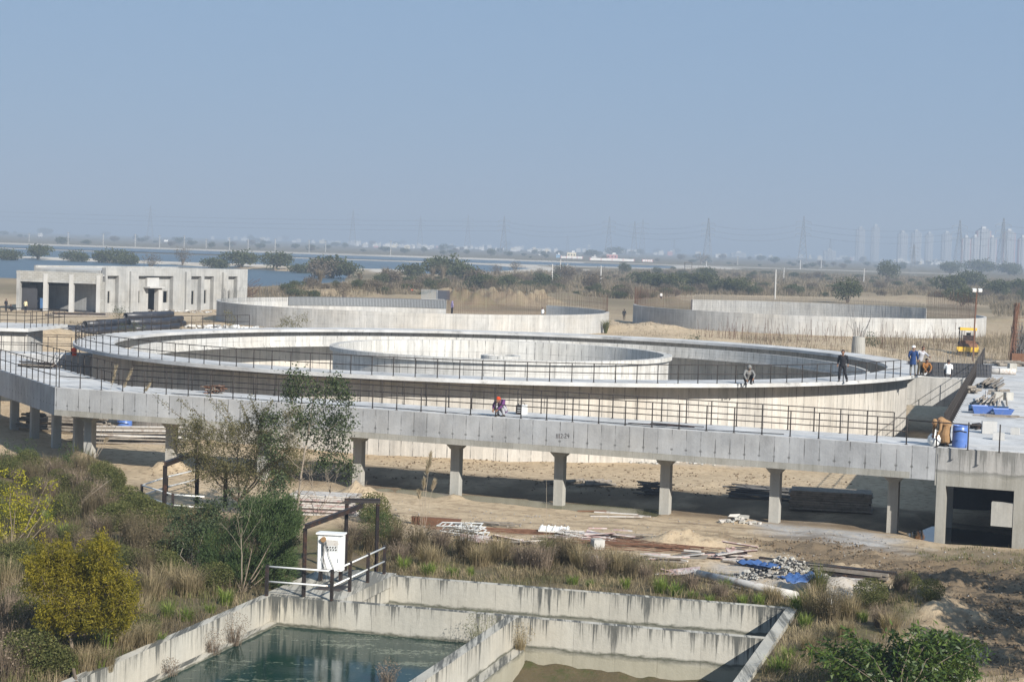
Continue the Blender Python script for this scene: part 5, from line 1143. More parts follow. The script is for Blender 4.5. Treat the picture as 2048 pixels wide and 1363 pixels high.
# machines inside
q = at(126, 616, 0); tr = T('tractor', 'blue tractor parked in the middle bay of the open building', 'tractor', (q[0], q[1]+2.2, .06)); tr.rotation_euler[2] = R(20)
part('hood', 'blue_machine', tr, lambda b: (b.box((0, -.9, 1.0), (.6, 1.4, .55)), b.box((0, .3, .85), (.7, 1.2, .4)))); part('canopy', 'blue_machine', tr, lambda b: b.box((0, .6, 2.45), (1.5, 1.6, .1)))
for x in (-.6, .6):
    part('canopy_post', 'black_steel', tr, lambda b: (b.tube([(x, .1, 1), (x, .1, 2.4)], .04, 6), b.tube([(x, 1.1, 1), (x, 1.1, 2.4)], .04, 6)))
    part('wheel', 'dark_rubber', tr, lambda b: b.tube([(x*1.35-.15, .7, .7), (x*1.35+.15, .7, .7)], .7, 18)); part('wheel', 'dark_rubber', tr, lambda b: b.tube([(x*1.1-.1, -1.3, .4), (x*1.1+.1, -1.3, .4)], .4, 14))
part('seat', 'dark_rubber', tr, lambda b: (b.box((0, .6, 1.2), (.5, .5, .12)), b.box((0, .85, 1.45), (.5, .1, .5)))); part('front_loader', 'pale_steel', tr, lambda b: (b.box((0, -2.0, .45), (1.5, .15, .5)), b.tube([(-.4, -1.9, .5), (-.4, -.5, .9)], .05, 6), b.tube([(.4, -1.9, .5), (.4, -.5, .9)], .05, 6)))
q = at(80, 618, 0); t = T('tool_cabinet', 'blue metal cabinet standing against the first pier of the open building', 'cabinet', (q[0], q[1]+.6, .06)); part('body', 'blue_machine', t, lambda b: b.box((0, 0, .75), (.9, .7, 1.5))); part('door', 'blue_machine', t, lambda b: b.box((-.05, -.37, .75), (.7, .03, 1.3)))
q = at(64, 619, 0); t = T('concrete_mixer', 'small grey mixer in the left bay of the open building', 'mixer', (q[0], q[1]+1.5, .06)); part('drum', 'pale_steel', t, lambda b: b.tube([(-.3, 0, .9), (0, 0, 1.05), (.35, 0, 1.25)], [.2, .38, .22], 12), True); part('stand', 'black_steel', t, lambda b: [b.tube([(sx*.4, sy*.3, 0), (0, 0, 1)], .035, 5) for sx in (-1, 1) for sy in (-1, 1)])
# ================================================================== black pipes
pm_ = MB(); n = 18; Lp = 6.5; ro, ri = .36, .31
for k in range(n):
    pass
vs = [(x, r_*math.cos(2*math.pi*k/n), r_*math.sin(2*math.pi*k/n)) for x, r_ in ((-Lp/2, ri), (-Lp/2, ro), (Lp/2, ro), (Lp/2, ri)) for k in range(n)]
fs = [(i*n+k, i*n+(k+1) % n, ((i+1) % 4)*n+(k+1) % n, ((i+1) % 4)*n+k) for i in range(4) for k in range(n)]
pm_.add(vs, fs); pmesh = pm_.mesh('black_pipe', 'black_pipe', True)
def bpipe(u, v, dz, rz, lbl, sc=1.):
    q = at(u, v, 0); o = link('black_pipe', pmesh, None, (q[0], q[1], gz(q[0], q[1])+.34+dz), rz); tag(o, lbl, 'pipe', 'stacked black plastic pipes'); o.scale = (sc, 1, 1); return o
ang = R(58)
for u, v, dz, l in ((318, 656, 0, 'black plastic pipe at the bottom of the tall stack'), (297, 660, 0, 'black plastic pipe at the bottom of the tall stack'), (332, 652, 0, 'black plastic pipe at the bottom of the tall stack'), (312, 655.5, .66, 'black plastic pipe in the middle of the tall stack'), (326, 652.5, .66, 'black plastic pipe in the middle of the tall stack'), (297, 658, .66, 'black plastic pipe in the middle of the tall stack'), (306, 654, 1.3, 'black plastic pipe on top of the tall stack, right one'), (290, 656, 1.3, 'black plastic pipe on top of the tall stack, left one')):
    bpipe(u, v, dz, ang, l)
for k, u in enumerate((262, 247, 231, 214, 196, 178)):
    bpipe(u, 660+k*1.4, 0, ang+random.uniform(-.05, .05), 'black plastic pipe in the long row lying behind the tank railing', .9)
for k, (u, v) in enumerate(((160, 662), (142, 663), (124, 664))): bpipe(u, v, 0, R(8)+random.uniform(-.2, .2), 'loose black plastic pipe at the left end of the pipe row', .6)
for k, (u, v) in enumerate(((250, 658), (225, 660), (200, 663))): bpipe(u, v, .62, ang+random.uniform(-.1, .1), 'black plastic pipe lying on the long row behind the tank railing', .8)
q = at(171, 700, 3.2); t = T('red_drum', 'small red can hanging on the rim beside the short left channel', 'can', (-26.2, 112.2, 3.55)); part('can', 'cloth_red', t, lambda b: b.tube([(0, 0, 0), (0, 0, .45)], .16, 12)); part('cap', 'rust_paint', t, lambda b: b.tube([(0, 0, .45), (0, 0, .5)], .07, 8))
rubble('white broken rubble at the foot of the unfinished tank behind the railing', 455, 656, 160, 5, 1.6, .15, .5, ['concrete_pale', 'sack_white'], hgt=.4)
rubble('scattered white debris along the foot of the grey building', 320, 622, 120, 13, 1.2, .15, .45, ['concrete_pale', 'wood_grey'], hgt=.2)
pile('beam_pile', 'dark beam and boards lying on sand before the grey building', 'beam pile', 165, 632, 8, 9, .12, R(40), ['black_steel', 'wood_grey'], (1.4, 1.5), hgt=.35, square=True, cross=.15, parts='beam')
q = at(1232, 660); o = MB(); o.ball((0, 0, .2), .6, 10, 7, .6, .2); tag(o.build('plastic_bag', 'sack_white', None, True, tuple(q)), 'white plastic heap on the dirt right of the middle unfinished tank', 'plastic bag')
# ================================================================== vegetation near the camera
def unit(v): return v/np.maximum(np.linalg.norm(v, axis=1, keepdims=True), 1e-9)
def blades(base, h, w, lean, tint, az=None):                  # bent grass blades: quad + tip triangle each
    n = len(base); az = rng.uniform(0, 2*np.pi, n) if az is None else az
    d = np.stack([np.cos(az), np.sin(az), np.zeros(n)], 1); sd = np.stack([-np.sin(az+rng.uniform(-.6, .6, n)), np.cos(az), np.zeros(n)], 1)*(w/2)[:, None]
    l = (lean*h)[:, None]; up = np.array([0, 0, 1.])
    m = base+up*(h*.58)[:, None]+d*l*.32; t = base+up*(h*np.sqrt(np.clip(1-.42*lean, .12, 1)))[:, None]+d*l
    V = np.stack([base-sd, base+sd, m+sd*.7, m-sd*.7, t], 1).reshape(-1, 3); o = (np.arange(n)*5)[:, None]
    return V, [o+np.array([[0, 1, 2, 3]]), o+np.array([[3, 2, 4]])], np.repeat(tint, 5)
def leaves(c, L, W, tint, droop=.2, dirs=None, fold=.25):
    n = len(c); d = rng.normal(size=(n, 3)) if dirs is None else dirs+rng.normal(size=(n, 3))*.45
    d[:, 2] -= droop; d = unit(d); s = unit(np.cross(d, rng.normal(size=(n, 3)))); nn = np.cross(d, s)
    L = np.broadcast_to(L, (n,))[:, None]; W = np.broadcast_to(W, (n,))[:, None]
    V = np.stack([c, c+d*L*.45+s*W*.5+nn*W*fold, c+d*L, c+d*L*.45-s*W*.5+nn*W*fold], 1).reshape(-1, 3)
    return V, [(np.arange(n)*4)[:, None]+np.array([[0, 1, 2, 3]])], np.repeat(tint, 4)
def merge(parts):
    V, Fs, Ts, o = [], {}, [], 0
    for v, fs, t in parts:
        for f in fs: Fs.setdefault(f.shape[1], []).append(f+o)
        V.append(v); Ts.append(t); o += len(v)
    return np.concatenate(V), [np.concatenate(x) for x in Fs.values()], np.concatenate(Ts)
def twigs(n, h0, h1, spread, w, curl=.25, tlo=0., thi=1.):    # radiating bare stems from one root
    az = rng.uniform(0, 2*np.pi, n); r = rng.random(n)**.7*spread*.35; b = np.stack([r*np.cos(az), r*np.sin(az), np.zeros(n)-.03], 1)
    return blades(b, rng.uniform(h0, h1, n), np.full(n, w), rng.uniform(.1, spread, n)*curl*4, rng.uniform(tlo, thi, n), az+rng.normal(size=n)*.5)
def ell(n, c, r, hollow=.55):                                 # points in an ellipsoid, denser outwards
    d = unit(rng.normal(size=(n, 3))); rad = (hollow**3+(1-hollow**3)*rng.random(n))**(1/3); return np.array(c)+d*rad[:, None]*np.array(r)
def scatter(poly, dens, zfn=None, noise=None):
    p = np.array(poly); lo, hi = p.min(0), p.max(0); n = int((hi-lo).prod()*dens); x = rng.uniform(lo[0], hi[0], n); y = rng.uniform(lo[1], hi[1], n)
    k = inpoly(x, y, poly) & ~inpoly(x, y, HULL_OUT); x, y = x[k], y[k]; u, v = pxs(np.column_stack([x, y, np.zeros(len(x))])); k = (u > -90) & (u < 2140) & (v < 1460); x, y = x[k], y[k]
    if noise: s_, seed, lo_, hi_ = noise; k = rng.random(len(x)) < np.clip((fbm(x, y, s_, seed)-lo_)/(hi_-lo_), 0, 1); x, y = x[k], y[k]
    return np.column_stack([x, y, height(x, y)-.02])
HULL_OUT = [bp(-15.72, -40), bp(-15.72, .24), bp(.02, .02), bp(.02, -40)]
GL = ppoly([(-300, 905), (0, 908), (120, 918), (232, 938), (262, 1000), (330, 1040), (430, 1040), (560, 1085), (590, 1130), (545, 1185), (150, 1370), (60, 1480), (-400, 1480)])
GS = ppoly([(690, 1055), (830, 1078), (1010, 1088), (1130, 1085), (1300, 1120), (1420, 1150), (1560, 1190), (1680, 1200), (1800, 1195), (1858, 1235), (1800, 1290), (1700, 1420), (1480, 1420), (1598, 1222), (1000, 1168), (775, 1150), (700, 1100)])
GR = ppoly([(1830, 1105), (1960, 1092), (2100, 1100), (2100, 1150), (1960, 1148), (1870, 1140)])
GB = ppoly([(1830, 1290), (2060, 1330), (2060, 1420), (1700, 1420)])
def ground_cover(name, mat, sets):
    P = []
    for poly, dens, hlo, hhi, w, lean, nz in sets:
        b = scatter(poly, dens, None, nz); n = len(b); P.append(blades(b, rng.uniform(hlo, hhi, n)*(.6+.8*fbm(b[:, 0], b[:, 1], 1.3, 91)), rng.uniform(.7, 1.3, n)*w, rng.uniform(.15, lean, n), np.clip(rng.random(n)*.6+.7*(fbm(b[:, 0], b[:, 1], .9, 92)-.2), 0, 1), rng.uniform(0, 6.28, n) if lean < 1.2 else 6.28*fbm(b[:, 0], b[:, 1], 1.1, 95)*2+rng.normal(size=n)*.7))
    V, Fs, t = merge(P); tag(link(name, np_mesh(name, V, Fs, mat, t)), kind='stuff'); print(name, len(t)//5)
ground_cover('dry_grass', 'grass_dry', [(GL, 80, .12, .45, .016, 1.7, (2.2, 101, .42, .62)), (GS, 130, .12, .42, .016, 1.7, (1.6, 102, .34, .56)), (GR, 30, .1, .25, .016, .9, (1., 103, .5, .7)), (GB, 40, .12, .4, .016, .9, (1., 104, .45, .65))])
ground_cover('brown_grass', 'grass_brown', [(GL, 85, .25, .7, .016, 1.0, (2.0, 111, .42, .6)), (GS, 90, .12, .45, .016, 1.5, (1.4, 112, .46, .66))])
ground_cover('green_grass', 'grass_olive', [(GL, 100, .2, .5, .018, .9, (2.4, 121, .40, .58)), (GS, 45, .12, .35, .018, .9, (1.3, 122, .5, .66)), (GR, 90, .06, .2, .018, .9, (1.2, 123, .42, .6)), (GB, 50, .1, .3, .018, .9, (1., 124, .45, .65))])
DEB = ppoly([(860, 1050), (1500, 1065), (1800, 1150), (1700, 1185), (1380, 1150), (1150, 1110), (900, 1090)])
ground_cover('sparse_grass', 'grass_dry', [(DEB, 5, .08, .25, .016, 1., (1.2, 131, .45, .65)), (ppoly([(230, 930), (620, 980), (800, 1020), (700, 1060), (300, 1020)]), 4, .05, .2, .016, 1., (1.2, 132, .5, .7))])

def mk(parts, name, mat): V, Fs, t = merge(parts); return np_mesh(name, V, Fs, mat, t)
# --- dry bushes and tufts: a few shapes, many copies
def bush(n, h0, h1, spread, w, leafn=0):
    ps = [twigs(n, h0, h1, spread, w)]
    if leafn: c = ell(leafn, (0, 0, h1*.55), (h1*spread*.8, h1*spread*.8, h1*.42), .4); ps.append(leaves(c, .05, .02, rng.random(leafn)))
    return ps
BUSH = [('dry_bush', mk(bush(420, .4, 1.15, .55, .012, 500), 'stems', 'grass_brown'), 'brown'), ('dry_bush', mk(bush(420, .35, .95, .7, .012, 250), 'stems', 'twig'), 'twiggy'), ('dry_bush', mk(bush(480, .4, 1.0, .8, .014, 0), 'stems', 'grass_dry'), 'straw'),
        ('green_bush', mk([leaves(ell(2600, (0, 0, .5), (.62, .62, .5), .5), .07, .03, rng.random(2600)), twigs(120, .4, 1.05, .6, .012)], 'foliage', 'grass_olive'), 'olive')]
BL = {'brown': 'brown leafless bush among the dry grass of the left bank or beside the basin', 'twiggy': 'grey brown bush of bare twigs among the dry grass of the bank', 'straw': 'straw coloured clump of dry bent grass among the weeds', 'olive': 'dull green low bush among the dry weeds of the bank'}
def place(kind, u, v, s, rz=None):
    nm, me_, kd = BUSH[kind]; q = at(u, v); z = gz(q[0], q[1]); o = link(nm, me_, None, (q[0], q[1], z), random.uniform(0, 6.3) if rz is None else rz); o.scale = (s*random.uniform(.85, 1.15), s*random.uniform(.85, 1.15), s)
    tag(o, BL[kd], 'bush', {'brown': 'brown bushes', 'twiggy': 'bare twig bushes', 'straw': 'straw grass clumps', 'olive': 'dull green bushes'}[kd])
random.seed(5)
for u, v, k, s in ((20, 955, 3, .9), (60, 975, 0, 1.2), (110, 955, 1, 1.1), (160, 950, 0, 1.), (205, 965, 3, 1.), (225, 985, 3, 1.1), (150, 985, 1, 1.3), (190, 1005, 1, 1.4), (95, 1000, 1, 1.2), (130, 1040, 3, 1.1), (180, 1040, 0, 1.3), (215, 1035, 1, 1.3), (250, 1030, 3, 1.2), (275, 1045, 3, 1.2), (240, 1060, 3, 1.1), (60, 1060, 0, 1.2), (200, 1075, 1, 1.1), (260, 1085, 0, 1.2), (300, 1070, 3, 1.1), (300, 1110, 0, 1.5), (270, 1120, 0, 1.5), (325, 1140, 0, 1.4), (290, 1165, 0, 1.3), (340, 1180, 2, 1.2), (300, 1200, 2, 1.3), (380, 1190, 2, 1.1), (430, 1180, 3, .9), (330, 1120, 0, 1.2), (25, 1120, 2, 1.2), (10, 1180, 2, 1.3), (50, 1210, 2, 1.2), (15, 1250, 1, 1.4), (70, 1270, 1, 1.3), (30, 1310, 1, 1.5), (110, 1330, 0, 1.2), (280, 1250, 2, 1.2), (240, 1300, 2, 1.1), (60, 1350, 3, 1.2), (0, 1360, 1, 1.4), (170, 1345, 2, 1.), (290, 1290, 2, .9), (100, 1250, 1, 1.1),
                   (705, 1090, 1, 1.2), (740, 1105, 0, 1.2), (790, 1095, 0, 1.2), (835, 1110, 0, 1.3), (880, 1100, 1, 1.2), (930, 1115, 0, 1.2), (960, 1130, 2, 1.), (1000, 1120, 2, 1.2), (1045, 1135, 1, 1.2), (1080, 1140, 1, 1.3), (1130, 1130, 0, 1.2), (1160, 1140, 2, 1.2), (1195, 1150, 1, 1.1), (1230, 1145, 2, 1.1), (1260, 1160, 0, .9), (800, 1125, 1, 1.), (860, 1130, 2, 1.), (1290, 1160, 1, .8), (1380, 1180, 1, .8), (1440, 1195, 1, .8), (1545, 1205, 2, .8), (1630, 1230, 2, 1.2), (1660, 1245, 0, 1.2), (1700, 1240, 2, 1.1), (1740, 1225, 3, .9), (1760, 1255, 1, .9), (1800, 1220, 1, .9), (1815, 1190, 3, .8), (1690, 1275, 2, .8), (1860, 1235, 3, .7), (1615, 1300, 2, .7), (1780, 1265, 2, .9), (690, 1120, 0, 1.), (770, 1075, 3, 1.), (745, 1045, 3, 1.2)):
    place(k, u, v, s)
# fill of the same bushes by chance over the left bank
cnt = 0
while cnt < 130:
    u, v = random.uniform(-20, 540), random.uniform(945, 1360)
    q = at(u, v)
    if not inpoly(np.array([q[0]]), np.array([q[1]]), GL)[0] or (330 < u < 560 and v > 1195): continue
    place(random.choice([0, 1, 0, 3, 3, 3] if v < 1150 else [2, 1, 0, 3, 3]), u, v, random.uniform(.6, 1.1)); cnt += 1
# --- green tufts
TUFT = [mk([twigs(170, .25, .62, .5, .022, .35)], 'blades', 'grass_green'), mk([twigs(120, .2, .5, .6, .022, .35), ], 'blades', 'grass_green')]
for u, v, s in ((452, 1208, 1.), (335, 1235, .9), (372, 1240, 1.), (318, 1283, .8), (207, 1300, 1.5), (192, 1338, 1.2), (230, 1275, .8), (100, 1035, 1.6), (85, 1055, 1.4), (130, 1080, 1.2), (808, 1140, 1.), (858, 1147, 1.1), (905, 1150, .9), (940, 1150, .6), (1145, 1168, .8), (1320, 1186, 1.), (1352, 1190, 1.1), (1250, 1178, .7), (1385, 1196, .8), (1450, 1178, .9), (1485, 1208, .7), (1518, 1210, .8), (1600, 1222, 1.3), (1558, 1345, 1.2), (1575, 1320, .8), (1420, 1205, .6), (1180, 1172, .6), (1610, 1255, .9), (1725, 1245, .7), (265, 1230, .7), (420, 1222, .7), (150, 1345, 1.)):
    q = at(u, v); o = link('grass_tuft', random.choice(TUFT), None, (q[0], q[1], gz(q[0], q[1])), random.uniform(0, 6)); o.scale = (s*1.1, s*1.1, s*1.1)
    tag(o, 'bright green grass tuft by the basin walls or on the left bank', 'grass tuft', 'bright green grass tufts')
def bigclump(label, u, v, parts, s=1.):
    q = at(u, v); t = T('grass_clump', label, 'grass clump', (q[0], q[1], gz(q[0], q[1])))
    for nm, mt, ps in parts: link(nm, mk(ps, nm, mt), t, (0, 0, 0))
    t.scale = (s,)*3; return t
bigclump('big green centred grass clump with long arching dry blades above the basin', 1093, 1128, [('green_blades', 'grass_olive', [twigs(420, .6, 1.25, .32, .018, .3)]), ('dry_blades', 'grass_dry', [twigs(650, .5, 1.15, 1.0, .012, .42)])])
bigclump('tall pale green grass clump in front of the rubble heap', 1637, 1196, [('green_blades', 'grass_olive', [twigs(300, .7, 1.45, .5, .02, .25)]), ('dry_blades', 'grass_dry', [twigs(120, .4, 1.0, .8, .012, .4)])])
bigclump('dark grass clump at the foot of the unfinished tank wall', 1211, 667, [('green_blades', 'grass_olive', [twigs(160, .9, 2.2, .5, .07, .3)])])
def reeds(label, u, v, tips, plume=True, z=None):
    q = at(u, v); g0 = gz(q[0], q[1]); t = T('tall_reed', label, 'reed', (q[0], q[1], g0)); b = MB(); P = []
    for tu, tv in tips:
        e = atY(tu, tv, q[1]+.2)-np.array([q[0], q[1], g0]); s_ = np.array([random.uniform(-.12, .12), random.uniform(-.1, .1), 0])
        pts = [s_, s_*.5+e*.5-np.array([e[0]*.08, 0, 0]), e]; b.tube(pts, [.014, .011, .006], 4)
        if plume:
            m = 150; f = rng.uniform(.80, 1., m); c = e*f[:, None]; link('plume', mk([leaves(c+rng.normal(size=(m, 3))*.012, .22, .02, rng.random(m), 0, np.tile(e/np.linalg.norm(e), (m, 1))*1.6)], 'plume', 'plume'), t, (0, 0, 0))
    link('stalks', b.mesh('stalks', 'bark_pale'), t, (0, 0, 0))
reeds('three tall pale plumed reeds leaning up in front of the walkway bend', 190, 930, [(232, 735), (262, 742), (300, 768), (212, 880)])
reeds('tall dry reeds with plumes standing on the sand left of the middle columns', 846, 1052, [(862, 908), (856, 925), (849, 960), (868, 965), (838, 985)])
reeds('single thin dry stalk rising beside the big grass clump', 1094, 1080, [(1093, 958), (1120, 1035)], False)
reeds('leaning dry reed canes on the left bank', 150, 1025, [(215, 962), (200, 966), (188, 975), (207, 985), (180, 990), (222, 958), (170, 1000), (195, 1000)], False)

# --- trees
def tree(name, label, base, wood, woodmat, leafparts, cat='tree', cname='crown', jit=.03):
    t = T(name, label, cat, base); b = MB(); o = np.array(base)
    for pts, r0, r1 in wood:
        pts = [np.array(p, float)-o for p in pts]; fine = [pts[0]]
        for a, c in zip(pts[:-1], pts[1:]):
            L = np.linalg.norm(c-a)
            for k in (1, 2, 3): fine.append(a+(c-a)*k/3+(rng.normal(size=3)*jit*L if k < 3 else 0))
        n = len(fine); b.tube(fine, [r0+(r1-r0)*i/(n-1) for i in range(n)], 6)
    link('trunk', b.mesh('trunk', woodmat, True), t, (0, 0, 0))
    for nm, mt, ps in leafparts:
        V, Fs, tt = merge(ps); V = V-o; link(nm, np_mesh(nm, V, Fs, mt, tt), t, (0, 0, 0))
    return t
def grow_branches(starts, n, L, up, depth=2, r=.02):          # random twigs from given points: returns wood list and twig tips
    W_, tips = [], []
    for s_, d0 in starts:
        for _ in range(n):
            d = np.array(d0)+rng.normal(size=3)*.55; d[2] += up; d /= np.linalg.norm(d); l = L*random.uniform(.6, 1.1); e = s_+d*l
            W_.append(([s_, (s_+e)/2+rng.normal(size=3)*l*.06, e], r, r*.45)); tips.append((e, d))
    if depth > 1: w2, t2 = grow_branches(tips, max(2, n-1), L*.65, up, depth-1, r*.5); return W_+w2, tips+t2
    return W_, tips
# olive-yellow round tree at lower left
Yt = 46.5; base = at(147, 1392, -.05); fk = atY(142, 1275, Yt)
BL1 = [((105, 1112), 42, 40), ((205, 1105), 40, 40), ((160, 1160), 72, 48), ((225, 1170), 46, 46), ((92, 1160), 40, 42), ((245, 1205), 30, 36), ((150, 1215), 66, 42), ((110, 1240), 34, 28), ((235, 1245), 26, 30), ((180, 1235), 40, 30), ((70, 1130), 22, 26), ((140, 1130), 36, 34)]
wood = [([base, atY(146, 1330, Yt), fk], .055, .045)]; lp_ = []
for (u, v), ru, rv in BL1:
    c0 = atY(u, v, Yt+random.uniform(-.5, .5)); r_ = np.array([ru, (ru+rv)/2, rv])*Yt/3753*1.04; wood.append(([fk, (fk+c0)/2+[0, 0, -.08], c0], .028, .008))
    n = int(9*ru*rv*.15); cc = ell(n, c0, r_, .3); wood += [([c0, cc[i]], .007, .003) for i in range(0, n, 60)]
    kk = unit(rng.normal(size=(max(6, n//34), 3))); ck = c0+kk*r_*rng.uniform(.45, 1.28, (len(kk), 1)); ix_ = rng.integers(0, len(ck), n); cl = ck[ix_]+rng.normal(size=(n, 3))*[.05, .05, .065]; ctint = np.clip(rng.normal(.45, .3, len(ck)), 0, 1)
    lp_.append(leaves(cl, rng.uniform(.06, .11, n), .026, np.clip(ctint[ix_]+rng.normal(0, .16, n), 0, 1), .45)); hf = n//2; lp_.append(leaves(cc[:hf]*.9+c0*.1, rng.uniform(.06, .1, hf), .026, np.clip(rng.normal(.22, .2, hf), 0, 1), .35))
tree('round_tree', 'small olive yellow tree with a dense lobed crown at the lower left', tuple(base), wood, 'bark', [('crown', 'leaf_olive', lp_)])
# broad dark green plant at lower right
Yt = 47.; base = at(1795, 1420, 0); root = np.array(base)+[0, 0, .1]; wood = []; lp_ = []
tipsL = [(1628, 1300), (1655, 1282), (1700, 1262), (1745, 1290), (1790, 1262), (1830, 1255), (1870, 1258), (1905, 1268), (1950, 1285), (1925, 1310), (1880, 1300), (1840, 1320), (1790, 1330), (1730, 1325), (1690, 1345), (1670, 1345), (1900, 1345), (1950, 1340), (1850, 1350), (1770, 1360), (1720, 1375), (1820, 1385), (1880, 1380), (1810, 1290), (1860, 1280), (1765, 1305), (1905, 1325), (1700, 1300), (1660, 1310)]
for u, v in tipsL:
    e = atY(u, v, Yt+random.uniform(-.9, .9)); mid = (root+e)/2+np.array([0, 0, .25]); wood.append(([root, mid, e], .014, .004))
    for f in np.linspace(.35, 1., 10):
        p = (1-f)**2*root+2*f*(1-f)*mid+f*f*e; d = e-mid; d = d/np.linalg.norm(d); n = 20
        lp_.append(leaves(p+rng.normal(size=(n, 3))*[.11, .13, .07], rng.uniform(.14, .25, n), .065, np.clip(rng.normal(.42, .28, n)+(f-.7)*.5, 0, 1), .55, np.tile(d, (n, 1))*.5))
for u, v, n in ((1830, 1310, 1100), (1770, 1340, 1000), (1880, 1290, 800), (1900, 1340, 800), (1720, 1310, 420), (1830, 1360, 900), (1740, 1365, 500), (1690, 1330, 260), (1925, 1300, 300)):
    lp_.append(leaves(ell(n, atY(u, v, Yt), (.75, .7, .38), .3), rng.uniform(.11, .2, n), .05, np.clip(rng.normal(.3, .22, n), 0, 1), .5))
tree('leafy_shrub', 'spreading dark green shrub with long drooping leaves at the lower right', tuple(base), wood, 'bark', [('crown', 'leaf_green', lp_)], 'shrub')
# thorny acacia in front of the walkway
Yt = 74.; base = at(492, 1046, -.05); fk = atY(478, 1003, Yt); wood = [([base, atY(490, 1025, Yt), fk], .09, .075)]; lp_ = []; starts = []
for u, v in ((450, 960), (500, 960), (430, 935), (540, 930), (475, 915), (395, 920), (520, 890), (560, 880)):
    e = atY(u, v, Yt+random.uniform(-1.2, 1.2)); wood.append(([fk, (fk+e)/2+[0, 0, -.1], e], .045, .02)); starts.append((e, unit((e-fk)[None])[0]))
w2, tips = grow_branches(starts, 4, .95, .15, 3, .014); wood += w2
for u0, v0, u, v in ((430, 900, 305, 788), (420, 905, 330, 850), (450, 880, 355, 795), (470, 870, 415, 790), (500, 860, 480, 800), (520, 850, 500, 790), (520, 860, 545, 800), (400, 900, 360, 840), (540, 870, 600, 810), (470, 860, 440, 800), (510, 880, 560, 830), (430, 920, 340, 905), (560, 900, 640, 905)):
    a, e = atY(u0, v0, Yt), atY(u, v, Yt+random.uniform(-.6, .6)); m = (a+e)/2+np.array([0, 0, .12]); wood.append(([a, m, e], .015, .005)); f = rng.random(170)[:, None]; c0 = a*(1-f)**2+2*f*(1-f)*m+f*f*e; lp_.append(leaves(c0+rng.normal(size=(170, 3))*.06, .10, .038, rng.random(170), .2))
for e, d in tips:
    n = 48; f = rng.uniform(-.6, .15, n)[:, None]; lp_.append(leaves(e+d*f*.8+rng.normal(size=(n, 3))*.09, .085, .034, rng.random(n), .15))
n = 5200; lp_.append(leaves(ell(n, atY(475, 905, Yt), (2.6, 1.7, 1.0), .2), .09, .034, rng.random(n), .2)); lp_.append(leaves(ell(2200, atY(500, 960, Yt), (1.9, 1.4, .7), .2), .09, .034, rng.random(2200), .2))
tree('acacia_tree', 'sparse feathery thorn tree with arching twigs against the walkway beam', tuple(base), wood, 'bark', [('crown', 'leaf_acacia', lp_)])
# slender leafy sapling
Yt = 70.; base = at(590, 1066, -.05); P_s = [atY(u, v, Yt) for u, v in ((590, 1062), (597, 1000), (602, 950), (612, 890), (622, 830), (630, 775))]; wood = [(P_s[:4], .055, .035), (P_s[3:], .035, .01)]; lp_ = []; starts = []
for u0, v0, u, v in ((612, 900, 560, 850), (612, 900, 670, 850), (618, 860, 585, 800), (622, 830, 672, 800), (605, 940, 560, 900), (606, 930, 665, 900), (625, 810, 600, 770), (628, 790, 655, 775), (620, 850, 650, 840), (600, 960, 680, 930), (600, 990, 560, 960), (605, 945, 640, 930)):
    e = atY(u, v, Yt+random.uniform(-.7, .7)); wood.append(([atY(u0, v0, Yt), e], .016, .006)); starts.append((e, unit((e-atY(u0, v0, Yt))[None])[0]))
w2, tips = grow_branches(starts, 3, .4, .1, 2, .007); wood += w2
for e, d in tips+starts: n = 44; lp_.append(leaves(e+rng.normal(size=(n, 3))*.17, rng.uniform(.08, .13, n), .06, rng.random(n), .45))
for u, v, ru, rv, n in ((622, 850, 40, 36, 620), (640, 800, 28, 28, 260), (628, 780, 18, 22, 160), (600, 830, 24, 26, 170), (645, 880, 30, 30, 160)): lp_.append(leaves(ell(n, atY(u, v, Yt), (ru*Yt/3753, .55, rv*Yt/3753), .2), rng.uniform(.08, .13, n), .06, rng.random(n), .45))
for u0, v0, u, v in ((597, 1005, 690, 925), (597, 1010, 660, 960), (597, 990, 640, 930), (595, 1040, 700, 985)): wood.append(([atY(u0, v0, Yt), atY(u, v, Yt)], .012, .004))
tree('slender_tree', 'slender tree with dark glossy leaves rising over the walkway beam', tuple(base), wood, 'bark_pale', [('crown', 'leaf_dark', lp_)])
# soft feathery green shrub
Yt = 59.; base = at(484, 1186, 0); wood = []; lp_ = []
for (u, v), ru, rv in (((440, 1120), 46, 60), ((500, 1090), 60, 66), ((555, 1080), 42, 62), ((480, 1150), 70, 42), ((550, 1140), 44, 44), ((520, 1040), 50, 40), ((415, 1145), 24, 34), ((575, 1040), 24, 40)):
    c0 = atY(u, v, Yt+random.uniform(-.4, .5)); r_ = np.array([ru, (ru+rv)/2, rv])*Yt/3753; wood.append(([np.array(base), c0], .025, .006))
    pl_ = ell(64, c0, r_*1.06, .5)
    for p in pl_:
        d = unit((p-np.array(base))[None])[0]; n = 95; lp_.append(leaves(p+rng.normal(size=(n, 3))*[.10, .10, .13], .13, .018, np.clip(rng.normal(.45, .3, n), 0, 1), -.1, np.tile(d, (n, 1))*1.2))
tree('feathery_shrub', 'soft feathery green shrub left of the white control cabinet', tuple(base), wood, 'bark', [('crown', 'leaf_feather', lp_)], 'shrub')
def bare(label, base, spec, Yt, mat='bark_pale', L=.45, n=4, depth=3, r=.012):
    wood = []; starts = []
    for pts, r0, r1 in spec: P_ = [atY(u, v, Yt) for u, v in pts]; wood.append((P_, r0, r1)); starts.append((P_[-1], unit((P_[-1]-P_[0])[None])[0]))
    w2, tips = grow_branches(starts, n, L, .25, depth, r); return tree('bare_tree', label, tuple(base), wood+w2, mat, [])
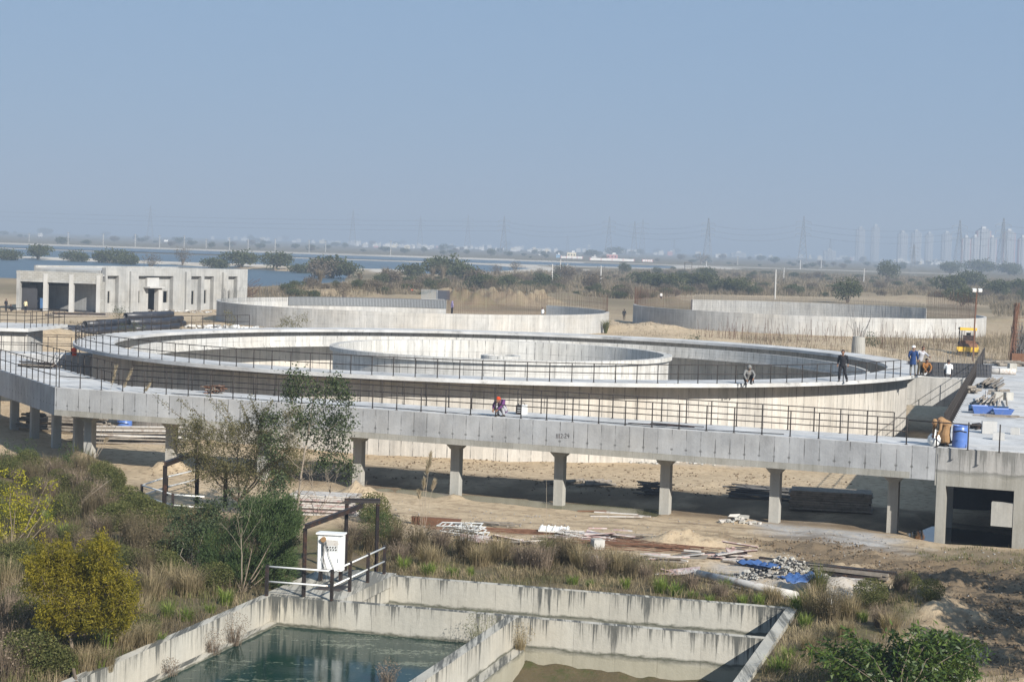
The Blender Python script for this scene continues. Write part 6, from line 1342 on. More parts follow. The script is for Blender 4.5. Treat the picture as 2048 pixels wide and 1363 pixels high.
bare('leafless pale sapling in front of the feathery shrub', at(483, 1172, 0), [([(483, 1170), (484, 1110), (482, 1075)], .022, .012), ([(484, 1100), (455, 1060)], .007, .004), ([(484, 1095), (512, 1050)], .007, .004), ([(482, 1075), (475, 1035)], .008, .004), ([(482, 1075), (500, 1025)], .007, .004)], 57.8, n=3, depth=2, r=.005, L=.35)
bare('leafless pale twigs spreading beside the third flared column', at(640, 1030, 0), [([(640, 1028), (660, 985)], .015, .008), ([(640, 1028), (625, 975)], .015, .008), ([(640, 1028), (690, 1000)], .012, .006)], 74, n=5, L=.7)
# dark broad-leaved bushes
def blobshrub(name, label, basep, Yt, blobs, L, Wd, mat, dens=.05, cat='shrub', droop=.3, stems=None, wm='bark'):
    base = at(*basep); wood = []; lp_ = []
    for (u, v), ru, rv in blobs:
        c0 = atY(u, v, Yt+random.uniform(-.4, .4)); r_ = np.array([ru, (ru+rv)/2, rv])*Yt/3753; wood.append(([np.array(base), (np.array(base)+c0)/2, c0], .022, .006)); n = int(ru*rv*dens*9)
        ck = ell(max(5, n//26), c0, r_, .4); lp_.append(leaves(ck[rng.integers(0, len(ck), n)]+rng.normal(size=(n, 3))*L*.9, rng.uniform(.7, 1.2, n)*L, Wd, np.clip(rng.normal(.45, .28, n), 0, 1), droop))
    for pts in stems or []: wood.append(([atY(u, v, Yt) for u, v in pts], .022, .014))
    return tree(name, label, tuple(base), wood, wm, [('crown', mat, lp_)], cat)
blobshrub('leafy_bush', 'dark broad leaved bush around the low white rails', (400, 1085), 66, [((360, 1030), 40, 24), ((400, 1015), 34, 22), ((440, 1025), 40, 26), ((480, 1000), 34, 26), ((430, 1050), 44, 26), ((350, 1055), 34, 22), ((520, 1000), 30, 22), ((560, 990), 34, 20)], .09, .055, 'leaf_dark', .055)
blobshrub('leafy_bush', 'dark young tree with a thin pale stem left of the feathery shrub', (379, 1168), 60.5, [((360, 1075), 36, 30), ((340, 1110), 30, 34), ((390, 1080), 34, 30), ((375, 1115), 34, 34), ((410, 1060), 26, 24), ((350, 1140), 26, 24)], .09, .05, 'leaf_dark', .06, 'tree', .5, [[(379, 1165), (380, 1130), (378, 1095)]], 'bark_pale')
blobshrub('yellow_shrub', 'yellow green shrub with long compound leaves at the left edge', (25, 1110), 64, [((18, 960), 34, 26), ((30, 1000), 34, 30), ((12, 1040), 36, 34), ((65, 1020), 30, 26), ((100, 1005), 20, 14), ((95, 965), 20, 10), ((110, 1035), 16, 10), ((50, 1055), 30, 22), ((10, 1080), 30, 26)], .12, .045, 'leaf_yellow', .034, 'shrub', .5)
blobshrub('grey_bush', 'grey green bush in the shade under the walkway wing at the left edge', (45, 935), 86, [((30, 905), 28, 22), ((55, 900), 24, 20), ((45, 920), 30, 14)], .12, .03, 'leaf_feather', .06)
blobshrub('grey_bush', 'grey green bush left of the bend column of the walkway', (140, 930), 87, [((135, 905), 18, 18), ((145, 918), 18, 12)], .12, .03, 'leaf_feather', .06)
blobshrub('green_weed', 'green weedy bush in the shade right of the thorn tree', (560, 960), 84, [((560, 940), 26, 16), ((590, 935), 22, 14), ((540, 955), 22, 10)], .10, .05, 'leaf_green', .05)
blobshrub('olive_bush', 'olive bush between the black lifting frame and the sand', (745, 1075), 66, [((745, 1030), 24, 22), ((770, 1040), 18, 18), ((735, 1055), 26, 18), ((760, 1060), 24, 16)], .09, .018, 'leaf_feather', .09)
# weeds on the basin walls
def weed(label, p, n, h, mat, spread=.6):
    t = T('wall_weed', label, 'weed', tuple(p)); link('stems', mk([twigs(n, h*.4, h, spread, .01, .35), leaves(ell(n*4, (0, 0, h*.55), (h*.5, h*.5, h*.45), .2), .045, .02, rng.random(n*4))], 'stems', mat), t, (0, 0, 0))
weed('dead brown weed at the foot of the left basin wall', (*bp(-15.25, -9.6), -.75), 90, .75, 'twig'); weed('larger dead brown weed at the foot of the left basin wall', (*bp(-15.2, -8.2), -.75), 120, .95, 'twig'); weed('small dead weed low on the left basin wall near the camera', (*bp(-15.2, -12.4), -.75), 60, .5, 'twig')
weed('dry grass hanging on top of the divider wall near the middle wall', (*bp(-8.35, -6.0), -.75), 120, 1.25, 'grass_olive', .9); weed('dry weed growing in the corner right of the divider wall', (*bp(-7.4, -5.4), -.8), 90, .85, 'grass_dry', .4); weed('dark weed standing in the water left of the divider wall', (*bp(-9.6, -10.8), -.8), 110, .7, 'twig')

for k_, (tx, ty, ts_) in enumerate(((21.7, 56.3, 1.0), (18.9, 48.2, .95), (20.6, 50.4, 1.), (18.9, 44.1, 1.), (23.3, 55., 1.15), (21.4, 46., 1.))):
    c0 = np.array([tx, ty, 5.2*ts_]); wd2 = [([np.array([tx, ty, -.1]), c0*[1, 1, .6], c0], .16, .05)]; lq = []
    for _ in range(7):
        cc = c0+rng.normal(size=3)*[1.1, 1.1, .7]; wd2.append(([c0*[1, 1, .6], cc], .05, .015)); lq.append(leaves(ell(420, cc, (.9, .9, .65), .3), .2, .09, rng.random(420), .3))
    tree('shade_tree', 'leafy tree standing off to the right whose shade falls on the rutted earth', (tx, ty, 0), wd2, 'bark', [('crown', 'leaf_green', lq)])['group'] = 'trees off to the right'
# ================================================================== middle distance: scrub, shrubs and poles
def zat(x, y): return height(np.asarray(x), np.asarray(y))
FIELD = ppoly([(470, 604), (500, 585), (640, 578), (760, 566), (900, 556), (1100, 546), (1400, 540), (1700, 552), (2060, 562), (2400, 574), (2400, 660), (2060, 640), (1990, 640), (1975, 610), (1880, 600), (1400, 590), (1260, 600), (1100, 590), (890, 596), (560, 604)])
def field(dens, n_hint, hlo, hhi, w, lean, mat, nz, name, fall=380.):
    p = np.array(FIELD); lo, hi = p.min(0), p.max(0); n = int(n_hint*1.25); y = lo[1]+(hi[1]-lo[1])*rng.random(n)**1.6; x = rng.uniform(lo[0], hi[0], n); k = inpoly(x, y, FIELD); x, y = x[k], y[k]
    s_, sd_, a_, b_ = nz; k = rng.random(len(x)) < np.clip((fbm(x, y, s_, sd_)-a_)/(b_-a_), 0, 1); x, y = x[k], y[k]; n = len(x); sc_ = np.clip(y/330, .9, 2.2)
    clump = .4+1.1*fbm(x, y, 6, sd_+3)
    return blades(np.column_stack([x, y, zat(x, y)-.1]), rng.uniform(hlo, hhi, n)*clump, rng.uniform(.7, 1.3, n)*w*sc_, rng.uniform(.1, lean, n), np.clip(rng.random(n)*.7+.4*(fbm(x, y, 12, sd_+7)-.2), 0, 1))
V, Fs, t_ = merge([field(1, 420000, .7, 2.2, .085, .8, None, (26, 201, .30, .58), 'a')]); tag(link('tall_dry_grass', np_mesh('tall_dry_grass', V, Fs, 'grass_field', t_)), kind='stuff')
V, Fs, t_ = merge([field(1, 260000, .6, 1.8, .09, .8, None, (18, 211, .44, .66), 'b')]); tag(link('brown_scrub', np_mesh('brown_scrub', V, Fs, 'grass_brown', t_)), kind='stuff')
# low weeds on the dirt round the unfinished tanks
MID = ppoly([(60, 640), (420, 640), (430, 660), (560, 650), (560, 662), (200, 668), (60, 700)]); MID2 = ppoly([(1230, 650), (1980, 662), (2060, 690), (2060, 720), (1500, 715), (1230, 675)])
P = []
for poly, n in ((MID, 5000), (MID2, 3500)):
    p = np.array(poly); lo, hi = p.min(0), p.max(0); x, y = rng.uniform(lo[0], hi[0], n*4), rng.uniform(lo[1], hi[1], n*4); k = inpoly(x, y, poly) & (fbm(x, y, 7, 301) > .5); x, y = x[k][:n], y[k][:n]
    P.append(blades(np.column_stack([x, y, zat(x, y)-.05]), rng.uniform(.12, .55, len(x)), np.full(len(x), .045), rng.uniform(.2, .9, len(x)), rng.random(len(x))))
p = np.array(ppoly([(1480, 690), (1700, 696), (2060, 672), (2070, 735), (1700, 722), (1480, 706)])); lo, hi = p.min(0), p.max(0); x, y = rng.uniform(lo[0], hi[0], 26000), rng.uniform(lo[1], hi[1], 26000); k = inpoly(x, y, [tuple(q) for q in p]) & (rng.random(26000) < np.clip((fbm(x, y, 7, 305)-.36)*5, 0, 1)) & (np.hypot(x-52.3, y-215) > 4.5); x, y = x[k][:9000], y[k][:9000]
P.append(blades(np.column_stack([x, y, zat(x, y)-.05]), rng.uniform(.4, 1.7, len(x)), np.full(len(x), .035), rng.uniform(.1, .5, len(x)), rng.random(len(x))))
V, Fs, t_ = merge(P); tag(link('low_weeds', np_mesh('low_weeds', V, Fs, 'grass_field', t_)), kind='stuff')
# shrub shapes: crown + trunk, copied
def far_shrub(mat, n, r, size, stems, lobes=5, flat=.6, wm='bark'):
    me_c, me_t = None, None; ps = []; b = MB()
    for k in range(lobes):
        a = random.uniform(0, 6.28); d = random.uniform(.1, .62)*r; c0 = (d*math.cos(a), d*math.sin(a), r*flat*random.uniform(.75, 1.15)); rr_ = r*random.uniform(.38, .62); m = n//lobes
        ps.append(leaves(ell(m, c0, (rr_, rr_, rr_*flat*1.15), .35), rng.uniform(.6, 1.3, m)*size, size*.55, np.clip(rng.normal(.42, .28, m), 0, 1), .1)); b.tube([(0, 0, -.3), (c0[0]*.4, c0[1]*.4, c0[2]*.5), c0], [.09*r/3, .06*r/3, .02*r/3], 5)
    return mk(ps, 'crown', mat), b.mesh('trunk', wm)
SH = [far_shrub('leaf_far', 1500, 3.0, .38, 5, 7), far_shrub('leaf_far', 1700, 3.4, .38, 6, 9, .5), far_shrub('leaf_far_brown', 1100, 3.0, .36, 5, 7, .65), far_shrub('leaf_far', 1300, 2.6, .36, 5, 7, .9), far_shrub('leaf_far_brown', 800, 3.0, .26, 8, 9, .95)]
def shrub(k, u, v, s, label, group=None, cat='tree', Yd=None, name='field_tree', dz=0.):
    q = at(u, v) if Yd is None else atY(u, v, Yd); z = gz(q[0], q[1]) if Yd is None else q[2]; t = T(name, label, cat, (q[0], q[1], z+dz), group); t.rotation_euler[2] = random.uniform(0, 6); t.scale = (s*random.uniform(.95, 1.15), s, s)
    link('crown', SH[k][0], t, (0, 0, 0)); link('trunk', SH[k][1], t, (0, 0, 0)); return t
random.seed(3)
for k, u, v, s, l in ((0, 75, 519, 1.6, 'large bare rounded tree on the pond bank at the far left'), (1, 15, 520, 1.5, 'low dark green thicket on the pond bank at the left edge'), (1, 150, 523, 1.5, 'low green thicket on the bank right of the bare rounded tree'), (1, 225, 526, 1.8, 'broad flat green tree on the bank above the building roof'), (1, 258, 529, 1.4, 'dark end of the broad green thicket on the bank'), (4, 302, 534, 1.7, 'reddish brown bare tree just behind the building roof'), (4, 365, 531, 1.9, 'tall reddish bare tree behind the building roof'), (1, 430, 536, 1.4, 'low green thicket on the bank left of the pair of dark trees'), (1, 480, 537, 1.7, 'wide green thicket behind the right end of the building'), (0, 550, 541, 1.7, 'dark upright tree on the bank right of the building'), (1, 600, 546, 1.2, 'low green bank shrub right of the dark upright tree'), (0, 665, 556, 2.0, 'big grey green tree at the right end of the pond bank'), (2, 640, 556, 1.6, 'grey bare half of the big tree pair on the bank'), (0, 700, 558, 1.3, 'small dark tree on the right shoulder of the big grey tree'),
                   (0, 828, 560, 1.5, 'round dark green tree left of the broad domed tree'), (1, 885, 558, 2.3, 'broad domed dark green tree in the middle distance'), (0, 920, 566, 1.6, 'dark leafy tree right below the broad domed tree'), (2, 945, 572, 1.2, 'brownish tree below the broad domed tree'), (3, 1250, 548, 1.1, 'small green tree left of the green thicket in the scrub'),
                   (3, 1775, 562, 2.1, 'dark rounded tree standing alone in the scrub at right'), (0, 1945, 575, 2.1, 'large dark green tree near the right edge'), (0, 1905, 590, 1.9, 'spreading green tree left of the large dark one'), (0, 1990, 592, 1.6, 'green tree right of the tall floodlight mast'), (0, 2035, 590, 1.7, 'green tree cut by the right edge in the scrub'), (0, 1925, 612, 1.3, 'leafy tree whose trunk shows beside the floodlight mast'), (3, 1695, 607, 1.3, 'dark round bush behind the mesh of the right tank'), (0, 1590, 590, .9, 'small dark bush at the end of the pale track'),
                   (0, 1290, 575, 1.5, 'left part of the long green thicket in the scrub'), (1, 1330, 582, 1.6, 'middle of the long green thicket in the scrub'), (1, 1400, 580, 1.6, 'right part of the long green thicket in the scrub'), (0, 1415, 560, 1.5, 'taller tree behind the long green thicket'), (1, 1470, 590, 1.4, 'right end of the long green thicket in the scrub'), (0, 1360, 563, 1.1, 'upper back part of the long green thicket'), (2, 1135, 562, 1.3, 'greyish bush left of the four white poles'), (0, 1090, 575, 1.2, 'dark low bush behind the dirt mounds'), (2, 1180, 580, 1.2, 'brown bush right of the tallest white pole'), (0, 960, 582, 1.3, 'green bush behind the left dirt mound'), (0, 1020, 578, 1.1, 'green bush behind the middle dirt mound'), (2, 780, 572, 1.1, 'brown bush left of the round dark green tree')):
    shrub(k, u, v, s*((1.25 if k != 4 else .8) if u < 720 else 1.15), l)
random.seed(8)
nf = 0
while nf < 290:
    u, v = random.uniform(560, 2050), random.uniform(546, 606); q = at(u, v)
    if not inpoly(np.array([q[0]]), np.array([q[1]]), FIELD)[0]: continue
    shrub(random.choice([0, 1, 2, 2, 4, 3]), u, v, random.uniform(.35, .85)*(1 if v > 560 else 1.3), 'scrubby bush in the dry grass field beyond the unfinished tanks', 'bushes scattered over the dry field', 'bush', name='field_bush'); nf += 1
# shrubs close to the tanks
blobshrub('wild_bush', 'sparse grey green bush against the wall of the unfinished tank', (585, 665), 214, [((575, 645), 20, 12), ((600, 640), 18, 12), ((590, 655), 20, 8), ((565, 655), 12, 8)], .28, .06, 'leaf_acacia', .10)
blobshrub('wild_bush', 'thin bush in front of the shaded end of the unfinished tank', (462, 655), 222, [((455, 638), 14, 14), ((470, 645), 12, 8)], .28, .07, 'leaf_acacia', .08)
blobshrub('wild_bush', 'pale scrubby bush in front of the grey building', (237, 634), 235, [((230, 618), 10, 9), ((243, 622), 10, 9), ((238, 628), 12, 5)], .28, .07, 'leaf_far', .10)
blobshrub('wild_bush', 'small dark green bush right of the round concrete stub', (1745, 690), 216, [((1742, 672), 8, 10), ((1750, 682), 10, 7), ((1738, 684), 8, 6)], .25, .08, 'leaf_dark', .14)
blobshrub('wild_bush', 'weeds growing among the black pipes', (270, 663), 200, [((265, 652), 12, 6), ((245, 655), 10, 5), ((285, 655), 10, 5)], .25, .07, 'leaf_far', .12)
blobshrub('wild_bush', 'low dark bush on dirt beyond the tank rim', (1388, 680), 216, [((1385, 674), 9, 5), ((1395, 677), 8, 4)], .25, .08, 'leaf_dark', .14)
b = MB()                                                       # bare canes at the right end of the building
tt_ = T('dry_canes', 'clump of dry reddish canes at the right end of the grey building', 'canes', tuple(at(455, 612)))
part('canes', 'rebar_rust', tt_, lambda b: [b.tube([(random.uniform(-3.5, 4.5), random.uniform(-1, 1), 0), (random.uniform(-4.5, 5.5), random.uniform(-1, 1), random.uniform(2, 4.6))], .03, 3, False) for _ in range(120)])
for u, v, h_, lb in ((770, 566, 4.6, 'tall pale reed clump standing before the pond'), (885, 566, 6., 'tall pale reed clump left of the dark leafy tree'), (865, 562, 5., 'thin pale reed clump below the domed tree'), (720, 572, 3.5, 'pale reed clump on the pond shore'), (1240, 545, 4., 'straw coloured reeds left of the pink house'), (640, 576, 4.6, 'pale reeds at the right end of the near pond')):
    q = at(u, v); t = T('reed_clump', lb, 'reeds', (q[0], q[1], gz(q[0], q[1]))); link('stems', mk([twigs(260, h_*.5, h_, .35, .10, .3)], 'stems', 'grass_field'), t, (0, 0, 0))
# ------------------------------------------------------------------ poles
def upole(u, v, vt, label, arm=False, mat='concrete_pale', r=.16):
    q = at(u, v); Yp = q[1]; top = atY(u, vt, Yp); h_ = top[2]; t = T('utility_pole', label, 'pole', tuple(q), 'concrete poles across the plain'); b = MB(); b.tube([(0, 0, -.2), (random.uniform(-.1, .1), 0, h_)], [r*1.25*max(1, Yp/700), r*max(1, Yp/700)], 6); b.build('shaft', mat, t, loc=(0, 0, 0))
    b = MB(); b.bar((-1.1, 0, h_-.5), (1.1, 0, h_-.5), .14*max(1, Yp/700)); [b.tube([(x, 0, h_-.5), (x, 0, h_-.1)], .08, 5) for x in (-1, 0, 1)]; b.build('crossarm', 'rebar_grey', t, loc=(0, 0, 0))
for u, v, vt, l in ((1104, 572, 528, 'leaning white pole, left of the group of four before the tanks'), (1120, 555, 519, 'white pole second in the group of four before the tanks'), (1134, 557, 527, 'short white pole third in the group of four before the tanks'), (1201, 575, 531, 'tallest bright white pole, right of the group of four'), (1412, 543, 522, 'white pole by the steel frame in the scrub'), (1550, 598, 539, 'white pole with a foot hidden behind the right tank mesh'), (1567, 560, 535, 'white pole with a pale base on the track'), (1727, 568, 537, 'thin pole in the scrub left of the lone dark tree'), (1953, 570, 544, 'thin white pole in front of the large dark tree'),
                     (58, 484, 466, 'pole on the far bank left of the rounded bare tree'), (136, 492, 464, 'bright white pole on the far bank, first from the left'), (206, 494, 467, 'white pole on the far bank, second from the left'), (270, 494, 468, 'double white pole on the far bank'), (319, 495, 470, 'white pole near the small white sign on the far bank'), (368, 496, 471, 'thin white pole above the reddish tree'), (412, 497, 478, 'white pole right of the reddish tree'), (459, 500, 476, 'white pole above the green thicket'), (496, 502, 479, 'pale pole above the wide thicket'), (550, 505, 477, 'crossed double pole above the dark upright tree'), (618, 505, 480, 'pale pole left of the big grey tree'), (651, 504, 481, 'leaning pale pole above the big grey tree'), (781, 511, 481, 'white pole between the reservoirs and the town'), (1475, 530, 512, 'far thin pole in the plain at right'), (1600, 538, 520, 'far thin pole below the pylons'), (1642, 536, 521, 'far pole right of the central right pylon')):
    upole(u, v, vt, l, mat='concrete_pale' if v > 530 else 'concrete_column', r=.16 if v > 530 else .12)
q = at(332, 487); t = T('sign_board', 'small white sign board on the far pond bank', 'sign', tuple(q)); Ys = q[1]; part('board', 'panel_white', t, lambda b: b.box((0, 0, 3.2), (4.6, .2, 1.8))); part('post', 'rebar_grey', t, lambda b: b.tube([(0, .2, 0), (0, .2, 3)], .15, 6))
q = at(1376, 550); t = T('watch_tower', 'small rusty steel tower frame standing in the scrub', 'tower', tuple(q)); part('frame', 'rebar_grey', t, lambda b: [b.tube([(x, y, 0), (x, y, 5.6)], .12, 4) for x in (-1.6, 1.6) for y in (-1, 1)]+[b.bar((-1.7, y, z), (1.7, y, z), .2) for y in (-1, 1) for z in (3.8, 5.6)])
part('roof', 'wood_grey', t, lambda b: b.box((0, 0, 5.75), (3.8, 2.6, .12)))
# ================================================================== far plain: trees, town, pylons, towers
random.seed(21)
def fartree(k, u, v, w_px, label, group=None):
    q = at(u, v); s = w_px*q[1]/3753/6.4; shrub(k, u, v, s, label, group, 'tree', name='distant_tree')
for k, u, v, wp, l in ((3, 982, 512, 26, 'dark dome shaped tree left of the central pylon'), (0, 1018, 513, 24, 'dark round tree at the foot of the central pylon'), (3, 933, 509, 18, 'small round dark tree left of the dome shaped tree'), (3, 848, 505, 20, 'dark tree behind the pond, left of the domed crown'), (3, 886, 503, 26, 'flat dark trees behind the domed crown'), (0, 1048, 512, 14, 'small dark tree right of the central pylon'), (0, 1085, 511, 22, 'dark tree beside the pale roofs of the town'), (3, 690, 497, 20, 'round green tree beyond the reservoirs'), (0, 1060, 516, 10, 'tiny dark tree right of the pylon foot'), (0, 1185, 514, 34, 'wide tree mass behind the pink house, left part'), (1, 1230, 512, 44, 'wide tree mass behind the pink house, right part'), (0, 125, 489, 36, 'wide grey tree mass on the far left bank'), (1, 90, 470, 34, 'hazy flat tree group near the left horizon'), (0, 175, 489, 22, 'grey tree between two poles on the far bank'), (3, 30, 468, 10, 'tiny hazy tree near the left horizon'), (0, 383, 491, 24, 'dark hazy tree on the far bank right of the sign'), (0, 655, 497, 18, 'hazy tree at the foot of the leaning pole'), (0, 620, 500, 26, 'hazy tree left of the leaning pole'),
                        (1, 1550, 526, 30, 'dark hazy grove below the right pylons'), (0, 1520, 532, 10, 'slim hazy tree left of the dark grove'), (0, 1612, 536, 18, 'hazy tree right of the dark grove'), (3, 1857, 530, 15, 'hazy tree beside the small lattice mast at right'), (1, 1900, 548, 60, 'long hazy hedge at the right, left part'), (1, 1960, 548, 70, 'long hazy hedge at the right, middle part'), (1, 2020, 550, 60, 'long hazy hedge at the right, end part'), (0, 2030, 552, 40, 'hazy trees at the right edge below the towers'), (0, 1120, 510, 20, 'hazy tree by the white tower house'), (0, 1345, 540, 16, 'grey tree at the end of the far sand bank')):
    fartree(k, u, v, wp, l)
for _ in range(120):
    u, v = random.uniform(0, 2048), 0; v = PCY-F*math.tan(PI_)/cr+(u-PCX)*math.tan(RO)+random.uniform(7, 26); fartree(random.choice([0, 1, 3, 2]), u, v, random.uniform(8, 26), 'small hazy tree dotted across the far plain', 'hazy trees dotted across the far plain')
q = at(1402, 528); bare_ = T('bare_tree', 'dead forked tree standing in the plain right of the pink house', 'tree', tuple(q)); w2, tips = grow_branches([(np.array([0, 0, 2.]), np.array([-.6, 0, .7])), (np.array([0, 0, 2.]), np.array([.6, 0, .7]))], 4, 5., .2, 3, .35); b = MB(); b.tube([(0, 0, -.5), (0, 0, 2.1)], [.6, .45], 6); [b.tube(p, [r0, (r0+r1)/2, r1], 4) for p, r0, r1 in w2]; b.build('trunk', 'bark', bare_, loc=(0, 0, 0))
concrete('wall_white', (.62, .61, .59), 0, streak=.1, blotch=.15); concrete('wall_pink', (.50, .26, .26), 0, streak=.1, blotch=.15); concrete('wall_cream', (.66, .58, .42), 0, streak=.1, blotch=.15); concrete('wall_bluegrey', (.22, .36, .52), 0, streak=.1, blotch=.15); concrete('wall_grey', (.42, .42, .42), 0, streak=.1, blotch=.15)
def house(u, v, wpx, hpx, mat, label, group=None, detail=True):
    q = at(u, v); k = q[1]/3753; w_, h_ = wpx*k, hpx*k; d = w_*.7; t = T('house', label, 'house', (q[0], q[1], 0), group); b = MB(); b.box((0, d/2, h_/2), (w_, d, h_)); b.build('walls', mat, t, loc=(0, 0, 0))
    b = MB(); b.box((0, d/2, h_+.15), (w_*1.06, d*1.06, .3)); b.box((w_*.2, d*.6, h_+1.1), (w_*.3, d*.3, 1.7)); b.build('roof', 'wall_white' if mat != 'wall_white' else 'wall_grey', t, loc=(0, 0, 0))
    if detail:
        for x in (-.3, 0, .3):
            b = MB(); b.box((x*w_, -.04, h_*.55), (w_*.13, .1, h_*.3)); b.build('window', 'glass_dark', t, loc=(0, 0, 0))
    return t
house(1143, 515, 18, 10, 'wall_cream', 'cream house with a white parapet on the far sand bank'); house(1224, 518, 22, 9, 'wall_pink', 'bright pink house on the far sand bank'); house(1188, 519, 9, 6, 'wall_white', 'small white hut left of the pink house'); house(1116, 515, 8, 6, 'wall_bluegrey', 'small blue hut left of the cream house'); house(1178, 502, 5, 13, 'wall_white', 'narrow white tower house in the far town'); house(814, 497, 11, 6, 'wall_cream', 'small cream house beyond the reservoirs'); house(1801, 527, 11, 10, 'wall_white', 'white house left of the lattice mast at right'); house(80, 473, 8, 6, 'wall_white', 'small white hut on the left horizon'); house(1079, 510, 4, 5, 'wall_white', 'tiny white hut among the dark trees of the town')
for u0, u1, v0 in ((1122, 1165, 516), (1180, 1268, 520), (1285, 1305, 523)):
    a, c = at(u0, v0), at(u1, v0+(u1-u0)*.03); t = T('boundary_wall', 'long low white boundary wall %s' % ('in front of the cream house' if u0 < 1150 else 'in front of the pink house' if u0 < 1200 else 'by the dead forked tree'), 'wall', tuple(a)); b = MB(); b.bar((0, 0, .9), tuple(c-a+np.array([0, 0, .9])), .4, 2.2); b.build('panel', 'wall_white', t, loc=(0, 0, 0)); b = MB(); [b.box(tuple((c-a)*f+np.array([0, -.1, 1.05])), (.6, .6, 2.4)) for f in (0, .25, .5, .75, 1)]; b.build('pillars', 'wall_pink', t, loc=(0, 0, 0))
random.seed(4)
def horizon(u): return PCY-F*math.tan(PI_)/cr+(u-PCX)*math.tan(RO)
for lo_, hi_, n, d0, d1, lb, gp in ((700, 1110, 62, 9, 14, 'pale flat roofed house in the hazy middle town', 'houses of the hazy middle town'), (1800, 2040, 62, 9, 13, 'pale flat roofed house below the tower blocks', 'houses below the tower blocks'), (1110, 1480, 26, 8, 12, 'pale house in the thin hazy town behind the pylons', 'houses behind the pylons'), (390, 690, 22, 7, 10, 'faint white house on the left horizon', 'houses on the left horizon'), (1480, 1800, 22, 7, 10, 'faint pale house on the right horizon', 'houses on the right horizon')):
    for _ in range(n):
        u = random.uniform(lo_, hi_); house(u, horizon(u)+random.uniform(d0, d1), random.uniform(4, 11), random.uniform(3, 8.5), random.choice(['wall_white', 'wall_white', 'wall_white', 'wall_cream', 'wall_grey', 'wall_pink' if random.random() < .4 else 'wall_white']), lb, gp, False)
# tower blocks
g = G('tower_wall', .8, .2); uv = g.uv; sp = g.n('SeparateXYZ'); g.l(uv, sp.inputs[0])
fl = g.ramp(g.math('ABSOLUTE', g.math('SUBTRACT', g.math('FRACT', g.math('DIVIDE', sp.outputs[1], 3.2)), .5)), .22, .26); wn_ = g.ramp(g.math('ABSOLUTE', g.math('SUBTRACT', g.math('FRACT', g.math('DIVIDE', sp.outputs[0], 4.5)), .5)), .2, .24)
g.col(g.mix(g.math('MULTIPLY', g.math('SUBTRACT', 1., fl), g.math('SUBTRACT', 1., wn_)), (.36, .36, .37), (.12, .13, .15)))
def tower(u, vt, wpx, Yd, label, pink=False, group=None):
    base = atY(u, horizon(u)+8, Yd); top = atY(u, vt, Yd)[2]; w_ = wpx*Yd/3753; t = T('tower_block', label, 'tower block', (base[0], Yd, 0), group); b = MB(); b.box((0, w_/2, top/2), (w_*.52, w_, top)); b.box((-w_*.36, w_/2, top*.48), (w_*.2, w_*.8, top*.96)); b.box((w_*.36, w_/2, top*.48), (w_*.2, w_*.8, top*.96)); b.build('walls', 'tower_wall', t, loc=(0, 0, 0))
    b = MB(); b.box((0, w_/2, top+1.6), (w_*.3, w_*.5, 3.2)); b.build('roof_house', 'wall_white', t, loc=(0, 0, 0))
    b = MB(); b.box((w_*.49, w_*.5, top*.47), (w_*.07, w_*.7, top*.94)); b.box((-w_*.49, w_*.5, top*.47), (w_*.07, w_*.7, top*.94)); b.build('stair_shaft', 'wall_pink' if pink else 'wall_grey', t, loc=(0, 0, 0))
for u, vt, wp, Yd, l, pk in ((1720, 455, 16, 4300, 'very faint tower block, leftmost of the hazy group', 0), (1750, 451, 15, 4300, 'very faint tower block, second from the left', 0), (1805, 464, 18, 3900, 'faint tower block left of the lattice mast', 0), (1832, 462, 18, 3900, 'faint tower block behind the lattice mast', 0), (1858, 466, 14, 3900, 'faint narrow tower block right of the lattice mast', 0), (1893, 465, 18, 3900, 'faint tower block left of the nearer tall group', 0), (1932, 474, 16, 2900, 'pale tower block at the left of the clearest group', 1), (1950, 473, 16, 2900, 'pale tower block second in the clearest group', 0), (1967, 457, 26, 2900, 'tallest pale tower block of the clearest group', 1), (1984, 474, 16, 2900, 'pale pinkish tower block right of the tallest one', 1), (2018, 461, 22, 3100, 'pale tower block behind the rightmost pylon', 1), (2046, 474, 18, 2900, 'pale tower block cut by the right edge', 1), (1478, 505, 28, 4200, 'faint low block on the horizon right of the centre', 0), (1660, 500, 22, 4200, 'faint low block left of the hazy towers', 0)):
    tower(u, vt, wp, Yd, l, pk)
# pylons and their cables
def pylon_mesh(h, w0, r):
    b = MB(); lv = [0, .14, .27, .39, .5, .6, .69, .77, .85, .93, 1.]; wd_ = lambda f: w0*(1-f)**1.15+w0*.09
    for i in range(len(lv)-1):
        a, c = lv[i], lv[i+1]; wa_, wc = wd_(a)/2, wd_(c)/2
        P0 = [(-wa_, -wa_), (wa_, -wa_), (wa_, wa_), (-wa_, wa_)]; P1_ = [(-wc, -wc), (wc, -wc), (wc, wc), (-wc, wc)]
        for k in range(4):
            k2 = (k+1) % 4; b.tube([(*P0[k], a*h), (*P1_[k], c*h)], r, 4, False); b.tube([(*P0[k], a*h), (*P1_[k2], c*h)], r*.6, 3, False); b.tube([(*P0[k2], a*h), (*P1_[k], c*h)], r*.6, 3, False); b.tube([(*P1_[k], c*h), (*P1_[k2], c*h)], r*.6, 3, False)
    return b
def pylon_arms(h, L, r):
    b = MB()
    for f in (.64, .76, .88):
        for sx in (-1, 1): b.tube([(0, 0, f*h), (sx*L, 0, f*h)], r, 4, False); b.tube([(0, 0, (f+.045)*h), (sx*L, 0, f*h)], r*.7, 3, False); b.tube([(sx*L, 0, f*h), (sx*L, 0, (f-.05)*h)], r*1.1, 4)
    return b
PYM = (pylon_mesh(46, 8.5, .17).mesh('lattice', 'galvanised_steel'), pylon_arms(46, 7., .17).mesh('crossarms', 'galvanised_steel'))
PY = []
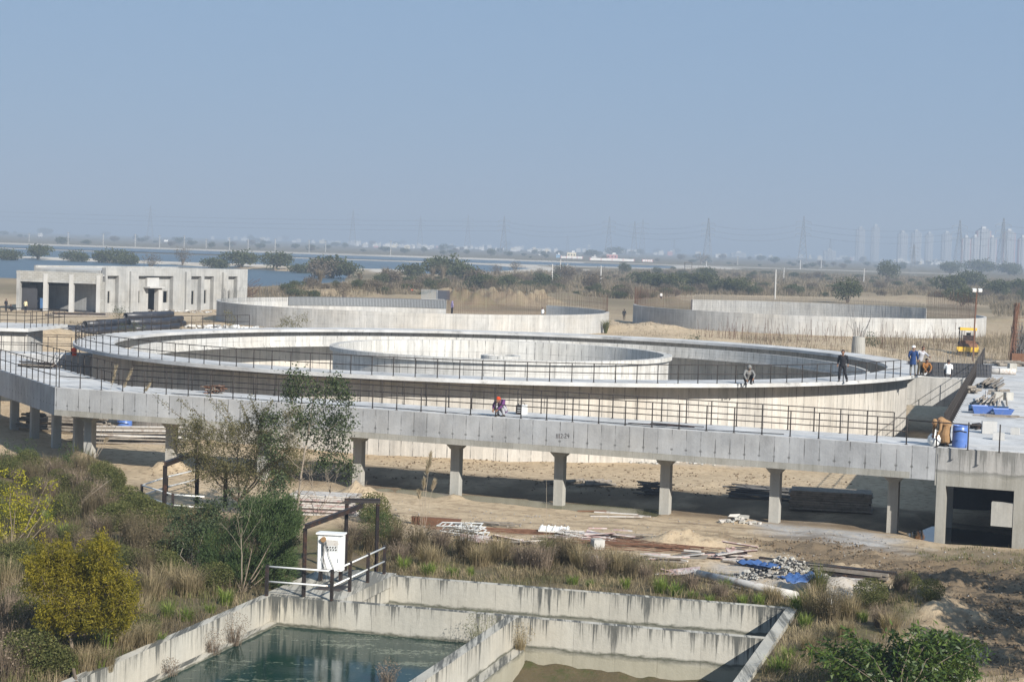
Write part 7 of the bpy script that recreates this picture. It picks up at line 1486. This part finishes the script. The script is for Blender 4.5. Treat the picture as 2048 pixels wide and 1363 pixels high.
for u, vt, Yd, l in ((1007, 432, 1900, 'lattice power pylon above the middle of the plain'), (1217, 433, 2000, 'lattice power pylon above the pink house'), (1268, 442, 2500, 'left one of a close pair of hazy pylons'), (1284, 438, 2300, 'right one of a close pair of hazy pylons'), (1415, 436, 1750, 'lattice power pylon above the white scrub pole'), (1605, 432, 1800, 'lattice power pylon right of centre above the grove'), (1348, 478, 2900, 'small hazy pylon right of the pink house'), (1660, 477, 2900, 'small hazy pylon left of the tower blocks'), (1917, 440, 1700, 'lattice power pylon in front of the tallest towers'), (2004, 436, 1600, 'lattice power pylon at the right edge of the towers'), (1827, 488, 1150, 'short dark lattice mast in the scrub at right'), (705, 420, 2900, 'very faint pylon left of the town'), (840, 432, 3000, 'very faint pylon over the middle town'), (935, 430, 2900, 'very faint pylon left of the central one'), (300, 412, 2900, 'very faint pylon over the left reservoirs'), (1135, 470, 3200, 'small faint pylon over the middle town')):
    b0 = atY(u, horizon(u), Yd); hh = atY(u, vt, Yd)[2]; t = T('power_pylon', l, 'pylon', (b0[0], Yd, 0)); s = hh/46; t.scale = (s, s, s); t.rotation_euler[2] = random.uniform(-.25, .25); link('lattice', PYM[0], t, (0, 0, 0)); link('crossarms', PYM[1], t, (0, 0, 0)); PY.append((b0[0], Yd, hh, u))
seq = [p for p in PY if p[1] < 2100 and p[2] > 26]; seq.sort(); left = (seq[0][0]-900, 2100, seq[0][2]); right = (seq[-1][0]+300, 1550, seq[-1][2])
for a, c in zip([left]+seq, seq+[right]):
    t = T('power_cables', 'sagging power cables %s' % ('left of the central pylon' if a is left else 'right of the last pylon' if c is right else 'between pylons above the %s' % {1007: 'town and the pink house', 1217: 'pink house and the white scrub pole', 1415: 'white scrub pole and the grove', 1605: 'grove and the tallest towers', 1917: 'tall tower blocks at the right edge'}.get(int(a[3]), 'plain')), 'cables', (a[0], a[1], 0))
    for f in (.62, .74, .86):
        for sx in (-6, 6):
            b = MB(); b.tube([(sx*.4+(c[0]-a[0])*k/10, (c[1]-a[1])*k/10+sx*.5, f*(a[2]+(c[2]-a[2])*k/10)-28*(k/10)*(1-k/10)*.8) for k in range(11)], .05, 3, False); b.build('cable', 'rebar_grey', t, loc=(0, 0, 0))
# ================================================================== haze
hz = MB(); hz.box((0, 3450, 60), (9000, 7300, 130)); g = G('haze_air')
pv = g.n('VolumePrincipled'); pv.inputs['Color'].default_value = (.51, .60, .715, 1); pv.inputs['Density'].default_value = 4.8e-4; pv.inputs['Anisotropy'].default_value = 0.
g.t.nodes.remove(g.b); g.l(pv.outputs[0], g.out.inputs['Volume']); o = hz.build('haze', 'haze_air'); tag(o, kind='stuff')
o.display_type = 'WIRE'
